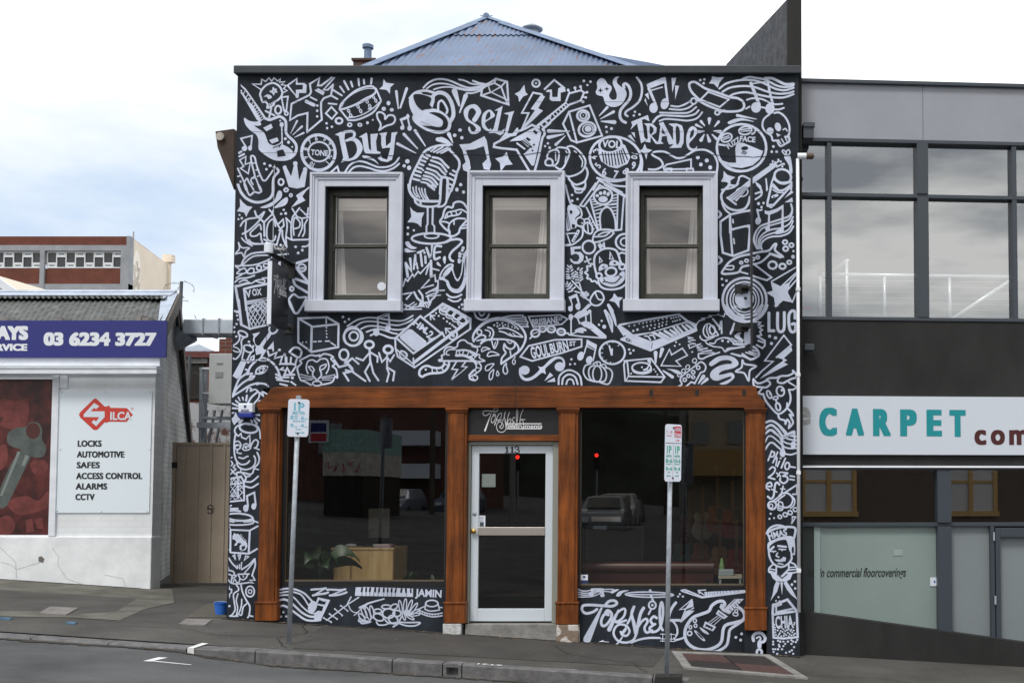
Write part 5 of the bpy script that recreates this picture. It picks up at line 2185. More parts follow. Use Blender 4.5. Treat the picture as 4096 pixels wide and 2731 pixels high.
# litter
mb=MB(); p0=G(1385,1476); mb.add([p0+Vector(v) for v in ((-.07,0,.012),(-.01,-.03,.02),(.07,-.02,.012),(.06,.05,.03),(.03,.02,.06),(-.02,.03,.02))],[(0,1,4,5),(1,2,3,4)])
tag(mb.build('paper_scrap', white_sign),'crumpled white paper scrap lying at the foot of the painted stall riser','litter')
def bucket():
    p0=G(508,1386); p0=GY(508,1380,.35)
    r=thing('bucket','small blue plastic bucket on gravel beside the black wall','bucket',tuple(p0))
    m_=mat('blue plastic',(0.03,0.16,0.62),.45)
    mb=MB(); mb.lathe(p0,[(.001,.005),(.06,.005),(.075,.13),(.083,.135),(.083,.145),(.072,.145),(.06,.02),(.001,.02)],18); mb.build('tub',m_,r,smooth=False)
    mb=MB(); mb.tube([p0+Vector((.08*math.cos(a),-.015-.02*math.sin(a),.14+.02*math.sin(a))) for a in [math.pi*i/8 for i in range(9)]],.003,6); mb.build('handle',galv,r)
bucket()

# ------------------------------------------------------------------ the painted shop
XL=P(531,900).x; XR=P(1836,900).x
ZT=fZ(172); ZC=fZ(154)
shop=thing('mural_shop','two storey black shop with white doodle mural and timber shopfront','shop',(0,0,zg(0)))
def wall_holes(mb,x0,x1,z0,z1,y0,y1,holes):
    xs=sorted({x0,x1,*[h[0] for h in holes],*[h[1] for h in holes]}); zs=sorted({z0,z1,*[h[2] for h in holes],*[h[3] for h in holes]})
    for i in range(len(xs)-1):
        run=None
        for j in range(len(zs)-1):
            cx,cz=(xs[i]+xs[i+1])/2,(zs[j]+zs[j+1])/2
            hol=any(h[0]<cx<h[1] and h[2]<cz<h[3] for h in holes)
            if not hol:
                if run is None: run=[zs[j],zs[j+1]]
                else: run[1]=zs[j+1]
            if (hol or j==len(zs)-2) and run: mb.box(xs[i],xs[i+1],y0,y1,*run); run=None
WIN=[(1300,1556,1244,1613,1231,1613,695,748,1206,1250),(1930,2202,1872,2260,1863,2263,689,745,1202,1249),(2557,2812,2504,2871,2495,2879,692,745,1202,1249)]
def sx_(u,v=960,Y=0.0): return S3(u,v,Y).x
def sz_(v,u=2000,Y=0.0): return S3(u,v,Y).z
holes=[(sx_(h[0]),sx_(h[1]),sz_(h[8]),sz_(h[7])) for h in WIN]
SFX0,SFX1=P(600,1100).x,P(1750,1100).x; SFZ=fZ(892)
mb=MB(); wall_holes(mb,XL,XR,-1.2,ZT,0,.3,holes+[(SFX0,SFX1,-1.2,SFZ)])
mb.box(XL,XL+.3,.3,9,-1,ZT-.9); mb.box(XR-.3,XR,.3,9,-1,ZT-.3)     # flank walls
mb.build('wall',paint_black,shop)
mb=MB(); mb.box(XL-.03,XR+.03,-.055,.33,ZT,ZC); mb.build('coping',coping_m,shop,bevel=.01)

# mural: flat paint in real positions on the wall, each stroke lying a hair proud of the last
mb=MB(); cnt=0; offs={'F':-.0015,'L':.0585,'R':.0585}
for vs,fs,dk,tl in strokes(MURAL.split('\n')):
    cnt+=1; base=offs[tl[3]]; y=base-(cnt%37)*6e-5-(0,.0026,.0052)[dk]
    pts=[]
    for i,(px,py) in enumerate(vs):
        p=S3(tl[0]+px/tl[2], tl[1]+py/tl[2], base)
        pts.append((min(max(p.x,XL+.012),XR-.012),y-i*4e-6,p.z))
    mb.mi=1 if dk==1 else 0; mb.add(pts,fs)
# cracks and block joints of the rendered wall
# soft overspray along the painted lines
for vs,fs,dk,tl in strokes(MURAL.split('\n'),7.0):
    cnt+=1; base=offs[tl[3]]; pts=[]
    for i,(px,py) in enumerate(vs):
        p=S3(tl[0]+px/tl[2], tl[1]+py/tl[2], base); pts.append((min(max(p.x,XL+.012),XR-.012),base+.0011-(cnt%37)*1.5e-5-i*2e-6,p.z))
    mb.mi=2; mb.add(pts,fs)
def dline(pts,wd,mi=1):
    global cnt
    cnt+=1; v,f=ribbon(pts,wd,False); q=[]
    for px,py in v:
        p=S3(px,py,0); q.append((min(max(p.x,XL+.01),XR-.01),-.0052-(cnt%30)*5e-5,p.z))
    mb.mi=mi; mb.add(q,f)
random.seed(3)
def crack(pts,w=2.2):
    q=[]
    for a,b in zip(pts[:-1],pts[1:]):
        n=max(2,int(abs(b[0]-a[0])/14+abs(b[1]-a[1])/14))
        for i in range(n): t=i/n; q.append((a[0]+(b[0]-a[0])*t+random.uniform(-1,1),a[1]+(b[1]-a[1])*t+random.uniform(-1.6,1.6)))
    q.append(pts[-1]); dline(q,w)
crack([(1310,640),(1400,648),(1540,622),(1620,630),(1650,615),(1800,618),(2100,622),(2150,612),(2380,622),(2600,612),(2740,625),(2860,620),(3000,630),(3175,622)],2.6)
crack([(900,1440),(1075,1445),(1120,1420),(1240,1395)],2.0); crack([(1066,1250),(1066,1440),(1070,1530)],2.0); crack([(1120,1450),(1060,1480),(1072,1530),(1068,1560)],2.2)
for y_,a,b in ((407,960,1500),(408,2000,3180),(528,950,3180),(612,960,1260),(1105,1580,1880)): dline([(a,y_),(b,y_)],1.0)
mb.mi=1
dark_line=mat('wall crack shadowless dark paint',(0.012,0.013,0.015),.8)
over=glass_mat('white overspray',0.0); nn=over.node_tree.nodes; df=nn.new('ShaderNodeBsdfDiffuse'); df.inputs['Color'].default_value=(0.60,0.66,0.80,1)
mx_=[x for x in nn if x.type=='MIX_SHADER'][0]; mx_.inputs['Fac'].default_value=.2; over.node_tree.links.new(df.outputs[0],mx_.inputs[2])
mural=mb.build('mural',[paint_white,paint_black,over],shop)

def ring3(mb,x0,x1,z0,z1,t,y0,y1):               # architrave: two legs and a head
    mb.box(x0,x0+t,y0,y1,z0,z1); mb.box(x1-t,x1,y0,y1,z0,z1); mb.box(x0+t,x1-t,y0,y1,z1-t,z1)
curt=mat('white curtain',(0.50,0.49,0.485),.9); blind_m=mat('pale blind',(0.68,0.66,0.63),.8)
for wi,h in enumerate(WIN):
    hx0,hx1,hz0,hz1=holes[wi]; ox0,ox1=sx_(h[2]),sx_(h[3]); oz1=sz_(h[6]); gx0,gx1=sx_(h[4],1225),sx_(h[5],1225); sz0=sz_(h[9])
    mb=MB()
    tot=(hx0-ox0)
    ring3(mb,ox0,ox1,hz0,oz1,.028,-.075,.0)
    ring3(mb,ox0+.028,ox1-.028,hz0,oz1-.028,.018,-.062,.0)
    ring3(mb,ox0+.046,ox1-.046,hz0,oz1-.046,.036,-.045,.0)
    a,b=hx0-ox0-.082,ox1-.082-hx1
    mb.box(ox0+.082,hx0,-.033,0,hz0,oz1-.082); mb.box(hx1,ox1-.082,-.033,0,hz0,oz1-.082); mb.box(hx0,hx1,-.033,0,hz1,oz1-.082)
    fr_=mb.build('window',lav,shop,bevel=.004)
    if wi==0: fr_['label']='left upper sash window with round sticker in lower pane'
    mb=MB(); mb.box(gx0,gx1,-.11,.10,sz0,hz0); mb.build('sill',lav,fr_,bevel=.006)
    # reveal lining and sash
    mb=MB(); Y0=.115; e=.045
    mb.box(hx0+.002,hx0+e,Y0,.26,hz0+.002,hz1-.002); mb.box(hx1-e,hx1-.002,Y0,.26,hz0+.002,hz1-.002); mb.box(hx0+e,hx1-e,Y0,.26,hz1-.075,hz1-.002); mb.box(hx0+e,hx1-e,Y0-.01,.26,hz0+.002,hz0+.035)
    zm=sz_(972)
    mb.box(hx0+e,hx1-e,Y0+.02,.21,zm-.022,zm+.018)
    mb.box(hx0+e,hx0+e+.028,Y0+.045,.2,zm+.018,hz1-.075); mb.box(hx1-e-.028,hx1-e,Y0+.045,.2,zm+.018,hz1-.075)
    mb.box(hx0+e,hx0+e+.028,Y0+.045,.2,hz0+.105,zm-.022); mb.box(hx1-e-.028,hx1-e,Y0+.045,.2,hz0+.105,zm-.022)
    mb.box(hx0+e,hx1-e,Y0+.03,.2,hz0+.035,hz0+.105)
    for s_,xx in ((1,hx0+e),(-1,hx1-e)): mb.box(xx,xx+s_*.018,Y0+.02,Y0+.045,zm-.075,zm-.022)   # horns
    mb.build('sash',sash_m,fr_,bevel=.003)
    mb=MB(); mb.quad((hx0+e,.175,hz0+.06),(hx1-e,.175,hz0+.06),(hx1-e,.175,zm),(hx0+e,.175,zm)); mb.build('pane',glass_up,fr_)
    mb=MB(); mb.quad((hx0+e,.185,zm),(hx1-e,.185,zm),(hx1-e,.185,hz1-.04),(hx0+e,.185,hz1-.04)); mb.build('pane',glass_up,fr_)
    lw=mat('window putty white',(0.62,0.64,0.66),.6)
    mb=MB()
    i0,i1=hx0+e+.028,hx1-e-.028
    for z0_,z1_ in ((hz0+.105,zm-.022),(zm+.018,hz1-.075)):
        t_=.006
        if wi==0 or z0_>zm: mb.box(i0,i1,.155,.172,z0_,z0_+t_)
        if wi==0: mb.box(i0,i0+t_,.155,.172,z0_+t_,z1_); mb.box(i1-t_,i1,.155,.172,z0_+t_,z1_)
    mb.build('putty_line',lw,fr_)
    mb=MB(); mb.box(hx0+.04,hx1-.04,.235,.245,hz1-.215,hz1-.05); mb.box(hx0+.04,hx1-.04,.222,.234,hz1-.225,hz1-.200); mb.box(hx0+.04,hx1-.04,.222,.234,hz1-.185,hz1-.175); mb.build('blind',blind_m,fr_)
    mb=MB(); n=10
    def cur(xa,xb,xc):
        vs=[]; 
        for k in range(2):
            for i in range(n+1):
                t=i/n; xx=xa+(xb-xa)*t if k==0 else xa+(xc-xa)*t
                vs.append((xx,.252+.010*math.sin(t*18),hz0+.03 if k==0 else hz1-.06))
        mb.add(vs,[(i,i+1,n+2+i,n+1+i) for i in range(n)])
    cur(hx0+.05,hx0+.05+(.13 if wi==0 else .07),hx0+.09+(.02 if wi==0 else 0))
    cur(hx1-.05,hx1-.05-(.04 if wi==0 else .19),hx1-.13+(0.03 if wi==0 else 0))
    mb.build('curtain',curt,fr_)
    if wi==0:
        c=S3(1526,1145,.172); mb=MB(); mb.add([(c.x+x,c.y,c.z+y) for x,y in ell(0,0,.052,.052,22.5,8)],[tuple(range(8))])
        mb.build('sticker',white_sign,fr_)
# rooms behind the glass
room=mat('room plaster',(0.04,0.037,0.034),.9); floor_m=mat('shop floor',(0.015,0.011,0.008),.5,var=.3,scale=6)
mb=MB(); z0,z1=sz_(1320),sz_(640)
mb.quad((XL+.3,3.2,z0),(XR-.3,3.2,z0),(XR-.3,3.2,z1),(XL+.3,3.2,z1)); mb.quad((XL+.3,.3,z1),(XR-.3,.3,z1),(XR-.3,3.2,z1),(XL+.3,3.2,z1)); mb.quad((XL+.3,.3,z0),(XR-.3,.3,z0),(XR-.3,3.2,z0),(XL+.3,3.2,z0))
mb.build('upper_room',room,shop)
mb=MB(); z1=SFZ-.1
mb.quad((XL+.3,4.6,-.4),(XR-.3,4.6,-.4),(XR-.3,4.6,z1),(XL+.3,4.6,z1)); mb.quad((XL+.3,.3,z1),(XR-.3,.3,z1),(XR-.3,4.6,z1),(XL+.3,4.6,z1))
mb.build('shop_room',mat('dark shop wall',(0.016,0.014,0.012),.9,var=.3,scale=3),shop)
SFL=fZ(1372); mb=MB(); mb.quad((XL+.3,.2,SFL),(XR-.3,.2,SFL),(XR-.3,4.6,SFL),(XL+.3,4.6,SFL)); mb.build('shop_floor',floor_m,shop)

# timber shopfront: beam, pilasters
bm=[(625,893),(640,889),(1736,887),(1741,905),(1748,917),(1757,922),(1757,937),(593,937),(594,925),(606,918),(618,905)]
mb=MB(); mb.prism([(P(u,v).x,P(u,v).z) for u,v in bm],-.05,.03); beam=mb.build('beam',wood_h,shop,bevel=.006)
for u in (1496,1601,1709):
    p=P(u,902,-.05); mb=MB()
    mb.add([(p.x+x*1.0,p.y-.002,p.z+y) for x,y in [(-.022,-.035),(.022,-.035),(.022,.02),(.012,.038),(-.012,.038),(-.022,.02)]],[tuple(range(6))]); mb.build('bolt_recess',dark,beam)
p=P(1184,910,-.05); mb=MB(); mb.box(p.x-.0025,p.x+.0025,-.0535,-.05,P(0,936).z,P(0,890).z); mb.build('joint',dark,beam)
def pil(ul,ur,ub0,ub1,vb0,vb1,edge):
    x0,x1=P(ul,1180).x,P(ur,1180).x; zt=fZ(937); z0=fZ(vb0); z1=fZ(vb1)
    mb=MB(); mb.box(x0,x1,-.02,.16,z0,zt-.001)                                      # shaft
    mb.box(x0+.028,x1-.028,-.034,-.02,z0+.002,zt-.05)                               # raised face
    s_=mb.build('pilaster',wood,shop,bevel=.004)
    mb=MB(); mb.box(x0-.022,x1+.022,-.062,-.0205,zt-.028,zt-.002); mb.box(x0-.010,x1+.010,-.047,-.0203,zt-.052,zt-.028); mb.build('capital',wood_h,s_,bevel=.005)
    mb=MB(); mb.box(x0-.014,x1+.014,-.052,.165,z1,z0-.018); mb.box(x0-.022,x1+.022,-.062,.165,z0-.018,z0+.006); mb.build('plinth',wood,s_,bevel=.006)
    return s_
pil(597,641,583,632,1381,1424,0); pil(1027,1071,0,0,1382,1430,0); pil(1282,1327,0,0,1382,1432,0); pil(1713,1758,0,0,1394,1446,0)
stone=mat('chipped white stone',(0.50,0.52,0.53),.8,var=.3,scale=14,bump=.5,bscale=25)
rub=mat('broken rubble stone',(0.22,0.17,0.13),.9,col2=(0.55,0.52,0.50),scale=7,bump=.8,bscale=18,detail=1,lo=.47,hi=.5)
x0,x1=P(1019,1440).x,P(1061,1440).x; mb=MB(); mb.box(x0,x1,-.05,.165,fZ(1465),fZ(1430)-.001); mb.build('pad_stone',stone,shop,bevel=.01)
x0,x1=P(1279,1450).x,P(1330,1450).x; mb=MB(); mb.box(x0,x1,-.05,.165,fZ(1500),fZ(1432)-.001); mb.build('pad_stone',rub,shop,bevel=.015)
x0,x1=P(1713,1470).x-.014,P(1758,1470).x+.014; mb=MB(); mb.box(x0,x1,0,.165,-1,fZ(1446)-.001); mb.build('pad_wall',paint_black,shop)
x0,x1=P(597,1430).x-.01,P(641,1430).x+.02; mb=MB(); mb.box(x0,x1,0.01,.165,-1,fZ(1424)-.001); mb.build('pad_wall',paint_black,shop)
# stall risers and display windows
def display(ul,ur,vtop,vbot,gl,gr,gt,gb,lab):
    x0,x1=P(ul,1150).x,P(ur,1150).x
    mb=MB(); mb.box(x0,x1,.06,.28,-1.2,fZ(vbot,Y=.06)); sr=mb.build('stall_riser',paint_black,shop)
    Y0=.07; mb=MB(); z0,z1=fZ(vbot,Y=.06)+.001,fZ(937)-.002
    a,b,c,d=P(gl,1150,Y0).x,P(gr,1150,Y0).x,fZ(gb,Y=Y0),fZ(gt,Y=Y0)
    mb.box(x0,a,Y0,.2,z0,z1); mb.box(b,x1,Y0,.2,z0,z1); mb.box(a,b,Y0,.2,z0,c); mb.box(a,b,Y0,.2,d,z1)
    f=mb.build('window',frame_blk,shop,bevel=.004); f['label']=lab
    mb=MB(); mb.box(a,b,.085,.11,c,c+.014); mb.box(a,a+.006,.09,.11,c+.014,d); mb.box(b-.006,b,.09,.11,c+.014,d); mb.build('glazing_bead',mat('bronze bead',(0.16,0.12,0.08),.45,metal=.3),f)
    mb=MB(); mb.quad((a,.115,c),(b,.115,c),(b,.115,d),(a,.115,d)); mb.build('pane',glass_shop,f)
    return f,sr,(a,b,c,d)
f1,sr1,g1=display(640,1028,937,1346,656,1022,939,1334,'left display window with timber counter and plants behind the glass')
f2,sr2,g2=display(1326,1714,937,1352,1333,1708,941,1343,'right display window with guitars hung behind the glass')
c=P(1342,1329,.114); mb=MB(); mb.box(c.x-.042,c.x+.042,.105,.1145,c.z-.05,c.z+.05); stk=mb.build('alarm_sticker',white_sign,f2)
mb=MB(); mb.box(c.x-.042,c.x+.042,.104,.105,c.z-.05,c.z-.012); mb.box(c.x-.014,c.x+.014,.104,.105,c.z+.012,c.z+.036); mb.build('sticker_print',mat('navy print',(0.03,0.05,0.16),.5),stk) if False else mb.build('alarm_sticker_print',mat('navy print',(0.03,0.05,0.16),.5),f2)

# door
Yd=.10
x0,x1=P(1071,1200).x,P(1281,1200).x
mb=MB(); mb.box(x0,x1,.045,.2,fZ(998),fZ(937)-.002); tp=mb.build('transom_panel',frame_blk,shop)
mb=MB(); mb.box(x0,x1,.02,.2,fZ(1009),fZ(998)-.001); mb.box(x0,x1,.01,.2,fZ(1012),fZ(1009)-.001); mb.build('transom_rail',wood_h,shop,bevel=.004)
zd0=fZ(1430); mb=MB(); mb.box(x0+.001,x1-.001,-.01,.6,-1.2,zd0-.012); mb.build('door_step',concrete,shop,bevel=.008)
a,b=P(1081,1200,Yd).x,P(1270,1200,Yd).x; zt=fZ(1022,Y=Yd); zb=fZ(1426,Y=Yd)
mb=MB(); mb.box(x0+.002,a,.06,.2,zd0-.01,fZ(1012)-.001); mb.box(b,x1-.002,.06,.2,zd0-.01,fZ(1012)-.001); mb.box(a,b,.06,.2,zt,fZ(1012)-.001); mb.build('door_frame',jamb_m,shop,bevel=.005)
dl,dr=P(1099,1200,Yd).x,P(1252,1200,Yd).x; du,dm1,dm0,db=fZ(1041,Y=Yd),fZ(1210,Y=Yd),fZ(1229,Y=Yd),fZ(1397,Y=Yd)
mb=MB(); mb.box(a+.004,dl,Yd,.15,zb,zt-.004); mb.box(dr,b-.004,Yd,.15,zb,zt-.004); mb.box(dl,dr,Yd,.15,du,zt-.004); mb.box(dl,dr,Yd,.15,zb,db)
door=mb.build('door',alum,shop,bevel=.005)
mb=MB(); mb.box(dl-.006,dr,Yd-.012,.14,dm0,dm1); mb.build('push_rail',steel,door,bevel=.004)
mb=MB(); mb.quad((dl,.125,db),(dr,.125,db),(dr,.125,dm0),(dl,.125,dm0)); mb.build('pane',glass_shop,door)
mb=MB(); mb.quad((dl,.125,dm1),(dr,.125,dm1),(dr,.125,du),(dl,.125,du)); mb.build('pane',glass_shop,door)
k=P(1089,1219,Yd); mb=MB(); mb.lathe(k,[(.001,-.055),(.02,-.054),(.03,-.043),(.031,-.034),(.024,-.022),(.011,-.016),(.011,-.004),(.026,-.003),(.026,0)],20,'Y'); mb.build('knob',brass,door,smooth=True)
k=P(1090,1179,Yd); mb=MB(); mb.lathe(k,[(.001,-.014),(.016,-.014),(.02,-.008),(.024,-.003),(.024,0)],18,'Y'); mb.build('lock',galv,door,smooth=True)
serif=mat('house number paint',(0.02,0.024,0.04),.5)
c=P(1176,1033,Yd); mb=MB(); 
def digit1(cx): mb.prism([(cx-.026,c.z-.036),(cx+.026,c.z-.036),(cx+.026,c.z-.030),(cx+.010,c.z-.026),(cx+.010,c.z+.042),(cx+.002,c.z+.042),(cx-.024,c.z+.026),(cx-.024,c.z+.020),(cx-.009,c.z+.024),(cx-.009,c.z-.026),(cx-.026,c.z-.030)],Yd-.003,Yd)
digit1(c.x-.058); digit1(c.x+.002)
v,f=ribbon(catmull([(.036,.024),(.046,.038),(.066,.040),(.078,.026),(.070,.008),(.058,.004)],False)+catmull([(.060,.004),(.078,.0),(.084,-.018),(.070,-.034),(.048,-.034),(.038,-.022)],False)[1:],.012,False)
v2=[]; v,f=ribbon([(x*1000,y*1000) for x,y in catmull([(.036,.024),(.046,.038),(.066,.040),(.078,.026),(.070,.010),(.056,.004)],False)],13,False); mb.add([(c.x+x/1000,Yd-.002,c.z+y/1000) for x,y in v],f)
v,f=ribbon([(x*1000,y*1000) for x,y in catmull([(.060,.004),(.080,-.002),(.085,-.018),(.070,-.034),(.048,-.034),(.036,-.022)],False)],13,False); mb.add([(c.x+x/1000,Yd-.0026,c.z+y/1000) for x,y in v],f)
mb.build('house_number',serif,door)
c=P(1106,1196,.12); mb=MB(); mb.box(c.x-.043,c.x+.043,.118,.1235,c.z-.063,c.z+.063); mb.build('notice',white_sign,door)
mb=MB(); mb.box(c.x-.02,c.x+.028,.1165,.118,c.z-.060,c.z-.012); mb.mi=0
for i in range(4): mb.box(c.x-.032,c.x+.03-.01*(i%2),.1165,.118,c.z+.045-i*.016,c.z+.049-i*.016)
mb.build('notice_print',mat('notice ink',(0.05,0.06,0.09),.6),door)
# script logo: same strokes as on the stall riser
lg=[]; on=False
for ln in MURAL.split('\n'):
    if ln.startswith('s 36 320 375'): on=True
    if ln.startswith('l 18 1560 250'): on=False
    if on and not ln.startswith(('s 28 770','s 26 1340','l 20 570')):
        a_=ln.split()
        if a_[0] in 'sl': a_[1]=str(float(a_[1])*.55)
        if a_[0]=='t': a_[3]=str(float(a_[3])*.5); a_[6]=str(float(a_[6])*.5)
        lg.append(' '.join(a_))
lg=['@ 0 0 1']+lg
def logo(mb,to3,fat=1.0):                        # to3 maps logo x 0..1, y 0..1 (down)
    i=0
    for vs,fs,dk,tl in strokes(lg):
        i+=1; mb.add([to3((x-105)/1300,(y-260)/590,i) for x,y in vs],fs)
signw=mat('sign white paint',(0.74,0.76,0.80),.6)
A,B=S3(1930,1632,.045),S3(2100,1735,.045); mb=MB()
logo(mb,lambda x,y,i:(A.x+(B.x-A.x)*x,.0435-i*8e-5,A.z+(B.z-A.z)*y))
c=S3(2100,1703,.045); lettering(mb,'Instruments',.045,.40,lambda x,y:(c.x+x,.0432,c.z+y),bold=.02)
for v in (1694,1714): q=S3(2026,v,.045); e=S3(2166,v,.045); mb.box(q.x,e.x,.0415,.0445,q.z-.006,q.z+.006)
mb.build('shop_name',signw,tp)

# roof behind the parapet
roof_m=mat('blue grey corrugated iron',(0.14,0.195,0.31),.5,metal=.25,col2=(0.20,0.105,0.08),scale=2.6,stretch=(7,.8,.8),lo=.585,hi=.64); blotch(roof_m,.2,1.3)
roof_cap=mat('blue grey ridge capping',(0.155,0.22,0.345),.5,metal=.25,var=.15,scale=4)
Yf,Yr=1.0,4.2
el,er=S3(1270,345,Yf),S3(2760,345,Yf); ap=S3(1947,74,Yr)
root_=thing('x','x','x') if False else None
mb=MB(); ns=430; xs=[el.x+(er.x-el.x)*i/ns for i in range(ns+1)]
def hipface(mb,rows,phase=0,lift=0.0,t0=0.0,t1=1.0):
    nrm=(ap-Vector(((el.x+er.x)/2,Yf,el.z))); nrm=Vector((0,-nrm.z,nrm.y)).normalized()
    cols=[]
    for x in xs:
        tm=(x-el.x)/(ap.x-el.x) if x<ap.x else (er.x-x)/(er.x-ap.x)
        s=math.sin(2*math.pi*x/.076+phase)*.009+lift
        lo=Vector((x,Yf+(Yr-Yf)*t0,el.z+(ap.z-el.z)*t0)); hi_t=max(t0,min(t1,max(0,tm)))
        hi=Vector((x,Yf+(Yr-Yf)*hi_t,el.z+(ap.z-el.z)*hi_t))
        cols.append((lo+nrm*s,hi+nrm*s,tm>t0))
    k=len(mb.v); vs=[]; fs=[]
    for a_,b_,ok in cols: vs+= [a_,b_]
    for i in range(len(cols)-1):
        if cols[i][2] or cols[i+1][2]: fs.append((2*i,2*i+2,2*i+3,2*i+1))
    mb.add(vs,fs)
hipface(mb,1,0,0,0,.74); hipface(mb,1,0,.016,.70,1.0)
back=Vector((ap.x,8.6,ap.z)); bl=Vector((el.x,9,el.z)); br=Vector((er.x,9,er.z))
def side(c0,c1,d0,d1,n=150):
    vs=[]; 
    for i in range(n+1):
        t=i/n; lo=c0.lerp(c1,t); hi=d0.lerp(d1,t); s=.009*math.sin(i*1.7); vs+=[lo+Vector((0,0,s)),hi+Vector((0,0,s))]
    mb.add(vs,[(2*i,2*i+2,2*i+3,2*i+1) for i in range(n)])
side(el,bl,ap,back); side(br,er,back,ap)
roof=mb.build('roof',roof_m,shop)
mb=MB()
for c0 in (el,er):
    n_=7
    for i in range(n_):
        a=c0.lerp(ap,i/n_); b=c0.lerp(ap,min(1.0,(i+1)/n_+.02)); up=Vector((0,-.022,.030-.002*(i%2)))
        sgn=1 if c0 is el else -1; d=Vector((sgn*(.15 if i<n_-1 else .10),.0,.0)); fl=Vector((-sgn*.02,.12,-.05))
        mb.extrude([a+up,b+up,b+up+d,a+up+d],(0,-.003,.006)); mb.extrude([a+up,b+up,b+up+fl,a+up+fl],(0,0,.006))
mb.tube([ap+Vector((0,-.05,.02)),back+Vector((0,0,.02))],.05,10)
mb.build('ridge_cap',roof_cap,roof)
q=S3(2130,128,5.2); mb=MB(); mb.lathe(q,[(.09,-.5),(.09,.02),(.16,.03),(.17,.05),(.05,.12),(.001,.13)],18); mb.build('roof_vent',galv,shop)
# low rear roof seen past the hip on the right
mb=MB(); a=S3(2400,215,5.5); b=S3(2730,275,5.5); mb.extrude([a,b,b+Vector((0,0,-.9)),a+Vector((-.4,0,-.9))],(0,4,0)); mb.build('rear_roof',roof_cap,shop)
ch_b=brick_mat('sooty chimney brick',(0.10,0.045,0.03),(0.07,0.035,0.025),(0.08,0.075,0.07))
ch=thing('chimney','short dark brick chimney with a round metal flue behind the parapet','chimney',tuple(S3(1450,300,2.2)))
a,b=S3(1413,243,2.2),S3(1498,243,2.2); mb=MB(); mb.box(a.x,b.x,2.2,2.75,a.z-1.6,a.z); mb.box(a.x-.02,b.x+.02,2.18,2.77,a.z,a.z+.03); mb.build('stack',ch_b,ch)
q=S3(1471,243,2.45); mb=MB(); zt=S3(1471,182,2.45).z-q.z
mb.lathe(q,[(.055,.0),(.05,.05),(.05,zt-.05),(.055,zt-.045),(.062,zt-.05),(.074,zt-.045),(.074,zt),(.05,zt+.012),(.001,zt+.014)],18); mb.build('flue',roof_cap,ch,smooth=False)
# side eave with gutter at the upper left
mb=MB(); ev=mat('brown timber eave',(0.055,0.035,0.027),.75,var=.3,scale=8)
pts=[P(545,302,.5),P(503,308,.5),P(508,345,.5),P(545,440,.5)]
mb.extrude([(p.x,.4,p.z) for p in pts],(0,3.5,0)); mb.build('side_eave',ev,shop)
mb=MB(); q=P(512,318,.45); mb.tube([(q.x,.36,q.z),(q.x,3.8,q.z)],.05,10); mb.build('side_gutter',mat('pale gutter',(0.45,0.42,0.38),.6,var=.2),shop)

# ------------------------------------------------------------------ things on the facade
# alarm siren box
c=P(571,943,0); al=thing('alarm_box','white alarm siren box with blue lower half on the black corner strip','alarm box',tuple(c))
x0,x1,z0,zm,z1=P(554,960).x,P(587,960).x,P(570,960).z,P(570,948).z,P(570,927).z
navy=mat('siren blue',(0.012,0.03,0.27),.4)
mb=MB(); mb.box(x0,x1,-.095,-.003,zm,z1); mb.build('cover',white_sign,al,bevel=.012)
mb=MB(); mb.box(x0+.002,x1-.002,-.097,-.003,z0,zm-.001); mb.build('strobe',navy,al,bevel=.012)
mb=MB(); mb.box(c.x-.016,c.x+.012,-.0965,-.0951,zm+.05,zm+.082); mb.box(c.x-.045,c.x+.04,-.0965,-.0951,zm+.010,zm+.034)
mb.build('print',mat('navy print',(0.03,0.05,0.16),.5),al)
mb=MB(); lettering(mb,'WARNING',.013,.07,lambda x,y:(c.x-.002+x,-.0971,zm+.022+y),bold=.01); mb.build('warning_text',white_sign,al)
# blade signs
def blade(Xw, zt, zb, out_, logo_side, lab, x_off=0):
    r=thing('blade_sign',lab,'hanging sign',(Xw,0,zt),'hanging signs on the facade')
    mb=MB(); mb.box(Xw-.02,Xw+.02,-out_,-.13,zb,zt); pn=mb.build('panel',black_m,r,bevel=.003)
    mb=MB(); mb.box(Xw-.0225,Xw+.0225,-out_-.012,-out_-.0005,zb,zt); mb.build('edge_trim',white_sign if logo_side else frame_blk,r)
    mb=MB(); mb.box(Xw-.005,Xw+.005,-out_-.01,-.0,zt+.07,zt+.08); mb.box(Xw-.05,Xw+.05,-out_-.02,-.0,zt+.081,zt+.087)
    mb.box(Xw-.007,Xw+.007,-.30,-.26,zt,zt+.07); mb.box(Xw-.007,Xw+.007,-.55,-.51,zt,zt+.07)
    mb.box(Xw-.07,Xw+.05,-.012,-.006,zt-.08,zt+.12); mb.box(Xw-.07,Xw+.05,-.012,-.006,zb-.02,zb+.10)
    mb.box(Xw-.008,Xw+.008,-.14,-.006,zb+.02,zb+.05); mb.build('bracket',frame_blk,r)
    return r
zt,zb=S3(1071,1046,-.6).z,S3(1071,1297,-.6).z; Xb=S3(1150,1180,-.1).x
bl_=blade(Xb,zt,zb,.62,True,'black shop blade sign with white script and spotlight, left of the first upper window')
mb=MB(); face=Xb+.0215
logo(mb,lambda x,y,i:(face+i*6e-5,-.57+.36*x,zt-.12-.26*y),1)
lettering(mb,'Instruments',.030,.20,lambda x,y:(face+.0012,-.29+x,zt-.302+y),bold=.01)
for q in (.28,.325): mb.box(face,face+.0015,-.40,-.185,zt-q-.004,zt-q+.004)
for i,t in enumerate(('we love guitars','to play and trade','all kinds','upstairs')):
    pass
mb.build('lettering',signw,bl_)
p=Vector((Xb,-.62,zt+.09)); mb=MB(); mb.lathe(p+Vector((-.03,.02,.0)),[(.001,.0),(.042,.0),(.046,.01),(.046,.105),(.04,.115),(.001,.115)],18); mb.build('spotlight',white_sign,bl_,smooth=False)
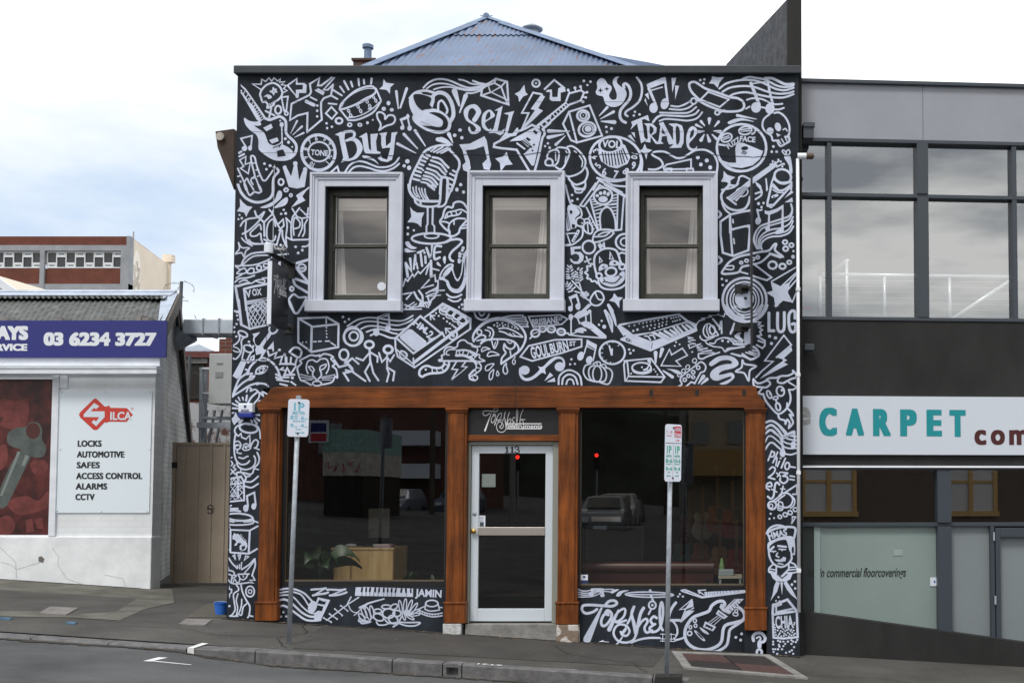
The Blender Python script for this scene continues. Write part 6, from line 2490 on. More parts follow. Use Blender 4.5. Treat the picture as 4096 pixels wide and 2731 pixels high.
mb=MB(); mb.tube([p+Vector((.03,.05,.05)),(Xb+.05,-.3,zt+.20),S3(1150,1018,-.01)],.006,6)
for i in range(5):
    a=random.uniform(0,6); mb.tube([p+Vector((.03,.06,.06)),p+Vector((.05+.05*math.cos(a),.1,.10+.05*math.sin(a))),p+Vector((.08,.2,.04*i-.02))],.005,6)
mb.build('cable',mat('taped cable',(0.42,0.42,0.43),.6),bl_)
# stay wire up to the wall
mb=MB(); mb.tube([S3(1098,660,-.01),S3(1094,830,-.2),(Xb,-.55,zt+.1)],.004,6); mb.ball(S3(1098,672,-.012),.02); mb.build('stay_wire',galv,bl_)
zt2,zb2=S3(3017,700,-.6).z,S3(3000,1385,-.6).z; Xb2=S3(3004,1000,-.1).x
r=thing('blade_sign','tall black blade sign seen edge-on right of the third upper window','hanging sign',(Xb2,0,zt2),'hanging signs on the facade')
mb=MB(); mb.add([],[]); q=.010
mb.box(Xb2-q,Xb2+q,-.62,-.12,zb2,zt2); mb.build('panel',black_m,r,bevel=.003)
for v in (1155,1310):
    mb=MB(); z=S3(2960,v,0).z; xw=S3(2958,v,0).x; mb.box(xw-.055,xw+.10,-.03,-.006,z-.05,z+.045); mb.box(xw+.02,Xb2-q,-.14,-.029,z-.01,z+.012); mb.build('bracket',frame_blk,r)
# downpipe on the right corner, overflow spout
dp_m=mat('white downpipe',(0.80,0.84,0.90),.45); r=thing('downpipe','white downpipe running down the right corner of the mural wall','downpipe',(XR,0,0))
xx=S3(3193,1500,-.05).x; mb=MB(); mb.tube([(xx,-.05,S3(3190,2447,-.05).z),(xx,-.05,S3(3185,636,-.05).z)],.019,12); mb.build('pipe',dp_m,r,smooth=True)
for v in (1160,1500,1890,2280): mb=MB(); mb.box(xx-.024,xx+.024,-.075,0,S3(3190,v).z-.02,S3(3190,v).z+.02); mb.build('bracket',dp_m,r)
q=S3(3205,625,-.05); mb=MB(); mb.tube([(xx,-.05,q.z),(xx+.10,-.05,q.z)],.036,14); mb.build('elbow',dp_m,r)
mb=MB(); mb.tube([(xx+.10,-.05,q.z),(xx+.16,-.05,q.z)],[.036,.036],14); mb.ball((xx+.16,-.05,q.z),.036); mb.build('end_cap',mat('brown cap',(0.08,0.05,0.035),.5),r)

# ------------------------------------------------------------------ inside the shop
desk_m=mat('pale pine desk',(0.56,0.36,0.15),.5,col2=(0.80,0.58,0.30),scale=2,stretch=(6,6,.7))
Yc=.95
r=thing('counter','pale pine counter behind the left display window','counter',tuple(P(835,1334,Yc)))
a,b=P(766,1262,Yc),P(905,1262,Yc); mb=MB(); mb.box(a.x,b.x,Yc,Yc+.6,SFL,a.z); mb.box(a.x-.03,b.x,Yc-.012,Yc+.62,a.z,a.z+.025); mb.build('carcass',desk_m,r,bevel=.004)
mb=MB()
for u in (766,805,905-3): x=P(u,1300,Yc).x; mb.box(x,x+.012,Yc-.008,Yc-.001,SFL,a.z-.001)
mb.build('trim',mat('pine trim',(0.30,0.17,0.07),.5),r)
top=a.z+.026
r=thing('book_stack','few flat books lying on the pine counter','books',tuple(P(882,1256,Yc+.2)))
for i,(c_,dx) in enumerate((((0.35,0.45,0.75),0),((0.65,0.25,0.3),.02),((0.7,0.75,0.8),-.01))):
    q=P(882,1250,Yc+.2); mb=MB(); mb.box(q.x-.1+dx,q.x+.1+dx,Yc+.1,Yc+.3,top+.012*i+.0005,top+.012*(i+1)); mb.build('book',mat('book cover %d'%i,c_,.6),r)
r=thing('microphone_stand','slim black boom microphone stand leaning over the counter','microphone stand',tuple(P(845,1255,Yc+.3)))
mb=MB(); q=P(845,1255,Yc+.3); q.z=top+.002; mb.tube([q,q+Vector((.02,0,.16)),P(853,1215,Yc+.3)],.005,8); mb.tube([P(818,1240,Yc+.3),P(860,1214,Yc+.3)],.004,8); mb.lathe(q,[(.001,.02),(.06,.018),(.065,0),(.001,0)],16); mb.build('stand',black_m,r)
mb=MB(); q=P(806,1254,Yc+.25); mb.ball((q.x,q.y,top+.02),.075,(1,.6,.28)); tag(mb.build('paper_bundle',white_sign),'loose white paper bundle on the left end of the counter','paper')
mon=thing('notice_board','grey free-standing board behind the counter','board',tuple(P(868,1255,Yc+.9)))
a,b=P(846,1167,Yc+.9),P(894,1235,Yc+.9); mb=MB(); mb.box(a.x,b.x,Yc+.9,Yc+.93,b.z,a.z); mb.build('panel',mat('grey board',(0.20,0.20,0.18),.7),mon,bevel=.01)
mb=MB(); mb.box((a.x+b.x)/2-.02,(a.x+b.x)/2+.02,Yc+.905,Yc+.925,SFL,b.z); mb.build('post',black_m,mon)
leaf_m=mat('plant leaf',(0.016,0.050,0.013),.4,var=.35,scale=5)
def plant(base,n,h,spread,lab,lw=.11,seed=1):
    random.seed(seed); r=thing('potted_plant',lab,'plant',tuple(base),'pot plants in the shop window')
    mb=MB(); mb.lathe(base,[(.001,.003),(.075,.003),(.10,.16),(.105,.165),(.09,.165),(.085,.14),(.001,.14)],18); mb.build('pot',mat('dark pot',(0.03,0.025,0.022),.6),r)
    for i in range(n):
        a=2*math.pi*i/n+random.uniform(-.3,.3); sp=spread*random.uniform(.6,1.1); hh=h*random.uniform(.6,1.1)
        mb=MB(); vs=[]; m_=9
        for j in range(m_+1):
            t=j/m_; c=base+Vector((math.cos(a)*sp*t*(.4+.6*t), math.sin(a)*sp*.5*t, .15+hh*(1.5*t-.75*t*t-.35*t**4)))
            ww=0.006 if t<.35 else lw*math.sin(math.pi*min(1,(t-.35)/.65)**.75)+.004
            sd_=Vector((-math.sin(a)*.6,math.cos(a)*.3,.5 if i%2 else -.4)).normalized()
            vs+=[c-sd_*ww,c+Vector((0,0,-.02*(t>.35))),c+sd_*ww]
        mb.add(vs,[(3*j+k,3*j+3+k,3*j+4+k,3*j+1+k) for j in range(m_) for k in (0,1)]); mb.build('leaf',leaf_m,r,smooth=True)
b0=P(735,1350,.55); b0.z=SFL; plant(b0,11,.62,.46,'large leafy pot plant beside the left end of the counter',.085,2)
b0=P(942,1340,.5); b0.z=SFL; plant(b0,5,.12,.10,'small round-leaved pot plant right of the counter',.055,5)
b0=P(1000,1340,.6); b0.z=SFL; plant(b0,4,.06,.10,'smallest pot plant in the right corner of the left window',.05,9)
# right window: bench, amplifier, guitars
red=mat('oxblood leather',(0.055,0.013,0.011),.35,var=.25,scale=4)
r=thing('bench_seat','long oxblood leather couch along the right display window','couch',tuple(P(1500,1345,.7)))
a,b=P(1338,1300,.65),P(1640,1300,.65); mb=MB(); mb.tube([(a.x,.70,a.z-.02),(b.x,.70,a.z-.02)],.075,16); mb.box(a.x+.01,b.x-.01,.66,.76,a.z-.3,a.z-.05)
mb.build('back',red,r,smooth=False)
mb=MB(); mb.box(a.x,b.x,.76,1.3,SFL+.1,a.z-.12); mb.build('seat',red,r,bevel=.03)
for xx in (a.x+.08,b.x-.08): mb=MB(); mb.box(xx-.03,xx+.03,.64,.70,SFL,a.z-.15); mb.build('leg',black_m,r)
am=thing('guitar_amplifier','black guitar speaker cabinet with script logo behind the red couch','amplifier',tuple(P(1400,1290,1.35)))
a,b=P(1345,1206,1.35),P(1480,1206,1.35); cloth=mat('speaker cloth',(0.014,0.014,0.015),.95,bump=.3,bscale=200)
mb=MB(); mb.box(a.x,b.x,1.36,1.75,SFL+.03,a.z); mb.build('cabinet',black_m,am,bevel=.02)
mb=MB(); mb.box(a.x+.04,b.x-.04,1.352,1.358,SFL+.07,a.z-.04); mb.build('grille',cloth,am)
mb=MB(); c=P(1394,1294,1.35); lettering(mb,'Marshall',.05,.26,lambda x,y:(c.x+x,1.349,c.z+y),shear=.35,bold=.0); mb.build('script_logo',signw,am)
h=thing('amplifier_head','amplifier head with silver front strip on the speaker cabinet','amplifier head',tuple(P(1390,1240,1.4)))
a2,b2=P(1362,1222,1.38),P(1422,1246,1.38); mb=MB(); mb.box(a2.x-.05,b2.x+.05,1.385,1.7,a.z+.002,a.z+.20); mb.build('case',black_m,h,bevel=.01)
mb=MB(); mb.box(a2.x-.02,b2.x+.02,1.378,1.384,a.z+.05,a.z+.11); mb.build('panel',steel,h)
def guitar(x,y,z,s,cm,lab,rz=0):
    r=thing('guitar',lab,'guitar',(x,y,z),'guitars hanging in the right window')
    T=Matrix.Rotation(rz,3,'Z')
    prof=[(0,-.23),(.12,-.21),(.17,-.11),(.145,0),(.11,.04),(.125,.11),(.105,.18),(.05,.20),(.025,.175)]
    prof=catmull(prof+[(-a_,b_) for a_,b_ in prof[::-1][:-1]],True,3)
    mb=MB(); mb.prism([(p_[0]*s,p_[1]*s) for p_ in prof],-.022,.022); mb.v=[tuple(T@Vector(v)+Vector((x,y,z))) for v in mb.v]; mb.build('body',cm,r,bevel=.006)
    nk=mat('guitar neck',(0.16,0.08,0.035),.4)
    mb=MB(); mb.box(-.025*s,.025*s,-.035,-.023,-.02*s,.62*s); mb.v=[tuple(T@Vector(v)+Vector((x,y,z))) for v in mb.v]; mb.build('neck',nk,r)
    mb=MB(); mb.prism([(-.03*s,.62*s),(.03*s,.62*s),(.05*s,.76*s),(.02*s,.80*s),(-.04*s,.77*s)],-.034,-.02); mb.v=[tuple(T@Vector(v)+Vector((x,y,z))) for v in mb.v]; mb.build('headstock',black_m,r)
    mb=MB(); mb.box(-.04*s,.04*s,-.03,-.0225,-.03*s,.0); mb.box(-.05*s,.05*s,-.03,-.0225,-.13*s,-.115*s); mb.v=[tuple(T@Vector(v)+Vector((x,y,z))) for v in mb.v]; mb.build('bridge',steel,r)
gc=[('sunburst',(0.35,0.10,0.02)),('cream',(0.5,0.44,0.33)),('cherry red',(0.35,0.015,0.012)),('black',(0.012,0.012,0.013)),('natural wood',(0.42,0.20,0.06)),('seafoam',(0.10,0.24,0.22)),('wine red',(0.16,0.02,0.02))]
for i,(u,v,Y,k,rz,wh) in enumerate([(1680,1200,1.6,2,.5,'upper row nearest the right end'),(1645,1190,2.0,0,.5,'upper row second from the right end'),(1612,1205,2.4,1,.4,'upper row third from the right end'),(1580,1215,2.8,6,.4,'upper row farthest from the right end'),
     (1690,1290,1.5,2,.3,'lower row at the right end'),(1652,1285,1.9,4,.3,'lower row second from the right end'),(1610,1275,2.4,0,.3,'lower row third from the right end'),(1565,1275,2.8,5,.3,'lower row farthest from the right end')]):
    p=P(u,v,Y); guitar(p.x,p.y,p.z,.86,mat('guitar '+gc[k][0],tuple(c_*.6 for c_ in gc[k][1]),.25),gc[k][0]+' electric guitar, '+wh,rz)
r=thing('side_table','small pale side table in the right corner of the right window','side table',tuple(P(1678,1345,.45)))
a,b=P(1650,1322,.42),P(1704,1322,.42); mb=MB(); mb.box(a.x,b.x,.42,.75,a.z-.03,a.z); mb.build('table_top',mat('pale laminate',(0.5,0.47,0.38),.5),r)
for xx,yy in ((a.x+.02,.44),(b.x-.02,.44),(a.x+.02,.73),(b.x-.02,.73)): mb=MB(); mb.box(xx-.012,xx+.012,yy-.012,yy+.012,SFL,a.z-.031); mb.build('leg',galv,r)
tp_=a.z+.001
q=P(1668,1318,.5); mb=MB(); mb.box(q.x-.09,q.x+.09,.45,.60,tp_,tp_+.07); tag(mb.build('storage_tray',mat('grey tray',(0.35,0.42,0.45),.5),bevel=.01),'pale grey tray of oddments on the side table','tray')
q=P(1658,1290,.62); mb=MB(); mb.lathe((q.x,.62,tp_+.001),[(.001,0),(.03,0),(.032,.10),(.02,.16),(.014,.19),(.001,.2)],14); tag(mb.build('green_bottle',mat('green bottle',(0.22,0.38,0.14),.3)),'green bottle standing behind the tray on the side table','bottle')
# card hung inside the door glass
mb=MB(); a,b=P(1107,1088,.16),P(1138,1118,.16); mb.box(a.x,b.x,.158,.161,b.z,a.z); tag(mb.build('door_card',mat('card',(0.42,0.50,0.50),.6)),'pale card sign hanging behind the upper door glass','sign')

# ------------------------------------------------------------------ parking signs
sgn_w=mat('parking sign face',(0.74,0.80,0.92),.35); teal=mat('faded teal ink',(0.19,0.50,0.66),.5); green=mat('green ink',(0.02,0.40,0.27),.5); redk=mat('red ink',(0.58,0.04,0.06),.5); pinkk=mat('faded red ink',(0.62,0.16,0.26),.5)
def arrow(mb,to3,cx,cy,ln,h,dirn):
    hw=h/2; pts=[(-ln/2,-h*.16),(ln/2-h*.7,-h*.16),(ln/2-h,-hw),(ln/2,0),(ln/2-h,hw),(ln/2-h*.7,h*.16),(-ln/2,h*.16)]
    pts=[(cx+dirn*a_,cy+b_) for a_,b_ in pts]; mb.add([to3(*p_) for p_ in pts],[tuple(range(7))])
def sign_pole(base,topz_u,lab,plate_c,pw,ph,rz,tiltx,curl=0):
    pass
def plate_mesh(w_,h_,r_,n=5):
    pts=[]
    for cx,cy,a0 in ((w_/2-r_,h_/2-r_,0),(-w_/2+r_,h_/2-r_,90),(-w_/2+r_,-h_/2+r_,180),(w_/2-r_,-h_/2+r_,270)):
        for i in range(n+1): a=math.radians(a0+90*i/n); pts.append((cx+r_*math.cos(a),cy+r_*math.sin(a)))
    return pts
def parking(base,ptop,pc,w_,h_,rz,lab,fill,base_pad=False):
    r=thing('parking_sign',lab,'parking sign',tuple(base),'parking signs on the footpath')
    mb=MB(); d=(ptop-base); mb.tube([base+Vector((0,0,-.05)),ptop],.0235,14); pole=mb.build('pole',galv,r,smooth=True)
    mb=MB(); mb.lathe(ptop,[(.027,-.03),(.027,.008),(.001,.012)],14); mb.build('pole_cap',galv,pole)
    if base_pad: mb=MB(); mb.box(base.x-.11,base.x+.15,base.y-.10,base.y+.12,base.z-.05,base.z+.02); mb.build('base_pad',mat('black rubber pad',(0.02,0.02,0.02),.8),pole)
    ax=d.normalized(); xd=Vector((math.cos(rz),math.sin(rz),0)); yd=ax.cross(xd)*-1
    nrm=Vector((xd.y,-xd.x,0)); 
    if nrm.y>0: nrm=-nrm
    off=pc+nrm*.038
    def to3(x,y,l=0.0): return off+xd*x+ax*y+nrm*l
    mb=MB(); mb.extrude([to3(x,y) for x,y in plate_mesh(w_,h_,.028)],nrm*.003); pl=mb.build('plate',sgn_w,r)
    fill(lambda x,y:to3(x,y,.0042),pl)
    mb=MB()
    for y in (h_/2-.035,-h_/2+.035): mb.ball(to3(0,y,.004),.011,(1,1,1),10,6)
    mb.build('bolt',mat('sign bolt',(0.05,0.04,0.06),.4),pl)
    return r
bp=G(663,1479); d_=bp.y
tp0=P(686,915,d_); pcz=P(684.5,960,d_)
wl=.205; hl=abs(P(684,917,d_).z-P(684,1003,d_).z)
def fill_l(t,pl):
    mb=MB(); h=hl
    def T(s,cap,wd,x,y): lettering(mb,s,cap*h,wd*wl,t,x*wl,y*h,bold=.03)
    T('1P',.215,.50,.02,.305); T('METER',.085,.60,.02,.135)
    T('8',.115,.16,-.30,.015); T('30',.065,.16,-.11,.045); T('AM',.035,.14,-.11,-.02); T('-',.03,.05,.04,.015); T('6',.11,.16,.20,.01); T('PM',.035,.12,.37,-.02)
    T('MON-SAT',.05,.62,.06,-.085); T('9',.105,.16,-.29,-.20); T('AM',.035,.14,-.12,-.235); T('-',.03,.05,.03,-.20); T('4',.105,.18,.19,-.20); T('PM',.035,.13,.37,-.235); T('SUN',.045,.26,.02,-.30)
    arrow(mb,t,.10*wl,-.39*h,.48*wl,.075*h,1); mb.build('lettering',teal,pl)
parking(bp,tp0+Vector((0,0,.02)),pcz,wl,hl,R(24),'white metered parking sign with faded teal lettering on a grey pole, left of the door',fill_l)
bp=G(1531,1555); d_=bp.y; tp1=P(1541,974,d_); pc1=P(1540.5,1040,d_); hr=abs(P(1540,974,d_).z-P(1540,1105,d_).z); wr=.205
def fill_r(t,pl):
    h=hr
    mb=MB()
    def T(s,cap,wd,x,y): lettering(mb,s,cap*h,wd*wr,t,x*wr,y*h,bold=.03)
    x0,x1,y0,y1=.06*wr,.46*wr,.27*h,.465*h
    mb.add([t(x,y) for x,y in ((x0,y0),(x1,y0),(x1,y1),(x0,y1))],[(0,1,2,3)]); arrow(mb,t,.26*wr,.22*h,.24*wr,.04*h,1)
    mb.build('red_panel',redk,pl)
    mb=MB(); T('7 - 10',.05,.36,-.25,.365); T('MON-SAT',.025,.30,-.25,.30); mb.build('red_lettering',pinkk,pl)
    t2=t
    def tt(x,y): return t(x,y)+ (t(0,0)-pc1).normalized()*.001
    mb=MB(); lettering(mb,'LOADING',.06*h,.36*wr,tt,.26*wr,.415*h,bold=.02); lettering(mb,'ZONE',.065*h,.36*wr,tt,.26*wr,.315*h,bold=.03); mb.build('white_lettering',sgn_w,pl)
    mb=MB(); mb.add([t(x*wr,y*h) for x,y in ((-.46,.165),(.46,.165),(.46,.175),(-.46,.175))],[(0,1,2,3)]); mb.add([t(x*wr,y*h) for x,y in ((-.006,-.43),(.006,-.43),(.006,.14),(-.006,.14))],[(0,1,2,3)]); mb.build('divider',mat('black ink',(0.02,0.02,0.03),.5),pl)
    mb=MB()
    for sx,tx in ((-.25,'8-6'),(.25,'10-6')):
        T('1P',.135,.28,sx,.06); T('METER',.04,.32,sx,-.055); T(tx,.07,.40,sx,-.135); T('MON-SAT',.025,.32,sx,-.195); T('9-4',.065,.38,sx,-.275); T('SUN',.025,.14,sx,-.335); arrow(mb,t,sx*wr,-.40*h,.26*wr,.04*h,-1 if sx<0 else 1)
    mb.build('green_lettering',green,pl)
parking(bp,tp1+Vector((0,0,-.02)),pc1,wr,hr,R(40),'two-panel parking sign with red loading zone panel on a grey pole, right of the door',fill_r,True)

# ------------------------------------------------------------------ locksmith shop at left
YL=2.5
wpl=mat('white painted render',(0.80,0.84,0.88),.75,var=.10,scale=2.5,bump=.12,bscale=12)
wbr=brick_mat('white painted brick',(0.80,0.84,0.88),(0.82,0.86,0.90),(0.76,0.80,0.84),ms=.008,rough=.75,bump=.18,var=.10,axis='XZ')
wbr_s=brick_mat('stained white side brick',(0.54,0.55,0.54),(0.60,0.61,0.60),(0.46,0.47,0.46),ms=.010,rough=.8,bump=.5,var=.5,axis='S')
def LS(zx,zy,Y=YL):          # from the measured crop of the left side (scale .98, top 900)
    return S3(zx/.98, 900+zy/.98, Y)
lk=thing('locksmith_shop','single storey white brick locksmith shop with weathered corrugated roof','shop',(-9,YL,zg(-9)))
xr=S3(613,1900,YL).x; xl=-16.0
zpl=LS(400,1220).z; zev=LS(400,588).z; zs=LS(400,372).z
mb=MB(); wx0,wx1=xl+1.0,LS(203,900).x; wz0,wz1=LS(100,1214).z,LS(100,604).z
wall_holes(mb,xl,xr,zpl,zev+.3,YL,YL+.25,[(wx0,wx1,wz0,wz1)]); mb.build('wall',wbr,lk)
mb=MB(); mb.box(xl,xr+.012,YL-.03,YL+.25,-1,zpl); mb.build('plinth',wpl,lk,bevel=.012)
mb=MB(); random.seed(11)
for pts in ([(0,1262),(30,1290),(60,1320),(66,1384)],[(66,1350),(110,1335),(150,1325),(172,1310)],[(205,1265),(230,1300),(228,1330),(262,1385),(320,1405)],[(410,1370),(450,1378),(485,1385),(490,1415)],[(0,1320),(40,1330),(62,1345)]):
    q=[LS(x+random.uniform(-2,2),y,YL-.03) for x,y in pts]; v,f=ribbon([(p.x*1000,p.z*1000) for p in catmull([(p.x,0,p.z) and (p.x,p.z) for p in q],False,3) and q],3.5,False); mb.add([(x/1000,YL-.032,z/1000) for x,z in v],f)
q=LS(160,1308,YL-.03); mb.add([(q.x+x,YL-.0335,q.z+y) for x,y in ((-.03,-.03),(.03,-.05),(.05,0),(.01,.04),(-.03,.03))],[(0,1,2,3,4)])
mb.build('crack',mat('crack line',(0.16,0.15,0.14),.9),lk)
# side wall running back, raking with the gable
sb0=S3(613,1900,YL); bx=S3(718,1800,6.0).x
mb=MB(); rz=S3(704,1172,4.3); rx=rz.x
p0=Vector((xr,YL,0)); pm=Vector((rx-.05,4.3,0)); pb=Vector((S3(752,1800,6.2).x,6.2,0))
zr=rz.z-.10; zb_=S3(750,1750,6.2).z
mb.add([(p0.x,p0.y,zpl-.0),(pm.x,pm.y,zpl),(pb.x,pb.y,zpl),(pb.x,pb.y,zb_),(pm.x,pm.y,zr),(p0.x,p0.y,zs-.05),(p0.x,p0.y,-1),(pm.x,pm.y,-1),(pb.x,pb.y,-1)],[(0,1,4,5),(1,2,3,4),(6,7,1,0),(7,8,2,1)])
mb.add([(xl,6.2,-1),(pb.x,6.2,-1),(pb.x,6.2,zb_),(xl,6.2,zb_)],[(0,1,2,3)])
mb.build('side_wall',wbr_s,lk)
# roof: corrugated sheet from the ridge to the eave
rf_m=mat('weathered grey corrugated roof',(0.085,0.09,0.088),.85,col2=(0.22,0.235,0.24),scale=5,stretch=(5,.6,.6),lo=.45,hi=.75)
ev=Vector((0,YL-.12,LS(500,400,YL-.12).z-.10)); rg=Vector((0,4.3,rz.z-.04))
mb=MB(); xe=S3(637,1275,2.4).x; n=900; vs=[]
for i in range(n+1):
    x=xl+(xe-xl)*i/n; s=.011*math.sin(2*math.pi*x/.082)
    jog=.10 if int((x+50)/.75)%5==1 else 0
    vs+=[(x,ev.y,ev.z+s),(x-.74,rg.y-.12,rg.z-.04+s),(x-.62,rg.y-.40-jog*.6,rg.z-.115-jog*.18+s+.014),(x-.77,rg.y-.05,rg.z+s-.012)]
fs=[]
for i in range(n): a=4*i; fs+=[(a,a+4,a+5,a+1),(a+2,a+6,a+7,a+3)]
mb.add(vs,fs); rf=mb.build('roof',rf_m,lk)
lead=mat('pale flashing',(0.44,0.50,0.60),.5,metal=.2,var=.15,scale=6)
mb=MB(); a=Vector((xl,4.3,rg.z)); 
mb.extrude([(xl,4.12,rg.z-.03),(rx,4.12,rg.z-.03),(rx,4.3,rg.z+.05),(xl,4.3,rg.z+.05)],(0,.0,.012)); mb.extrude([(xl,4.3,rg.z+.05),(rx,4.3,rg.z+.05),(rx,4.5,rg.z-.05),(xl,4.5,rg.z-.05)],(0,0,.012))
mb.tube([(xl,4.3,rg.z+.06),(rx,4.3,rg.z+.06)],.03,8)
e0=S3(604,1278,YL-.1); e1=Vector((xr+.08,YL-.1,e0.z))
mb.extrude([(xe-.02,YL-.12,ev.z+.03),(xr+.10,YL-.12,ev.z+.03),(rx+.03,4.3,rg.z+.03),(rx-.22,4.3,rg.z+.03)],(0,0,.014))
mb.build('flashing',lead,rf)
mb=MB(); mb.extrude([(xr+.10,YL-.10,ev.z+.02),(rx+.04,4.3,rg.z+.04),(rx+.04,4.3,rg.z-.20),(xr+.10,YL-.10,ev.z-.20)],(.03,0,0))
bb=S3(764,1770,6.4); mb.extrude([(rx+.04,4.3,rg.z+.04),(bb.x,6.4,bb.z+.04),(bb.x,6.4,bb.z-.22),(rx+.04,4.3,rg.z-.20)],(.03,0,0)); mb.build('barge_board',mat('weathered barge board',(0.10,0.085,0.075),.8,var=.3,scale=8),lk)
mb=MB(); mb.extrude([(xl,4.31,rg.z+.03),(rx,4.31,rg.z+.03),(bb.x,6.4,bb.z),(xl,6.4,bb.z)],(0,0,.01)); mb.build('rear_roof',rf_m,lk)
# fascia, gutter
wt=mat('white trim paint',(0.76,0.81,0.88),.5,var=.08,scale=5)
mb=MB(); mb.box(xl,LS(640,540).x,YL-.10,YL,LS(0,556).z+.002,LS(0,380).z); mb.build('fascia',wt,lk)
mb=MB(); mb.box(xl,LS(648,570).x,YL-.24,YL-.101,LS(0,583,YL-.24).z,LS(0,557,YL-.24).z); mb.box(xl,LS(648,570).x+.004,YL-.255,YL-.2405,LS(0,562,YL-.24).z,LS(0,556,YL-.24).z); mb.build('gutter',wt,lk,bevel=.012)
mb=MB(); mb.box(xl,wx1,YL+.001,YL+.06,wz1-.0,wz1+.04); mb.box(wx1-.001,wx1+.09,YL-.035,YL+.05,wz0-.02,LS(0,590).z); mb.box(wx1+.09,wx1+.20,YL-.02,YL+.05,LS(0,640).z,LS(0,590).z); mb.build('window_trim',wt,lk,bevel=.006)
def heavy(mb,tx,cap,width,mk,cx,cz,e,bold=.01,spacing=1.0,fit=False):     # a heavy grotesque weight with sharp corners
    k=0
    for dx in (-1,0,1):
        for dz in (-1,1):
            k+=1; lettering(mb,tx,cap-2*e,width-2*e,mk(k*1e-4),cx+dx*e,cz+dz*e*.5,bold=bold,spacing=spacing,fit=fit)
# blue fascia sign
bs=thing('fascia_sign','blue signboard with white phone number above the locksmith gutter','sign',tuple(LS(300,520,YL-.13)))
blue=mat('royal blue sign',(0.022,0.028,0.20),.35); x0,x1,z0,z1=xl+1,LS(652,440,YL-.14).x,LS(0,519,YL-.14).z,LS(0,374,YL-.14).z
mb=MB(); mb.box(x0,x1,YL-.14,YL-.105,z0,z1); mb.build('board',blue,bs)
mb=MB(); f=lambda c_:(lambda x,y:(c_.x+x,YL-.1425,c_.z+y))
def span(a,b,y0,y1): p,q=LS(a,y0,YL-.14),LS(b,y1,YL-.14); return (p.x+q.x)/2,(p.z+q.z)/2,q.x-p.x,p.z-q.z
for tx,a,b,y0,y1 in (('03',172,248,418,473),('6234',272,432,418,474),('3727',453,613,419,474),('DAYS',-62,110,393,451),('SERVICE',-62,107,464,493)):
    cx,cz,wd,hh=span(a,b,y0,y1); heavy(mb,tx,hh,wd,lambda d_:(lambda x,y:(x,YL-.1415-d_,y)),cx,cz,.014 if hh>.12 else .007,bold=.015)
mb.build('lettering',mat('sign white vinyl',(0.78,0.83,0.90),.5),bs)
# white services sign
ws=thing('wall_sign','white services sign with red key logo and black list on the locksmith wall','sign',tuple(LS(400,1130,YL-.015)))
x0,x1,z0,z1=LS(226,900).x,LS(592,900).x,LS(0,1127).z,LS(0,650).z
mb=MB(); mb.box(x0,x1,YL-.015,YL-.001,z0,z1); mb.build('board',mat('services sign white',(0.78,0.88,0.96),.5),ws)
mb=MB(); yy=YL-.0175
for tx,a,b,y in (('LOCKS',285,379,854),('AUTOMOTIVE',282,469,897),('SAFES',281,372,939),('ACCESS CONTROL',279,540,982),('ALARMS',277,401,1023),('CCTV',276,351,1065)):
    cx,cz,wd,hh=span(a,b,y-13,y+13); heavy(mb,tx,hh,wd,lambda d_:(lambda x,y_:(x,yy-d_,y_)),cx,cz,.0055,bold=.0,spacing=1.06)
mb.build('list_lettering',mat('sign black',(0.02,0.025,0.03),.5),ws)
redl=mat('logo red',(0.60,0.05,0.035),.5); wv=mat('logo white',(0.68,0.78,0.87),.5)
def poly(mb,pts,y): mb.add([(LS(a,b).x,y,LS(a,b).z) for a,b in pts],[tuple(range(len(pts)))])
mb=MB(); poly(mb,[(372,680),(380,680),(413,711),(424,711),(424,708),(432,708),(434,716),(500,717),(523,743),(498,771),(428,770),(424,774),(412,773),(384,802),(370,803),(317,754),(312,743),(318,732)],yy); mb.build('logo_key',redl,ws)
mb=MB(); poly(mb,[(372,697),(392,710),(379,722),(372,716),(358,730),(413,730),(413,752),(380,788),(362,773),(371,763),(379,770),(393,753),(331,752),(331,742)],yy-.0012)
cx,cz,wd,hh=span(414,498,728,760); lettering(mb,'ILCA',hh,wd,lambda x,y_:(cx+x,yy-.0012,cz+y_),bold=.03); mb.build('logo_lettering',wv,ws)
mb=MB(); c=LS(521,720); v,f_=ribbon(ell(0,0,18,18,0,16),3,True); mb.add([(c.x+x/1000,yy,c.z+y/1000) for x,y in v],f_); lettering(mb,'R',.016,.012,lambda x,y_:(c.x+x,yy,c.z+y_)); mb.build('registered_mark',redl,ws)
mb=MB()
for a,b in ((245,655),(415,655),(590,655),(590,880),(228,1120),(400,1122),(580,1122),(240,880)): q=LS(a,b); mb.ball((q.x,YL-.016,q.z),.008,(1,1,1),8,5)
mb.build('screw',galv,ws)
# window poster of keys
pr=thing('window_poster','dark red window poster printed with a large grey key','poster',tuple(LS(100,1214,YL+.04)))
red_p=mat('poster red print',(0.030,0.009,0.009),.35,col2=(0.11,0.022,0.021),scale=3.2,detail=2,lo=.4,hi=.62)
mb=MB(); mb.box(wx0+.01,wx1-.002,YL+.03,YL+.05,wz0+.002,wz1-.002); mb.build('sheet',red_p,pr)
keyc=mat('printed key grey',(0.085,0.105,0.10),.45,var=.25,scale=6); keyd=mat('printed key slot',(0.07,0.018,0.016),.5); pink=mat('printed pink keys',(0.145,0.032,0.030),.5,var=.4,scale=4)
mb=MB(); yk=YL+.0285
def polyk(pts,y,sm=True):
    q=catmull(pts,True,4) if sm else pts
    mb.add([(S3(a/.98,900+b/.98,YL+.03).x,y,S3(a/.98,900+b/.98,YL+.03).z) for a,b in q],[tuple(range(len(q)))])
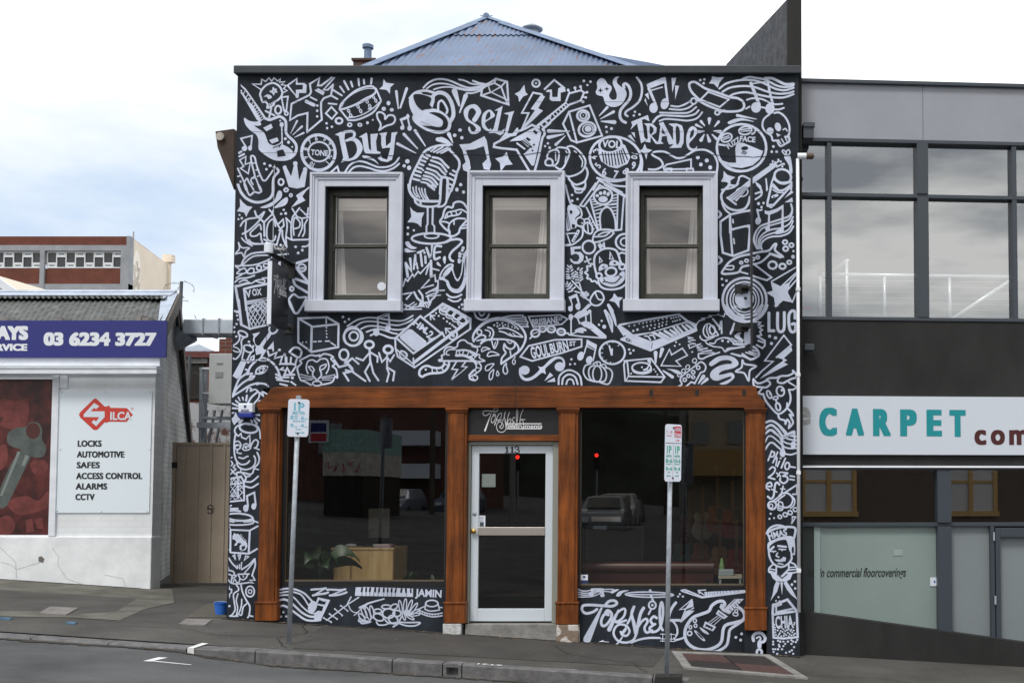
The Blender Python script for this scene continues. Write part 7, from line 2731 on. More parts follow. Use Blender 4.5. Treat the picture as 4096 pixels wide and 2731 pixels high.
polyk([(0,685),(60,690),(110,685),(105,780),(60,800),(0,780)],yk+.0006); polyk([(30,1085),(100,1060),(150,1080),(190,1040),(190,1100),(120,1130),(60,1130)],yk+.0006); polyk([(0,1150),(40,1140),(60,1180),(40,1210),(0,1210)],yk+.0007); polyk([(120,930),(170,920),(190,950),(160,980),(130,970)],yk+.0006); polyk([(0,870),(25,865),(30,920),(0,960)],yk+.0006)
polyk([(100,1155),(125,1150),(135,1200),(105,1205)],yk+.0006,False); polyk([(140,1150),(165,1145),(172,1190),(145,1190)],yk+.0006,False)
mb.build('pink_print',pink,pr)
mb=MB(); polyk([(35,860),(30,820),(60,795),(100,790),(120,773),(150,775),(165,800),(165,840),(182,870),(170,905),(140,910),(110,900),(85,880)],yk); polyk([(85,875),(122,905),(28,1100),(6,1112),(-20,1080),(40,940)],yk-.0004,False); mb.build('key_print',keyc,pr)
mb=MB(); v=ell(130,806,28,32,0,20); polyk(v,yk-.0009,False); polyk([(14,755),(10,765),(-8,790),(-8,745)],yk-.0002,False); mb.build('key_hole_print',keyd,pr)
mb=MB(); polyk([(70,885),(80,890),(10,1060),(0,1060)],yk-.0010,False); polyk([(100,900),(115,905),(95,945),(85,940)],yk-.0010,False); mb.build('key_shine',mat('printed shine',(0.20,0.24,0.23),.5),pr)
# sign props on the roof edge
for a in (20,232,397,545,571): q=LS(a,372,YL-.1); mb=MB(); mb.box(q.x-.05,q.x+.05,YL-.12,YL+.1,q.z-.05,q.z+.03+(.03 if a in(545,) else 0)); mb.build('sign_stay',mat('grey timber',(0.23,0.22,0.21),.85,var=.25,scale=10),bs)

# gate
YG=3.4; gt=thing('metal_gate','tan ribbed metal gate with a small black scribble between the shops','gate',tuple(S3(800,2330,YG)))
gm=mat('tan sheet metal',(0.31,0.26,0.205),.5,var=.10,scale=2); mb=MB()
x0,x1=S3(702,2050,YG).x,S3(930,2050,YG).x; z0,z1=S3(800,2330,YG).z,S3(800,1779,YG).z
prof=[]; x=x0; 
while x<x1:
    prof+=[(x,0),(x+.10,0),(x+.108,-.012),(x+.135,-.012),(x+.143,0)]; x+=.19
vs=[]; 
for a,b in prof: vs+=[(a,YG+b,z0),(a,YG+b,z1)]
mb.add(vs,[(2*i,2*i+2,2*i+3,2*i+1) for i in range(len(prof)-1)]); mb.build('sheet',gm,gt)
mb=MB(); mb.box(x0,x1,YG-.016,YG+.02,z1,z1+.035); mb.box(x0-.05,x0,YG-.03,YG+.03,z0-.1,z1+.04); mb.build('frame',gm,gt)
mb=MB(); c=S3(842,2037,YG)
for pts in ([(12,-14),(-2,-18),(-10,-8),(4,0),(10,8),(0,16),(-10,10)],[(-12,-2),(16,-4)]):
    v,f_=ribbon(catmull(pts,False),3.4,False); mb.add([(c.x+x*.0036,YG-.014-.0004*len(mb.v)/50,c.z-y*.0036) for x,y in v],f_)
c2=S3(807,2020,YG); mb.box(c2.x-.012,c2.x+.012,YG-.0145,YG-.0135,c2.z-.003,c2.z+.003); mb.build('scribble',black_m,gt)
mb=MB(); q=S3(700,1862,YG); mb.box(q.x-.03,q.x+.04,YG-.04,YG-.017,q.z-.03,q.z+.05); mb.build('latch',frame_blk,gt)

# ------------------------------------------------------------------ yard behind the gate
YB=9.0
bb_=brick_mat('old red yard brick',(0.17,0.045,0.03),(0.12,0.035,0.025),(0.16,0.13,0.11))
yb=thing('yard_building','old red brick building with pale corrugated roof behind the gate','building',tuple(S3(800,1800,YB)))
def Z1(x,y,Y): return S3(x/2.24,900+y/2.24,Y)     # from the upper-left crop (scale 2.24)
mb=MB(); a,b=Z1(1560,1200,YB),Z1(2120,1200,YB); mb.box(a.x-1,b.x+.6,YB,YB+3,-1,Z1(0,1130,YB).z); mb.build('wall',bb_,yb)
mb=MB(); mb.box(a.x-1,b.x+.6,YB-.12,YB,Z1(0,1192,YB).z,Z1(0,1140,YB).z); mb.build('fascia',mat('dark red gutter',(0.13,0.03,0.028),.6),yb)
mb=MB(); mb.box(a.x-1,Z1(1870,1220,YB).x,YB-.06,YB-.001,Z1(0,1240,YB).z,Z1(0,1195,YB).z); mb.build('lintel',concrete,yb)
mb=MB(); mb.box(Z1(1640,1300,YB).x,Z1(1835,1300,YB).x,YB-.03,YB-.002,Z1(0,1560,YB).z,Z1(0,1242,YB).z); mb.build('opening',dark,yb)
mb=MB(); c0,c1,c2,c3=Z1(1560,1140,YB),Z1(1938,1140,YB),Z1(1640,1010,YB+2.5),Z1(1560,1000,YB+2.5); n=120; vs=[]
for i in range(n+1):
    t=i/n; lo=c0.lerp(c1,t); 
    hi=Vector((lo.x, 0,0)); tt=min(1,max(0,(c1.x-lo.x)/(c1.x-c2.x))); s=.02*math.sin(i*2.0)
    top_=Vector((lo.x,YB-.1+2.6*tt,c1.z+(c2.z-c1.z)*tt)); vs+=[(lo.x,YB-.12,lo.z+s),(top_.x,top_.y,top_.z+s)]
mb.add(vs,[(2*i,2*i+2,2*i+3,2*i+1) for i in range(n)]); mb.build('roof',mat('pale corrugated roof',(0.45,0.50,0.57),.5,metal=.2),yb)
mb=MB(); a,b=Z1(1965,1020,YB-.3),Z1(2130,1020,YB-.3); mb.box(a.x,b.x,YB-.3,YB+.5,Z1(0,1150,YB-.3).z,a.z); mb.box(Z1(2020,1000,YB-.3).x,b.x,YB-.28,YB+.5,a.z,Z1(0,985,YB-.3).z); mb.build('chimney',bb_,yb)
# pale wall and steel lower down in the yard
mb=MB(); a,b=S3(740,1610,7.5),S3(930,1800,7.5); mb.box(a.x,b.x,7.5,7.7,-.5,a.z); tag(mb.build('yard_wall',mat('patchy white yard wall',(0.45,0.47,0.50),.8,col2=(0.12,0.05,0.04),scale=4,lo=.5,hi=.6)),'patchy white and red wall low behind the yard frame','wall')
# duct
dc=thing('air_duct','galvanised square air duct running over the yard to the black wall','duct',tuple(Z1(1850,900,4.5)))
a,b=Z1(1640,850,4.5),Z1(2130,850,4.5); zt_,zb2_=Z1(1850,845,4.5).z,Z1(1850,972,4.5).z
mb=MB(); duct_m=mat('bright duct zinc',(0.50,0.57,0.65),.5,var=.12,scale=6)
mb=MB(); mb.box(a.x,XL+.02,4.5,5.0,zb2_,zt_); mb.build('casing',duct_m,dc,bevel=.01)
for u in (1815,1958): q=Z1(u,900,4.48); mb=MB(); mb.box(q.x-.012,q.x+.012,4.485,5.01,zb2_-.015,zt_+.015); mb.build('flange',galv,dc)
mb=MB(); mb.tube([(a.x,4.75,zt_-.16),(a.x-.25,4.75,zt_-.3)],.17,14); mb.build('spigot',galv,dc)
# electrical cabinet and its frame
cb=thing('electrical_cabinet','tall pale grey cabinet on the frame beside the black wall','cabinet',tuple(S3(880,1610,3.6)))
a,b=S3(837,1414,3.6),S3(918,1614,3.6); cm=mat('cabinet grey',(0.50,0.53,0.54),.45,var=.05)
mb=MB(); mb.box(a.x,b.x+.12,3.6,4.0,b.z,a.z); body=mb.build('body',cm,cb,bevel=.008)
mb=MB(); q=S3(879,1453,3.59); mb.box(q.x-.045,q.x+.045,3.592,3.599,q.z-.012,q.z+.012); q=S3(876,1498,3.59); mb.box(q.x-.055,q.x+.055,3.592,3.599,q.z-.04,q.z+.04); mb.build('label_plate',mat('cabinet label',(0.30,0.31,0.32),.5),cb)
sf=thing('steel_frame','galvanised pipe frame holding up the cabinet behind the gate','frame',tuple(S3(800,1780,3.9)))
for u,v0,v1,Y in ((806,1470,1790,3.8),(823,1480,1790,4.3)): mb=MB(); mb.tube([S3(u,v1,Y)+Vector((0,0,-1.4)),S3(u,v0,Y)],.028,10); mb.build('post',galv,sf)
for v in (1476,1575,1672): mb=MB(); a=S3(800,v,3.8); mb.tube([a,(a.x+2.0,3.8,a.z)],.026,10); mb.build('rail',galv,sf)
mb=MB()
a=S3(790,1695,3.75); mb.box(a.x,a.x+2,3.72,3.8,a.z-.06,a.z+.02); mb.build('rail',galv,sf)
for i in range(3): mb=MB(); a=S3(800+30*i,1790,4.0); b=S3(830+30*i,1640,4.0); mb.tube([a,b],.02,8); mb.build('brace',galv,sf)
# barbed wire posts
def wire_post(u0,v0,u1,v1,Y,lab,loops,seed):
    r=thing('wire_post',lab,'fence post',tuple(S3(u1,v1,Y)),'barbed wire posts behind the locksmith')
    mb=MB(); a,b=S3(u0,v0,Y),S3(u1,v1,Y); mb.tube([b+Vector((0,0,-.5)),a],.028,8); mb.build('post',mat('dark post',(0.10,0.11,0.12),.7),r)
    random.seed(seed); mb=MB()
    for cx,cz,rr,ph in loops:
        c=S3(cx,cz,Y); pts=[c+Vector((rr*math.cos(t+ph),.05*math.sin(3*t),rr*1.1*math.sin(t+ph))) for t in [i*.35 for i in range(15)]]
        mb.tube(pts,.004,5)
        for p in pts[::2]: mb.tube([p+Vector((-.015,0,.02)),p+Vector((.015,0,-.02))],.003,4)
    mb.build('barbed_wire',mat('rusty wire',(0.09,0.08,0.075),.7,metal=.5),r)
wire_post(726,1126,716,1320,5.5,'dark leaning post with coiled barbed wire above the locksmith gable',[(740,1165,.14,0),(695,1170,.15,1),(738,1290,.18,2)],4)
wire_post(760,1420,748,1580,6.8,'shorter grey post with barbed wire lower in the yard',[(772,1450,.16,0),(770,1540,.2,1)],8)

# ------------------------------------------------------------------ brick office block at back left
YO=42.0
ob=brick_mat('red office brick',(0.155,0.035,0.018),(0.125,0.030,0.017),(0.14,0.075,0.055),ms=.008,bw=.24,rh=.085)
oc=mat('grey concrete frame',(0.29,0.31,0.34),.85,var=.15,scale=1.2); cr=mat('cream side wall',(0.74,0.66,0.55),.8,var=.06,scale=.6)
of=thing('office_building','red brick office block with concrete frame and cream side wall','office building',tuple(S3(300,1900,YO)))
def O(x,y,Y=YO): return Z1(x,y,Y)
xr0=O(1158,300).x; xl0=-46
mb=MB(); zt0=O(0,102).z
mb.box(xl0,O(1140,0).x,YO,YO+.4,O(0,182).z,zt0); mb.box(xl0,O(1095,0).x,YO+.05,YO+.4,O(0,528).z,O(0,388).z); mb.box(xl0,xr0,YO+.05,YO+.4,-2,O(0,640).z); mb.build('brickwork',ob,of)
mb=MB(); mb.box(O(1140,0).x,xr0,YO-.02,YO+.4,O(0,182).z,zt0+.02); mb.box(xl0,xr0,YO-.05,YO+.4,O(0,232).z,O(0,182).z-.002); mb.box(xl0,xr0,YO-.03,YO+.4,O(0,582).z,O(0,528).z)
mb.box(O(1097,0).x,xr0,YO-.08,YO+.4,O(0,700).z,O(0,232).z-.002) ; mb.box(O(375,0).x,O(415,0).x,YO-.08,YO+.04,O(0,700).z,O(0,232).z-.002); mb.build('frame',oc,of)
glo=mat('office glass',(0.03,0.035,0.04),.08); wf=mat('office window frame',(0.70,0.74,0.78),.5)
def owin(x0,x1,nb,phase):
    z1,z0=O(0,236).z,O(0,384).z; a,b=O(x0,0).x,O(x1,0).x
    mb=MB(); mb.box(a,b,YO+.12,YO+.3,z0,z1); w_=mb.build('window',glo,of)
    mb=MB(); st=(b-a)/nb
    mb.box(a,b,YO+.05,YO+.12,z0,z0+.05); mb.box(a,b,YO+.05,YO+.12,z1-.05,z1)
    for i in range(nb+1): mb.box(a+st*i-.022,a+st*i+.022,YO+.06,YO+.119,z0+.051,z1-.051)
    for i in range(nb):
        zz=z0+(z1-z0)*(.30 if (i+phase)%2==0 else .70)
        mb.box(a+st*i+.031,a+st*(i+1)-.031,YO+.06,YO+.118,zz-.03,zz+.03)
        if (i+phase)%2==0: lo_,hi_=z0+.051,zz-.031
        else: lo_,hi_=zz+.031,z1-.051
        for xx in (a+st*i+.031,a+st*(i+1)-.081): mb.box(xx,xx+.05,YO+.062,YO+.117,lo_,hi_)
        mb.box(a+st*i+.081,a+st*(i+1)-.081,YO+.062,YO+.117,hi_-.05,hi_); mb.box(a+st*i+.081,a+st*(i+1)-.081,YO+.062,YO+.117,lo_,lo_+.05)
    mb.build('frame',wf,w_)
owin(425,1097,8,0); owin(-300,375,8,1)
bk=O(1395,310,YO+4.6); mb=MB(); x2=bk.x; z2=bk.z
mb.add([(xr0,YO,-2),(x2,YO+6,-2),(x2,YO+6,z2),(xr0,YO,zt0+.02)],[(0,1,2,3)]); mb.add([(xl0,YO+.4,zt0),(xr0,YO+.1,zt0),(x2,YO+6,z2),(xl0,YO+6,z2)],[(0,1,2,3)])
mb.build('side_wall',cr,of)
q0=Vector((xr0,YO,0)); dv=(Vector((x2,YO+6,0))-q0); ln_=dv.length; dv.normalize()
mb=MB()
for tx,v in (('O',340),('H',480),('T',610)):
    d_=.17*ln_; c=q0+dv*d_; z=O(1200,v,YO+1).z; v_=lambda x,y:(c.x+dv.x*x+.02,c.y+dv.y*x-.012,z+y); lettering(mb,tx,1.55,1.1,v_,bold=.10)
mb.build('wall_letter',mat('pale wall letter',(0.86,0.82,0.74),.7),of)
mb=MB(); q=O(1327,240,YO+4); mb.tube([(q.x,q.y-1.5,O(0,600,YO+4).z),(q.x,q.y-1.5,O(1327,118,YO+4).z)],.04,6); mb.build('aerial',mat('aerial grey',(0.3,0.3,0.32),.6),of)
for x in (1308,1355): mb=MB(); q=O(x,390,YO+4); mb.box(q.x-.06,q.x+.06,YO+2.2,YO+2.5,O(0,445,YO+4).z,O(0,375,YO+4).z); mb.build('bracket',cr,of)
q=O(1405,290,YO+6); mb=MB(); mb.tube([(x2+.05,YO+5.9,-2),(x2+.05,YO+5.9,z2+.3)],.14,8); mb.box(x2-.2,x2+.3,YO+5.7,YO+6.1,z2+.1,z2+.5); mb.build('rainwater_pipe',cr,of)
# pale gable at far left
mb=MB(); YP=20.0; mb.extrude([Z1(-120,480,YP),Z1(-60,440,YP),Z1(132,575,YP),Z1(132,660,YP),Z1(-120,660,YP)],(0,5,0)); r=tag(mb.build('pale_gable_house',mat('pale cladding',(0.62,0.56,0.47),.8)),'pale gabled building peeping over the locksmith roof at far left','house')
mb=MB(); a,b=Z1(-60,440,YP-.05),Z1(134,575,YP-.05); mb.extrude([a,b,b+Vector((0,0,-.25)),a+Vector((0,0,-.25))],(0,.1,0)); mb.build('barge_board',wt,r) if True else None

# ------------------------------------------------------------------ carpet shop at right (set a few degrees askew of the street line)
BA=0.072; CX0,CY0=S3(3206,1500,.35).x,.35; cb_,sb_=1/math.hypot(1,BA),BA/math.hypot(1,BA)
def Q(u,v,b=0.0):              # photo point (4096 wide) -> (a, z) in the building's own frame at depth b
    d=ray(u,v); n=Vector((-sb_,cb_)); o=Vector((CX0,CY0))+n*b
    t=((o-Vector((0,CAMY))).dot(n))/(Vector((d.x,d.y)).dot(n)); p=Vector((d.x*t,CAMY+d.y*t)); return ((p-Vector((CX0,CY0))).dot(Vector((cb_,sb_))),EYE+d.z*t)
def wd(v): return (CX0+v[0]*cb_-v[1]*sb_, CY0+v[0]*sb_+v[1]*cb_, v[2])
class RB(MB):
    def build(s,*a,**k):
        s.v=[wd(v) for v in s.v]; return MB.build(s,*a,**k)
cs=thing('carpet_shop','modern grey carpet shop with large dark framed windows','shop',(CX0+2,CY0,zg(CX0+2)))
AE=7.5
qa=lambda u,b=0.0: Q(u,1300,b)[0]
qz=lambda v,u=3400,b=0.0: Q(u,v,b)[1]
clad=mat('silver cladding',(0.30,0.32,0.37),.5,var=.05,scale=1.5); brn=mat('charcoal render',(0.026,0.0262,0.0268),.75,spec=.25,var=.22,stretch=(1,1,.5),scale=1.6,bump=.08,bscale=30); gfr=mat('slate window frame',(0.045,0.058,0.075),.4)
z_top=qz(316,3206); z_cl=qz(331,3206); z_cb=qz(551,3250); z_h=qz(566,3250)
mb=RB(); mb.box(.0,AE,.02,.6,z_cb,z_cl); par=mb.build('parapet',clad,cs)
mb=RB()
for u in (3700,): a=qa(u); mb.box(a-.003,a+.003,.0195,.03,z_cb+.01,z_cl-.01)
mb.build('cladding_joint',gfr,par)
mb=RB(); mb.box(-.02,AE,-.03,.62,z_cl,z_top); mb.build('coping',gfr,cs,bevel=.006)
z_t1,z_t0=qz(772,3400),qz(787,3400); z_s1,z_s0=qz(1267,3400),qz(1281,3400)
mb=RB(); mb.box(0,AE,-.01,.16,z_h,z_cb-.001); mb.box(0,AE,.0,.16,z_t0,z_t1); mb.box(0,AE,-.01,.16,z_s0,z_s1)
for a0,a1,yf in ((qa(3311),qa(3329),0),(qa(3672),qa(3717),-.02),(qa(4055),qa(4074),0)):
    for za,zb3 in ((z_s1,z_t0),(z_t1,z_h)): mb.box(a0,a1,yf+.002,.16,za+.001,zb3-.001)
fw=mb.build('window_frame',gfr,cs,bevel=.004)
edges=[0.0,qa(3320),qa(3695),qa(4064),AE]
for i in range(4):
    for za,zb3 in ((z_s1,z_t0),(z_t1,z_h)):
        mb=RB(); mb.quad((edges[i],.09,za),(edges[i+1],.09,za),(edges[i+1],.09,zb3),(edges[i],.09,zb3)); mb.build('pane',glass_car,cs)
mb=RB(); up=mat('pale office wall',(0.085,0.088,0.092),.9)
mb.quad((0,4,z_s0),(AE,4,z_s0),(AE,4,z_h+.1),(0,4,z_h+.1)); mb.quad((0,.17,z_h+.1),(AE,.17,z_h+.1),(AE,4,z_h+.1),(0,4,z_h+.1)); mb.quad((0,.17,z_s0),(AE,.17,z_s0),(AE,4,z_s0),(0,4,z_s0)); mb.quad((0.002,.17,z_s0),(0.002,4,z_s0),(0.002,4,z_h),(0.002,.17,z_h)); mb.build('upper_room',up,cs)
# balustrade inside the upper windows
bal=thing('balustrade','stainless balustrade with wire rails inside the upper carpet shop windows','balustrade',wd((1,.6,z_s1))); chrome=mat('stainless',(0.85,0.87,0.9),.3,metal=.25)
bb2=.24
def B3(u,v,b=bb2): a,z=Q(u,v,b); return (a,b,z)
mb=RB(); ztop=qz(1100,3500,bb2)
mb.tube([(qa(3290,bb2),bb2,ztop),(qa(4060,bb2),bb2,ztop)],.022,10); mb.tube([(qa(3270,bb2),bb2+.9,ztop),B3(3392,1040)],.022,10); mb.tube([B3(3800,1282),B3(4064,1107)],.024,10); mb.build('rail',chrome,bal,smooth=True)
for u,v in ((3281,1105),(3387,1042),(3538,1108),(3798,1112),(4058,1112)):
    a,b,z=B3(u,v); mb=RB(); mb.tube([(a,b,z_s1),(a,b,z)],0.02 if u!=4058 else .04,10); mb.build('post',chrome,bal,smooth=True)
mb=RB()
for i in range(7): z=z_s1+(ztop-z_s1)*(i+1)/8; mb.tube([(qa(3281,bb2),bb2,z),(qa(4060,bb2),bb2,z)],.0016,5)
mb.build('wire',chrome,bal)
mb=RB(); a,b=Q(3206,1062,.35),Q(3266,1260,.35); mb.box(.01,b[0],.30,.34,z_s1,a[1]); r=tag(mb.build('display_board',mat('grey board face',(0.16,0.165,0.17),.6)),'grey display board inside the upper window by the mural wall','display board')
mb=RB(); q=Q(3233,1232,.29); mb.box(q[0]-.05,q[0]+.05,.285,.298,q[1]-.015,q[1]+.02); mb.build('pink_tag',mat('pink tag',(0.6,0.1,0.2),.5),r)
# spandrel and sign
z_g0=qz(1582,3300); z_g1=qz(1818,3300)
mb=RB(); mb.box(0,AE,.005,.5,qz(1860,3300)+.002,z_s0-.001); mb.build('spandrel',brn,cs)
cg=thing('carpet_sign','long white fascia sign with large teal carpet lettering','sign',wd((2,-.03,z_g1)))
zz1,zz0=qz(1583,3300,-.04),qz(1817,3300,-.04)
mb=RB(); mb.box(.01,AE,-.04,.004,zz0,zz1); mb.build('board',mat('carpet sign white',(0.62,0.68,0.77),.4),cg)
tealc=mat('teal letters',(0.005,0.27,0.31),.4); maroon=mat('maroon letters',(0.07,0.012,0.014),.4)
def zc3(x,y,b=-.045): return Q(3130+x/1.059,1250+y/1.059,b)
def letter3(tx,x0,x1,y0,y1,m,nm,bold,depth=.012,shear=0):
    p,q=zc3(x0,y0),zc3(x1,y1); mb=RB(); heavy(mb,tx,p[1]-q[1],q[0]-p[0],lambda d_:(lambda x,y:(x,-.0425-d_,y)),(p[0]+q[0])/2,(p[1]+q[1])/2,bold,bold=.012,fit=True); return mb.build(nm,m,cg)
for ch_,x0,x1,y0,y1 in (('C',155,231,398,526),('A',268,346,402,524),('R',383,460,404,526),('P',498,570,406,527),('E',610,676,407,527),('T',707,777,408,529)): letter3(ch_,x0,x1,y0,y1,tealc,'letter',.020)
p,q=zc3(815,494),zc3(1050,562)
for ch_,x0,x1 in (('c',813,864),('o',882,943),('m',960,1045)): letter3(ch_,x0,x1,494,562,maroon,'letter',.011)
letter3('e',60,120,398,478,mat('grey letter',(0.36,0.37,0.38),.5),'letter',.011)
mb=RB(); zw=qz(1863,3300,-.03); mb.box(.0,AE,-.03,.004,zw-.012,zw+.006); mb.build('drip_strip',wt,cs)
# ground floor glazing
z_l1=zw-.014; z_lt1,z_lt0=qz(2090,3500),qz(2105,3500)
mb=RB(); mb.box(0,AE,.04,.16,z_lt0,z_lt1); mb.box(0,AE,.04,.16,z_l1-.03,z_l1)
for a0,a1,yf in ((qa(3744),qa(3799),0),):
    for za,zb3 in ((-1.4,z_lt0),(z_lt1,z_l1-.03)): mb.box(a0,a1,.0,.16,za,zb3-.001)
mb.box(qa(3956),qa(3972),.03,.16,-1.4,z_lt0-.001); mb.box(qa(3975),qa(3994),.02,.16,-1.4,z_lt0-.02); mb.box(qa(3994)+.001,AE,.02,.16,z_lt0-.13,z_lt0-.02); mb.build('shopfront_frame',gfr,cs,bevel=.004)
for a0,a1 in ((0,qa(3744)),(qa(3799),AE)):
    mb=RB(); mb.quad((a0,.10,z_lt1),(a1,.10,z_lt1),(a1,.10,z_l1),(a0,.10,z_l1)); mb.build('pane',glass_low,cs)
mb=RB(); mb.quad((qa(3281),.10,-1.4),(qa(3744),.10,-1.4),(qa(3744),.10,z_lt0),(qa(3281),.10,z_lt0)); fp=mb.build('frosted_pane',frost,cs)
fr2=mat('frosted film grey',(0.21,0.245,0.26),.45,var=.05,scale=.8)
mb=RB(); mb.quad((qa(3799),.10,-1.4),(qa(3956),.10,-1.4),(qa(3956),.10,z_lt0),(qa(3799),.10,z_lt0)); mb.quad((qa(3994),.10,-1.4),(AE,.10,-1.4),(AE,.10,z_lt0-.13),(qa(3994),.10,z_lt0-.13)); mb.build('frosted_pane',fr2,cs)
mb=RB(); mb.quad((0,.10,-1.4),(qa(3257),.10,-1.4),(qa(3257),.10,z_lt0),(0,.10,z_lt0)); mb.build('frosted_pane',mat('dark film',(0.04,0.055,0.055),.3),cs)
mb=RB(); mb.box(qa(3257),qa(3281),.08,.12,-1.4,z_lt0-.001); mb.build('post',mat('aqua glass edge',(0.33,0.42,0.42),.4),cs)
p,q=zc3(105,1078,.095),zc3(524,1112,.095); mb=RB(); lettering(mb,'ists in commercial floorcoverings',.105,q[0]-p[0],lambda x,y:((p[0]+q[0])/2+x,.0955,(p[1]+q[1])/2+y-.01),bold=.012,shear=.3); mb.build('window_lettering',mat('window lettering black',(0.02,0.025,0.025),.5),cs)
c=zc3(644,1139,.09); mb=RB(); mb.box(c[0]-.05,c[0]+.05,.09,.099,c[1]-.05,c[1]+.05); mb.build('window_notice',white_sign,cs)
mb=RB(); mb.add([(c[0]+x,.0885,c[1]+y) for x,y in ell(0,0,.012,.016,0,12)],[tuple(range(12))]); mb.build('window_notice_mark',mat('blue mark',(0.05,0.15,0.5),.5),cs)
c=zc3(490,1016,.09); mb=RB(); mb.box(c[0]-.055,c[0]+.055,.094,.099,c[1]-.035,c[1]+.035); mb.build('window_notice',mat('faded notice',(0.30,0.37,0.36),.5),cs)
for x,y in ((897,947),(903,1217)): c=zc3(x,y,.0); mb=RB(); mb.tube([(c[0],.01,c[1]-.05),(c[0],.01,c[1]+.05)],.012,8); mb.build('hinge',galv,cs)
mb=RB(); mb.quad((0,3,-1),(AE,3,-1),(AE,3,z_l1),(0,3,z_l1)); mb.quad((0,.17,z_l1),(AE,.17,z_l1),(AE,3,z_l1),(0,3,z_l1)); mb.build('lower_room',mat('carpet shop wall',(0.05,0.045,0.04),.9),cs)
# sloping plinth
mb=RB(); p0,p1=Q(3200,2446,-.12),Q(4096,2571,-.12); s=(p1[1]-p0[1])/(p1[0]-p0[0])
mb.prism([(0,-2.5),(AE,-2.5),(AE,p0[1]+s*AE),(0,p0[1])],-.12,.2); mb.build('plinth',brn,cs)
mb=RB(); mb.box(0.0,qa(3258,-.25),-.25,-.001,qz(551,3230,-.25),qz(508,3230,-.25)); mb.box(0.0,qa(3258,-.25)+.01,-.27,-.001,qz(508,3230,-.25),qz(508,3230,-.25)+.05); mb.build('eave_return',gfr,cs)
# board-marked concrete party wall rising beside the mural shop
fin_m=mat('board marked concrete',(0.060,0.063,0.068),.9,col2=(0.125,0.13,0.14),scale=2.4,stretch=(1,4,4),bump=.4,bscale=6)
pw=thing('party_wall','dark board-marked concrete wall rising above the right end of the mural','wall',(CX0-.1,.1,0))
fl,frr=S3(3152,1200,.1).x,CX0; YBk=3.4; kb=S3(2905,258,YBk); zf=S3(3150,-30,.1).z
mb=MB(); mb.extrude([(fl,.32,zf),(kb.x,YBk,kb.z),(kb.x,YBk,kb.z-3),(fl,.32,zf-3)],(.16,0,0)); mb.build('board_face',fin_m,pw)
mb=MB(); mb.box(XR+.003,frr-.002,.1,.5,-1.5,ZC); mb.box(fl,frr-.002,.1,.317,ZC+.004,zf+.3); mb.build('end_face',brn,pw)
# floodlight
fl_=thing('floodlight','small dark floodlight on the spandrel beside the mural wall','floodlight',wd((.2,-.1,qz(1392))))
a,z=Q(3233,1392,-.10); mb=RB(); mb.box(a-.055,a+.065,-.16,-.06,z-.035,z+.045); mb.build('head',gfr,fl_,bevel=.01)
mb=RB(); mb.box(0.0,a-.05,-.10,-.07,z-.015,z+.01); mb.box(.0,.02,-.12,.0,z-.04,z+.04); mb.build('arm',frame_blk,fl_)

# ------------------------------------------------------------------ the street opposite (seen mirrored in the glass)
ochre=mat('ochre window paint',(0.46,0.29,0.10),.6); cream=mat('cream render',(0.42,0.36,0.27),.85,var=.12,scale=1)
op=thing('opposite_house','brown rendered house across the street with ochre window frames','house',(7,-27,0))
mb=MB(); mb.box(2.6,16,-33,-26.5,-2,6.2); mb.build('wall',mat('brown render',(0.10,0.075,0.055),.85,var=.2),op)
for i,x in enumerate((4.4,7.4,12.6)):
    mb=MB(); z0=.9; ring=((x-1,x-.85),(x+.85,x+1),(x-.08,x+.08))
    for a,b in ring: mb.box(a,b,-26.5,-26.38,z0,z0+2.1)
    mb.box(x-1.05,x+1.05,-26.5,-26.34,z0-.18,z0); mb.box(x-.85,x+.85,-26.5,-26.4,z0+1,z0+1.1); mb.box(x-1,x+1,-26.5,-26.38,z0+2.1,z0+2.25); w_=mb.build('window',ochre,op)
    mb=MB(); mb.box(x-.85,x+.85,-26.5,-26.44,z0,z0+2.1); mb.build('curtain',curt,w_)
opb=brick_mat('opposite brick',(0.15,0.05,0.03),(0.12,0.045,0.03),(0.15,0.12,0.11))
op2=thing('opposite_shop','brick house with a white balcony up the side street opposite','house',(-20,-50,0))
mb=MB(); mb.box(-26,-14.2,-60,-48,-2,7.5); mb.build('wall',opb,op2)
for z in (2.3,4.0): mb=MB(); mb.box(-17.6,-15.2,-48,-46.6,z,z+.75); mb.build('balcony',white_sign,op2)
for x in (-24,-21): mb=MB(); mb.box(x-.6,x+.6,-48,-47.9,3.6,5.2); mb.build('window',mat('opposite window',(0.25,0.27,0.28),.3),op2)
op3=thing('teal_shed','narrow teal and cream boarded shed with red graffiti across the street','shop',(-20,-31,0))
mb=MB(); mb.box(-15.5,-13.9,-36,-31,3.1,3.96); mb.build('wall',mat('teal boards',(0.30,0.52,0.47),.7,var=.2,scale=3,stretch=(.3,1,8)),op3)
mb=MB(); mb.box(-15.5,-13.9,-36,-31,2.2,3.095); wl_=mb.build('wall',mat('pale boards',(0.62,0.60,0.55),.7,var=.2,scale=3),op3)
mb=MB(); random.seed(5)
for k in range(5):
    v,f=ribbon(catmull([(-15400+280*k+random.uniform(-60,60)+q*60,2300+random.uniform(0,420)) for q in range(5)],False),34,False); mb.add([(x/1000,-30.985+.001*k,z/1000) for x,z in v],f)
mb.build('graffiti',mat('red graffiti',(0.55,0.08,0.12),.6),wl_)
mb=MB(); mb.box(-15.45,-13.95,-36,-31.05,-2,2.195); mb.build('base_wall',mat('dark shed base',(0.03,0.025,0.02),.9),op3)
mb=MB(); mb.box(-16.0,-15.25,-30.9,-30.85,3.45,4.3); sb2=mb.build('signboard',white_sign,op3)
mb=MB(); mb.box(-15.92,-15.33,-30.849,-30.845,3.5,3.8); mb.build('red_band',redk,sb2)
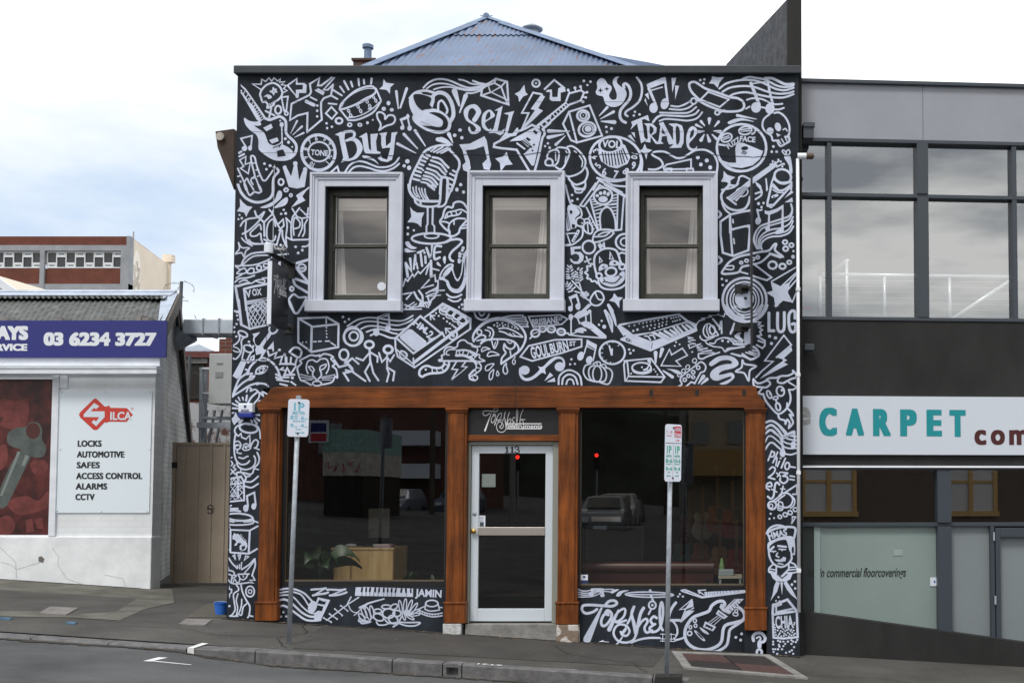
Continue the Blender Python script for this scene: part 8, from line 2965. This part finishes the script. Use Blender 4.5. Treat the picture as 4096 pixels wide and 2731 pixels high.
mb=MB(); mb.box(-15.92,-15.33,-30.849,-30.845,3.86,4.2); mb.build('blue_band',blue,sb2)
op4=thing('corner_shop','cream corner shop with an ochre awning up the side street opposite','shop',(0,-62,0))
mb=MB(); mb.box(-2.6,5,-70,-60,-2,7); mb.build('wall',cream,op4)
mb=MB(); mb.extrude([(-4.2,-59.8,2.6),(2,-59.8,2.6),(2,-59.8,4.2),(-2.8,-59.8,4.2)],(0,1.8,0)); mb.build('awning',ochre,op4)
for x in (-1.8,.4,2.6): mb=MB(); mb.box(x-.5,x+.5,-60,-59.9,4.6,6.0); mb.build('window',mat('opposite window',(0.25,0.27,0.28),.3),op4)
mb=MB(); gquads(mb,[-160+4*i for i in range(81)],[-110,-130,-160,-200],lambda x,y: -2 if y>-115 else 10+3*math.sin(x*.05)+1.5*math.sin(x*.13+1)+(-y-130)*.1+15.5*math.exp(-((x+29)/15)**2))
tag(mb.build('hill',mat('wooded hill',(0.020,0.026,0.016),1,var=.5,scale=.2),origin=(0,-150,0)),kind='structure')
pole_m=mat('pole timber',(0.10,0.085,0.07),.9); pole_c=mat('concrete pole',(0.30,0.29,0.27),.85)
for x,y,lab,pm_ in ((-13.6,-40,'timber power pole beside the brick house opposite',pole_m),(-9.2,-36,'pale concrete pole left in the street opposite',pole_c),(-1.9,-33,'pale concrete pole right in the street opposite',pole_c),(-4.6,-70,'far timber power pole up the street opposite',pole_m)):
    q=thing('power_pole',lab,'power pole',(x,y,-.5),'poles across the street'); mb=MB(); mb.tube([(x,y,-1),(x,y,8.5)],.13,10); mb.build('post',pm_,q); mb=MB(); mb.box(x-1,x+1,y-.08,y,7.6,7.75); mb.build('crossarm',pole_m,q)
lamp=bpy.data.materials.new('red signal lamp'); lamp.use_nodes=True; e_=lamp.node_tree.nodes['Principled BSDF']; e_.inputs['Base Color'].default_value=(.5,.01,.01,1); e_.inputs['Emission Color'].default_value=(1,.03,.02,1); e_.inputs['Emission Strength'].default_value=14
for x,y,z,lab in ((-12.6,-56,3.4,'traffic light showing red at the far side of the street opposite'),(-7.9,-56,3.5,'traffic light showing red beside the parked cars opposite')):
    q=thing('traffic_light',lab,'traffic light',(x,y,-.5),'traffic lights across the street'); mb=MB(); mb.tube([(x,y,-1),(x,y,z-.5)],.06,8); mb.build('post',galv,q)
    mb=MB(); mb.box(x-.17,x+.17,y-.12,y+.1,z-.55,z+.5); mb.build('housing',black_m,q); mb=MB(); mb.lathe((x,y+.101,z+.27),[(.12,0),(.1,.04),(.001,.05)],14,'Y'); mb.build('lamp',lamp,q)
def car(x,y,z,rot,col,lab,k=1.0):
    q=thing('parked_car',lab,'car',(x,y,z),'cars in the street opposite'); k_=k; T=Matrix.Rotation(rot,3,'Z'); o=Vector((x,y,z))
    def fin(mb,n,m,**k):
        mb.v=[tuple(T@Vector((v[0]*min(1.1,k_),v[1],v[2]*k_))+o) for v in mb.v]; return mb.build(n,m,q,**k)
    paint=mat('car paint '+lab,col,.3,metal=.3)
    mb=MB(); mb.add([],[]); side=[(-2.2,.35),(2.2,.35),(2.25,.75),(2.05,.98),(1.2,1.05),(.5,1.48),(-1.7,1.52),(-2.2,1.0),(-2.27,.6)]
    n=len(side); wv_=lambda z_: .88 if z_<1.1 else .68
    vs=[(wv_(b)*-1,a,b) for a,b in side]+[(wv_(b),a,b) for a,b in side]; fs=[tuple(range(n-1,-1,-1)),tuple(range(n,2*n))]+[(i,(i+1)%n,(i+1)%n+n,i+n) for i in range(n)]
    mb.add(vs,fs); fin(mb,'body',paint,bevel=.05)
    mb=MB(); mb.add([(-.66,1.12,1.12),(.66,1.12,1.12),(.6,.57,1.45),(-.6,.57,1.45)],[(0,1,2,3)]); mb.v=[(a,b+.03,c+.02) for a,b,c in mb.v]; fin(mb,'windscreen',black_m)
    mb=MB(); mb.add([(-.66,-2.13,1.08),(.66,-2.13,1.08),(.6,-1.76,1.46),(-.6,-1.76,1.46)],[(3,2,1,0)]); mb.v=[(a,b-.03,c+.01) for a,b,c in mb.v]; fin(mb,'rear_window',black_m)
    for sx in (-.62,.62):
        mb=MB(); mb.box(sx-.18,sx+.18,2.18,2.28,.68,.84); fin(mb,'headlight',white_sign)
        mb=MB(); mb.box(sx*1.25-.07,sx*1.25+.07,-2.29,-2.2,.75,1.05); fin(mb,'tail_light',redk)
        for yy in (-1.35,1.35):
            mb=MB(); c=Vector((sx*1.3,yy,.33)); mb.tube([c-Vector((.1,0,0)),c+Vector((.1,0,0))],.33,18); fin(mb,'wheel',black_m)
    mb=MB(); mb.box(-.26,.26,2.26,2.30,.45,.57); mb.box(-.26,.26,-2.32,-2.26,.62,.74); fin(mb,'number_plate',white_sign)
silv=(0.24,0.26,0.28)
car(-5.4,-37.5,-.55,0,silv,'silver parked wagon seen from behind across the street',1.3)
car(-5.5,-44,-.45,0,(0.42,0.43,0.45),'white parked wagon beyond the silver one across the street',1.3)
car(-5.7,-51,-.35,0,(0.12,0.13,0.15),'dark parked wagon farthest in the row across the street')
car(-16.4,-44.5,.25,0,(0.30,0.34,0.40),'blue grey car facing the shop across the street')
car(-13.9,-47,.25,0,(0.14,0.18,0.25),'navy car behind the blue grey one across the street')
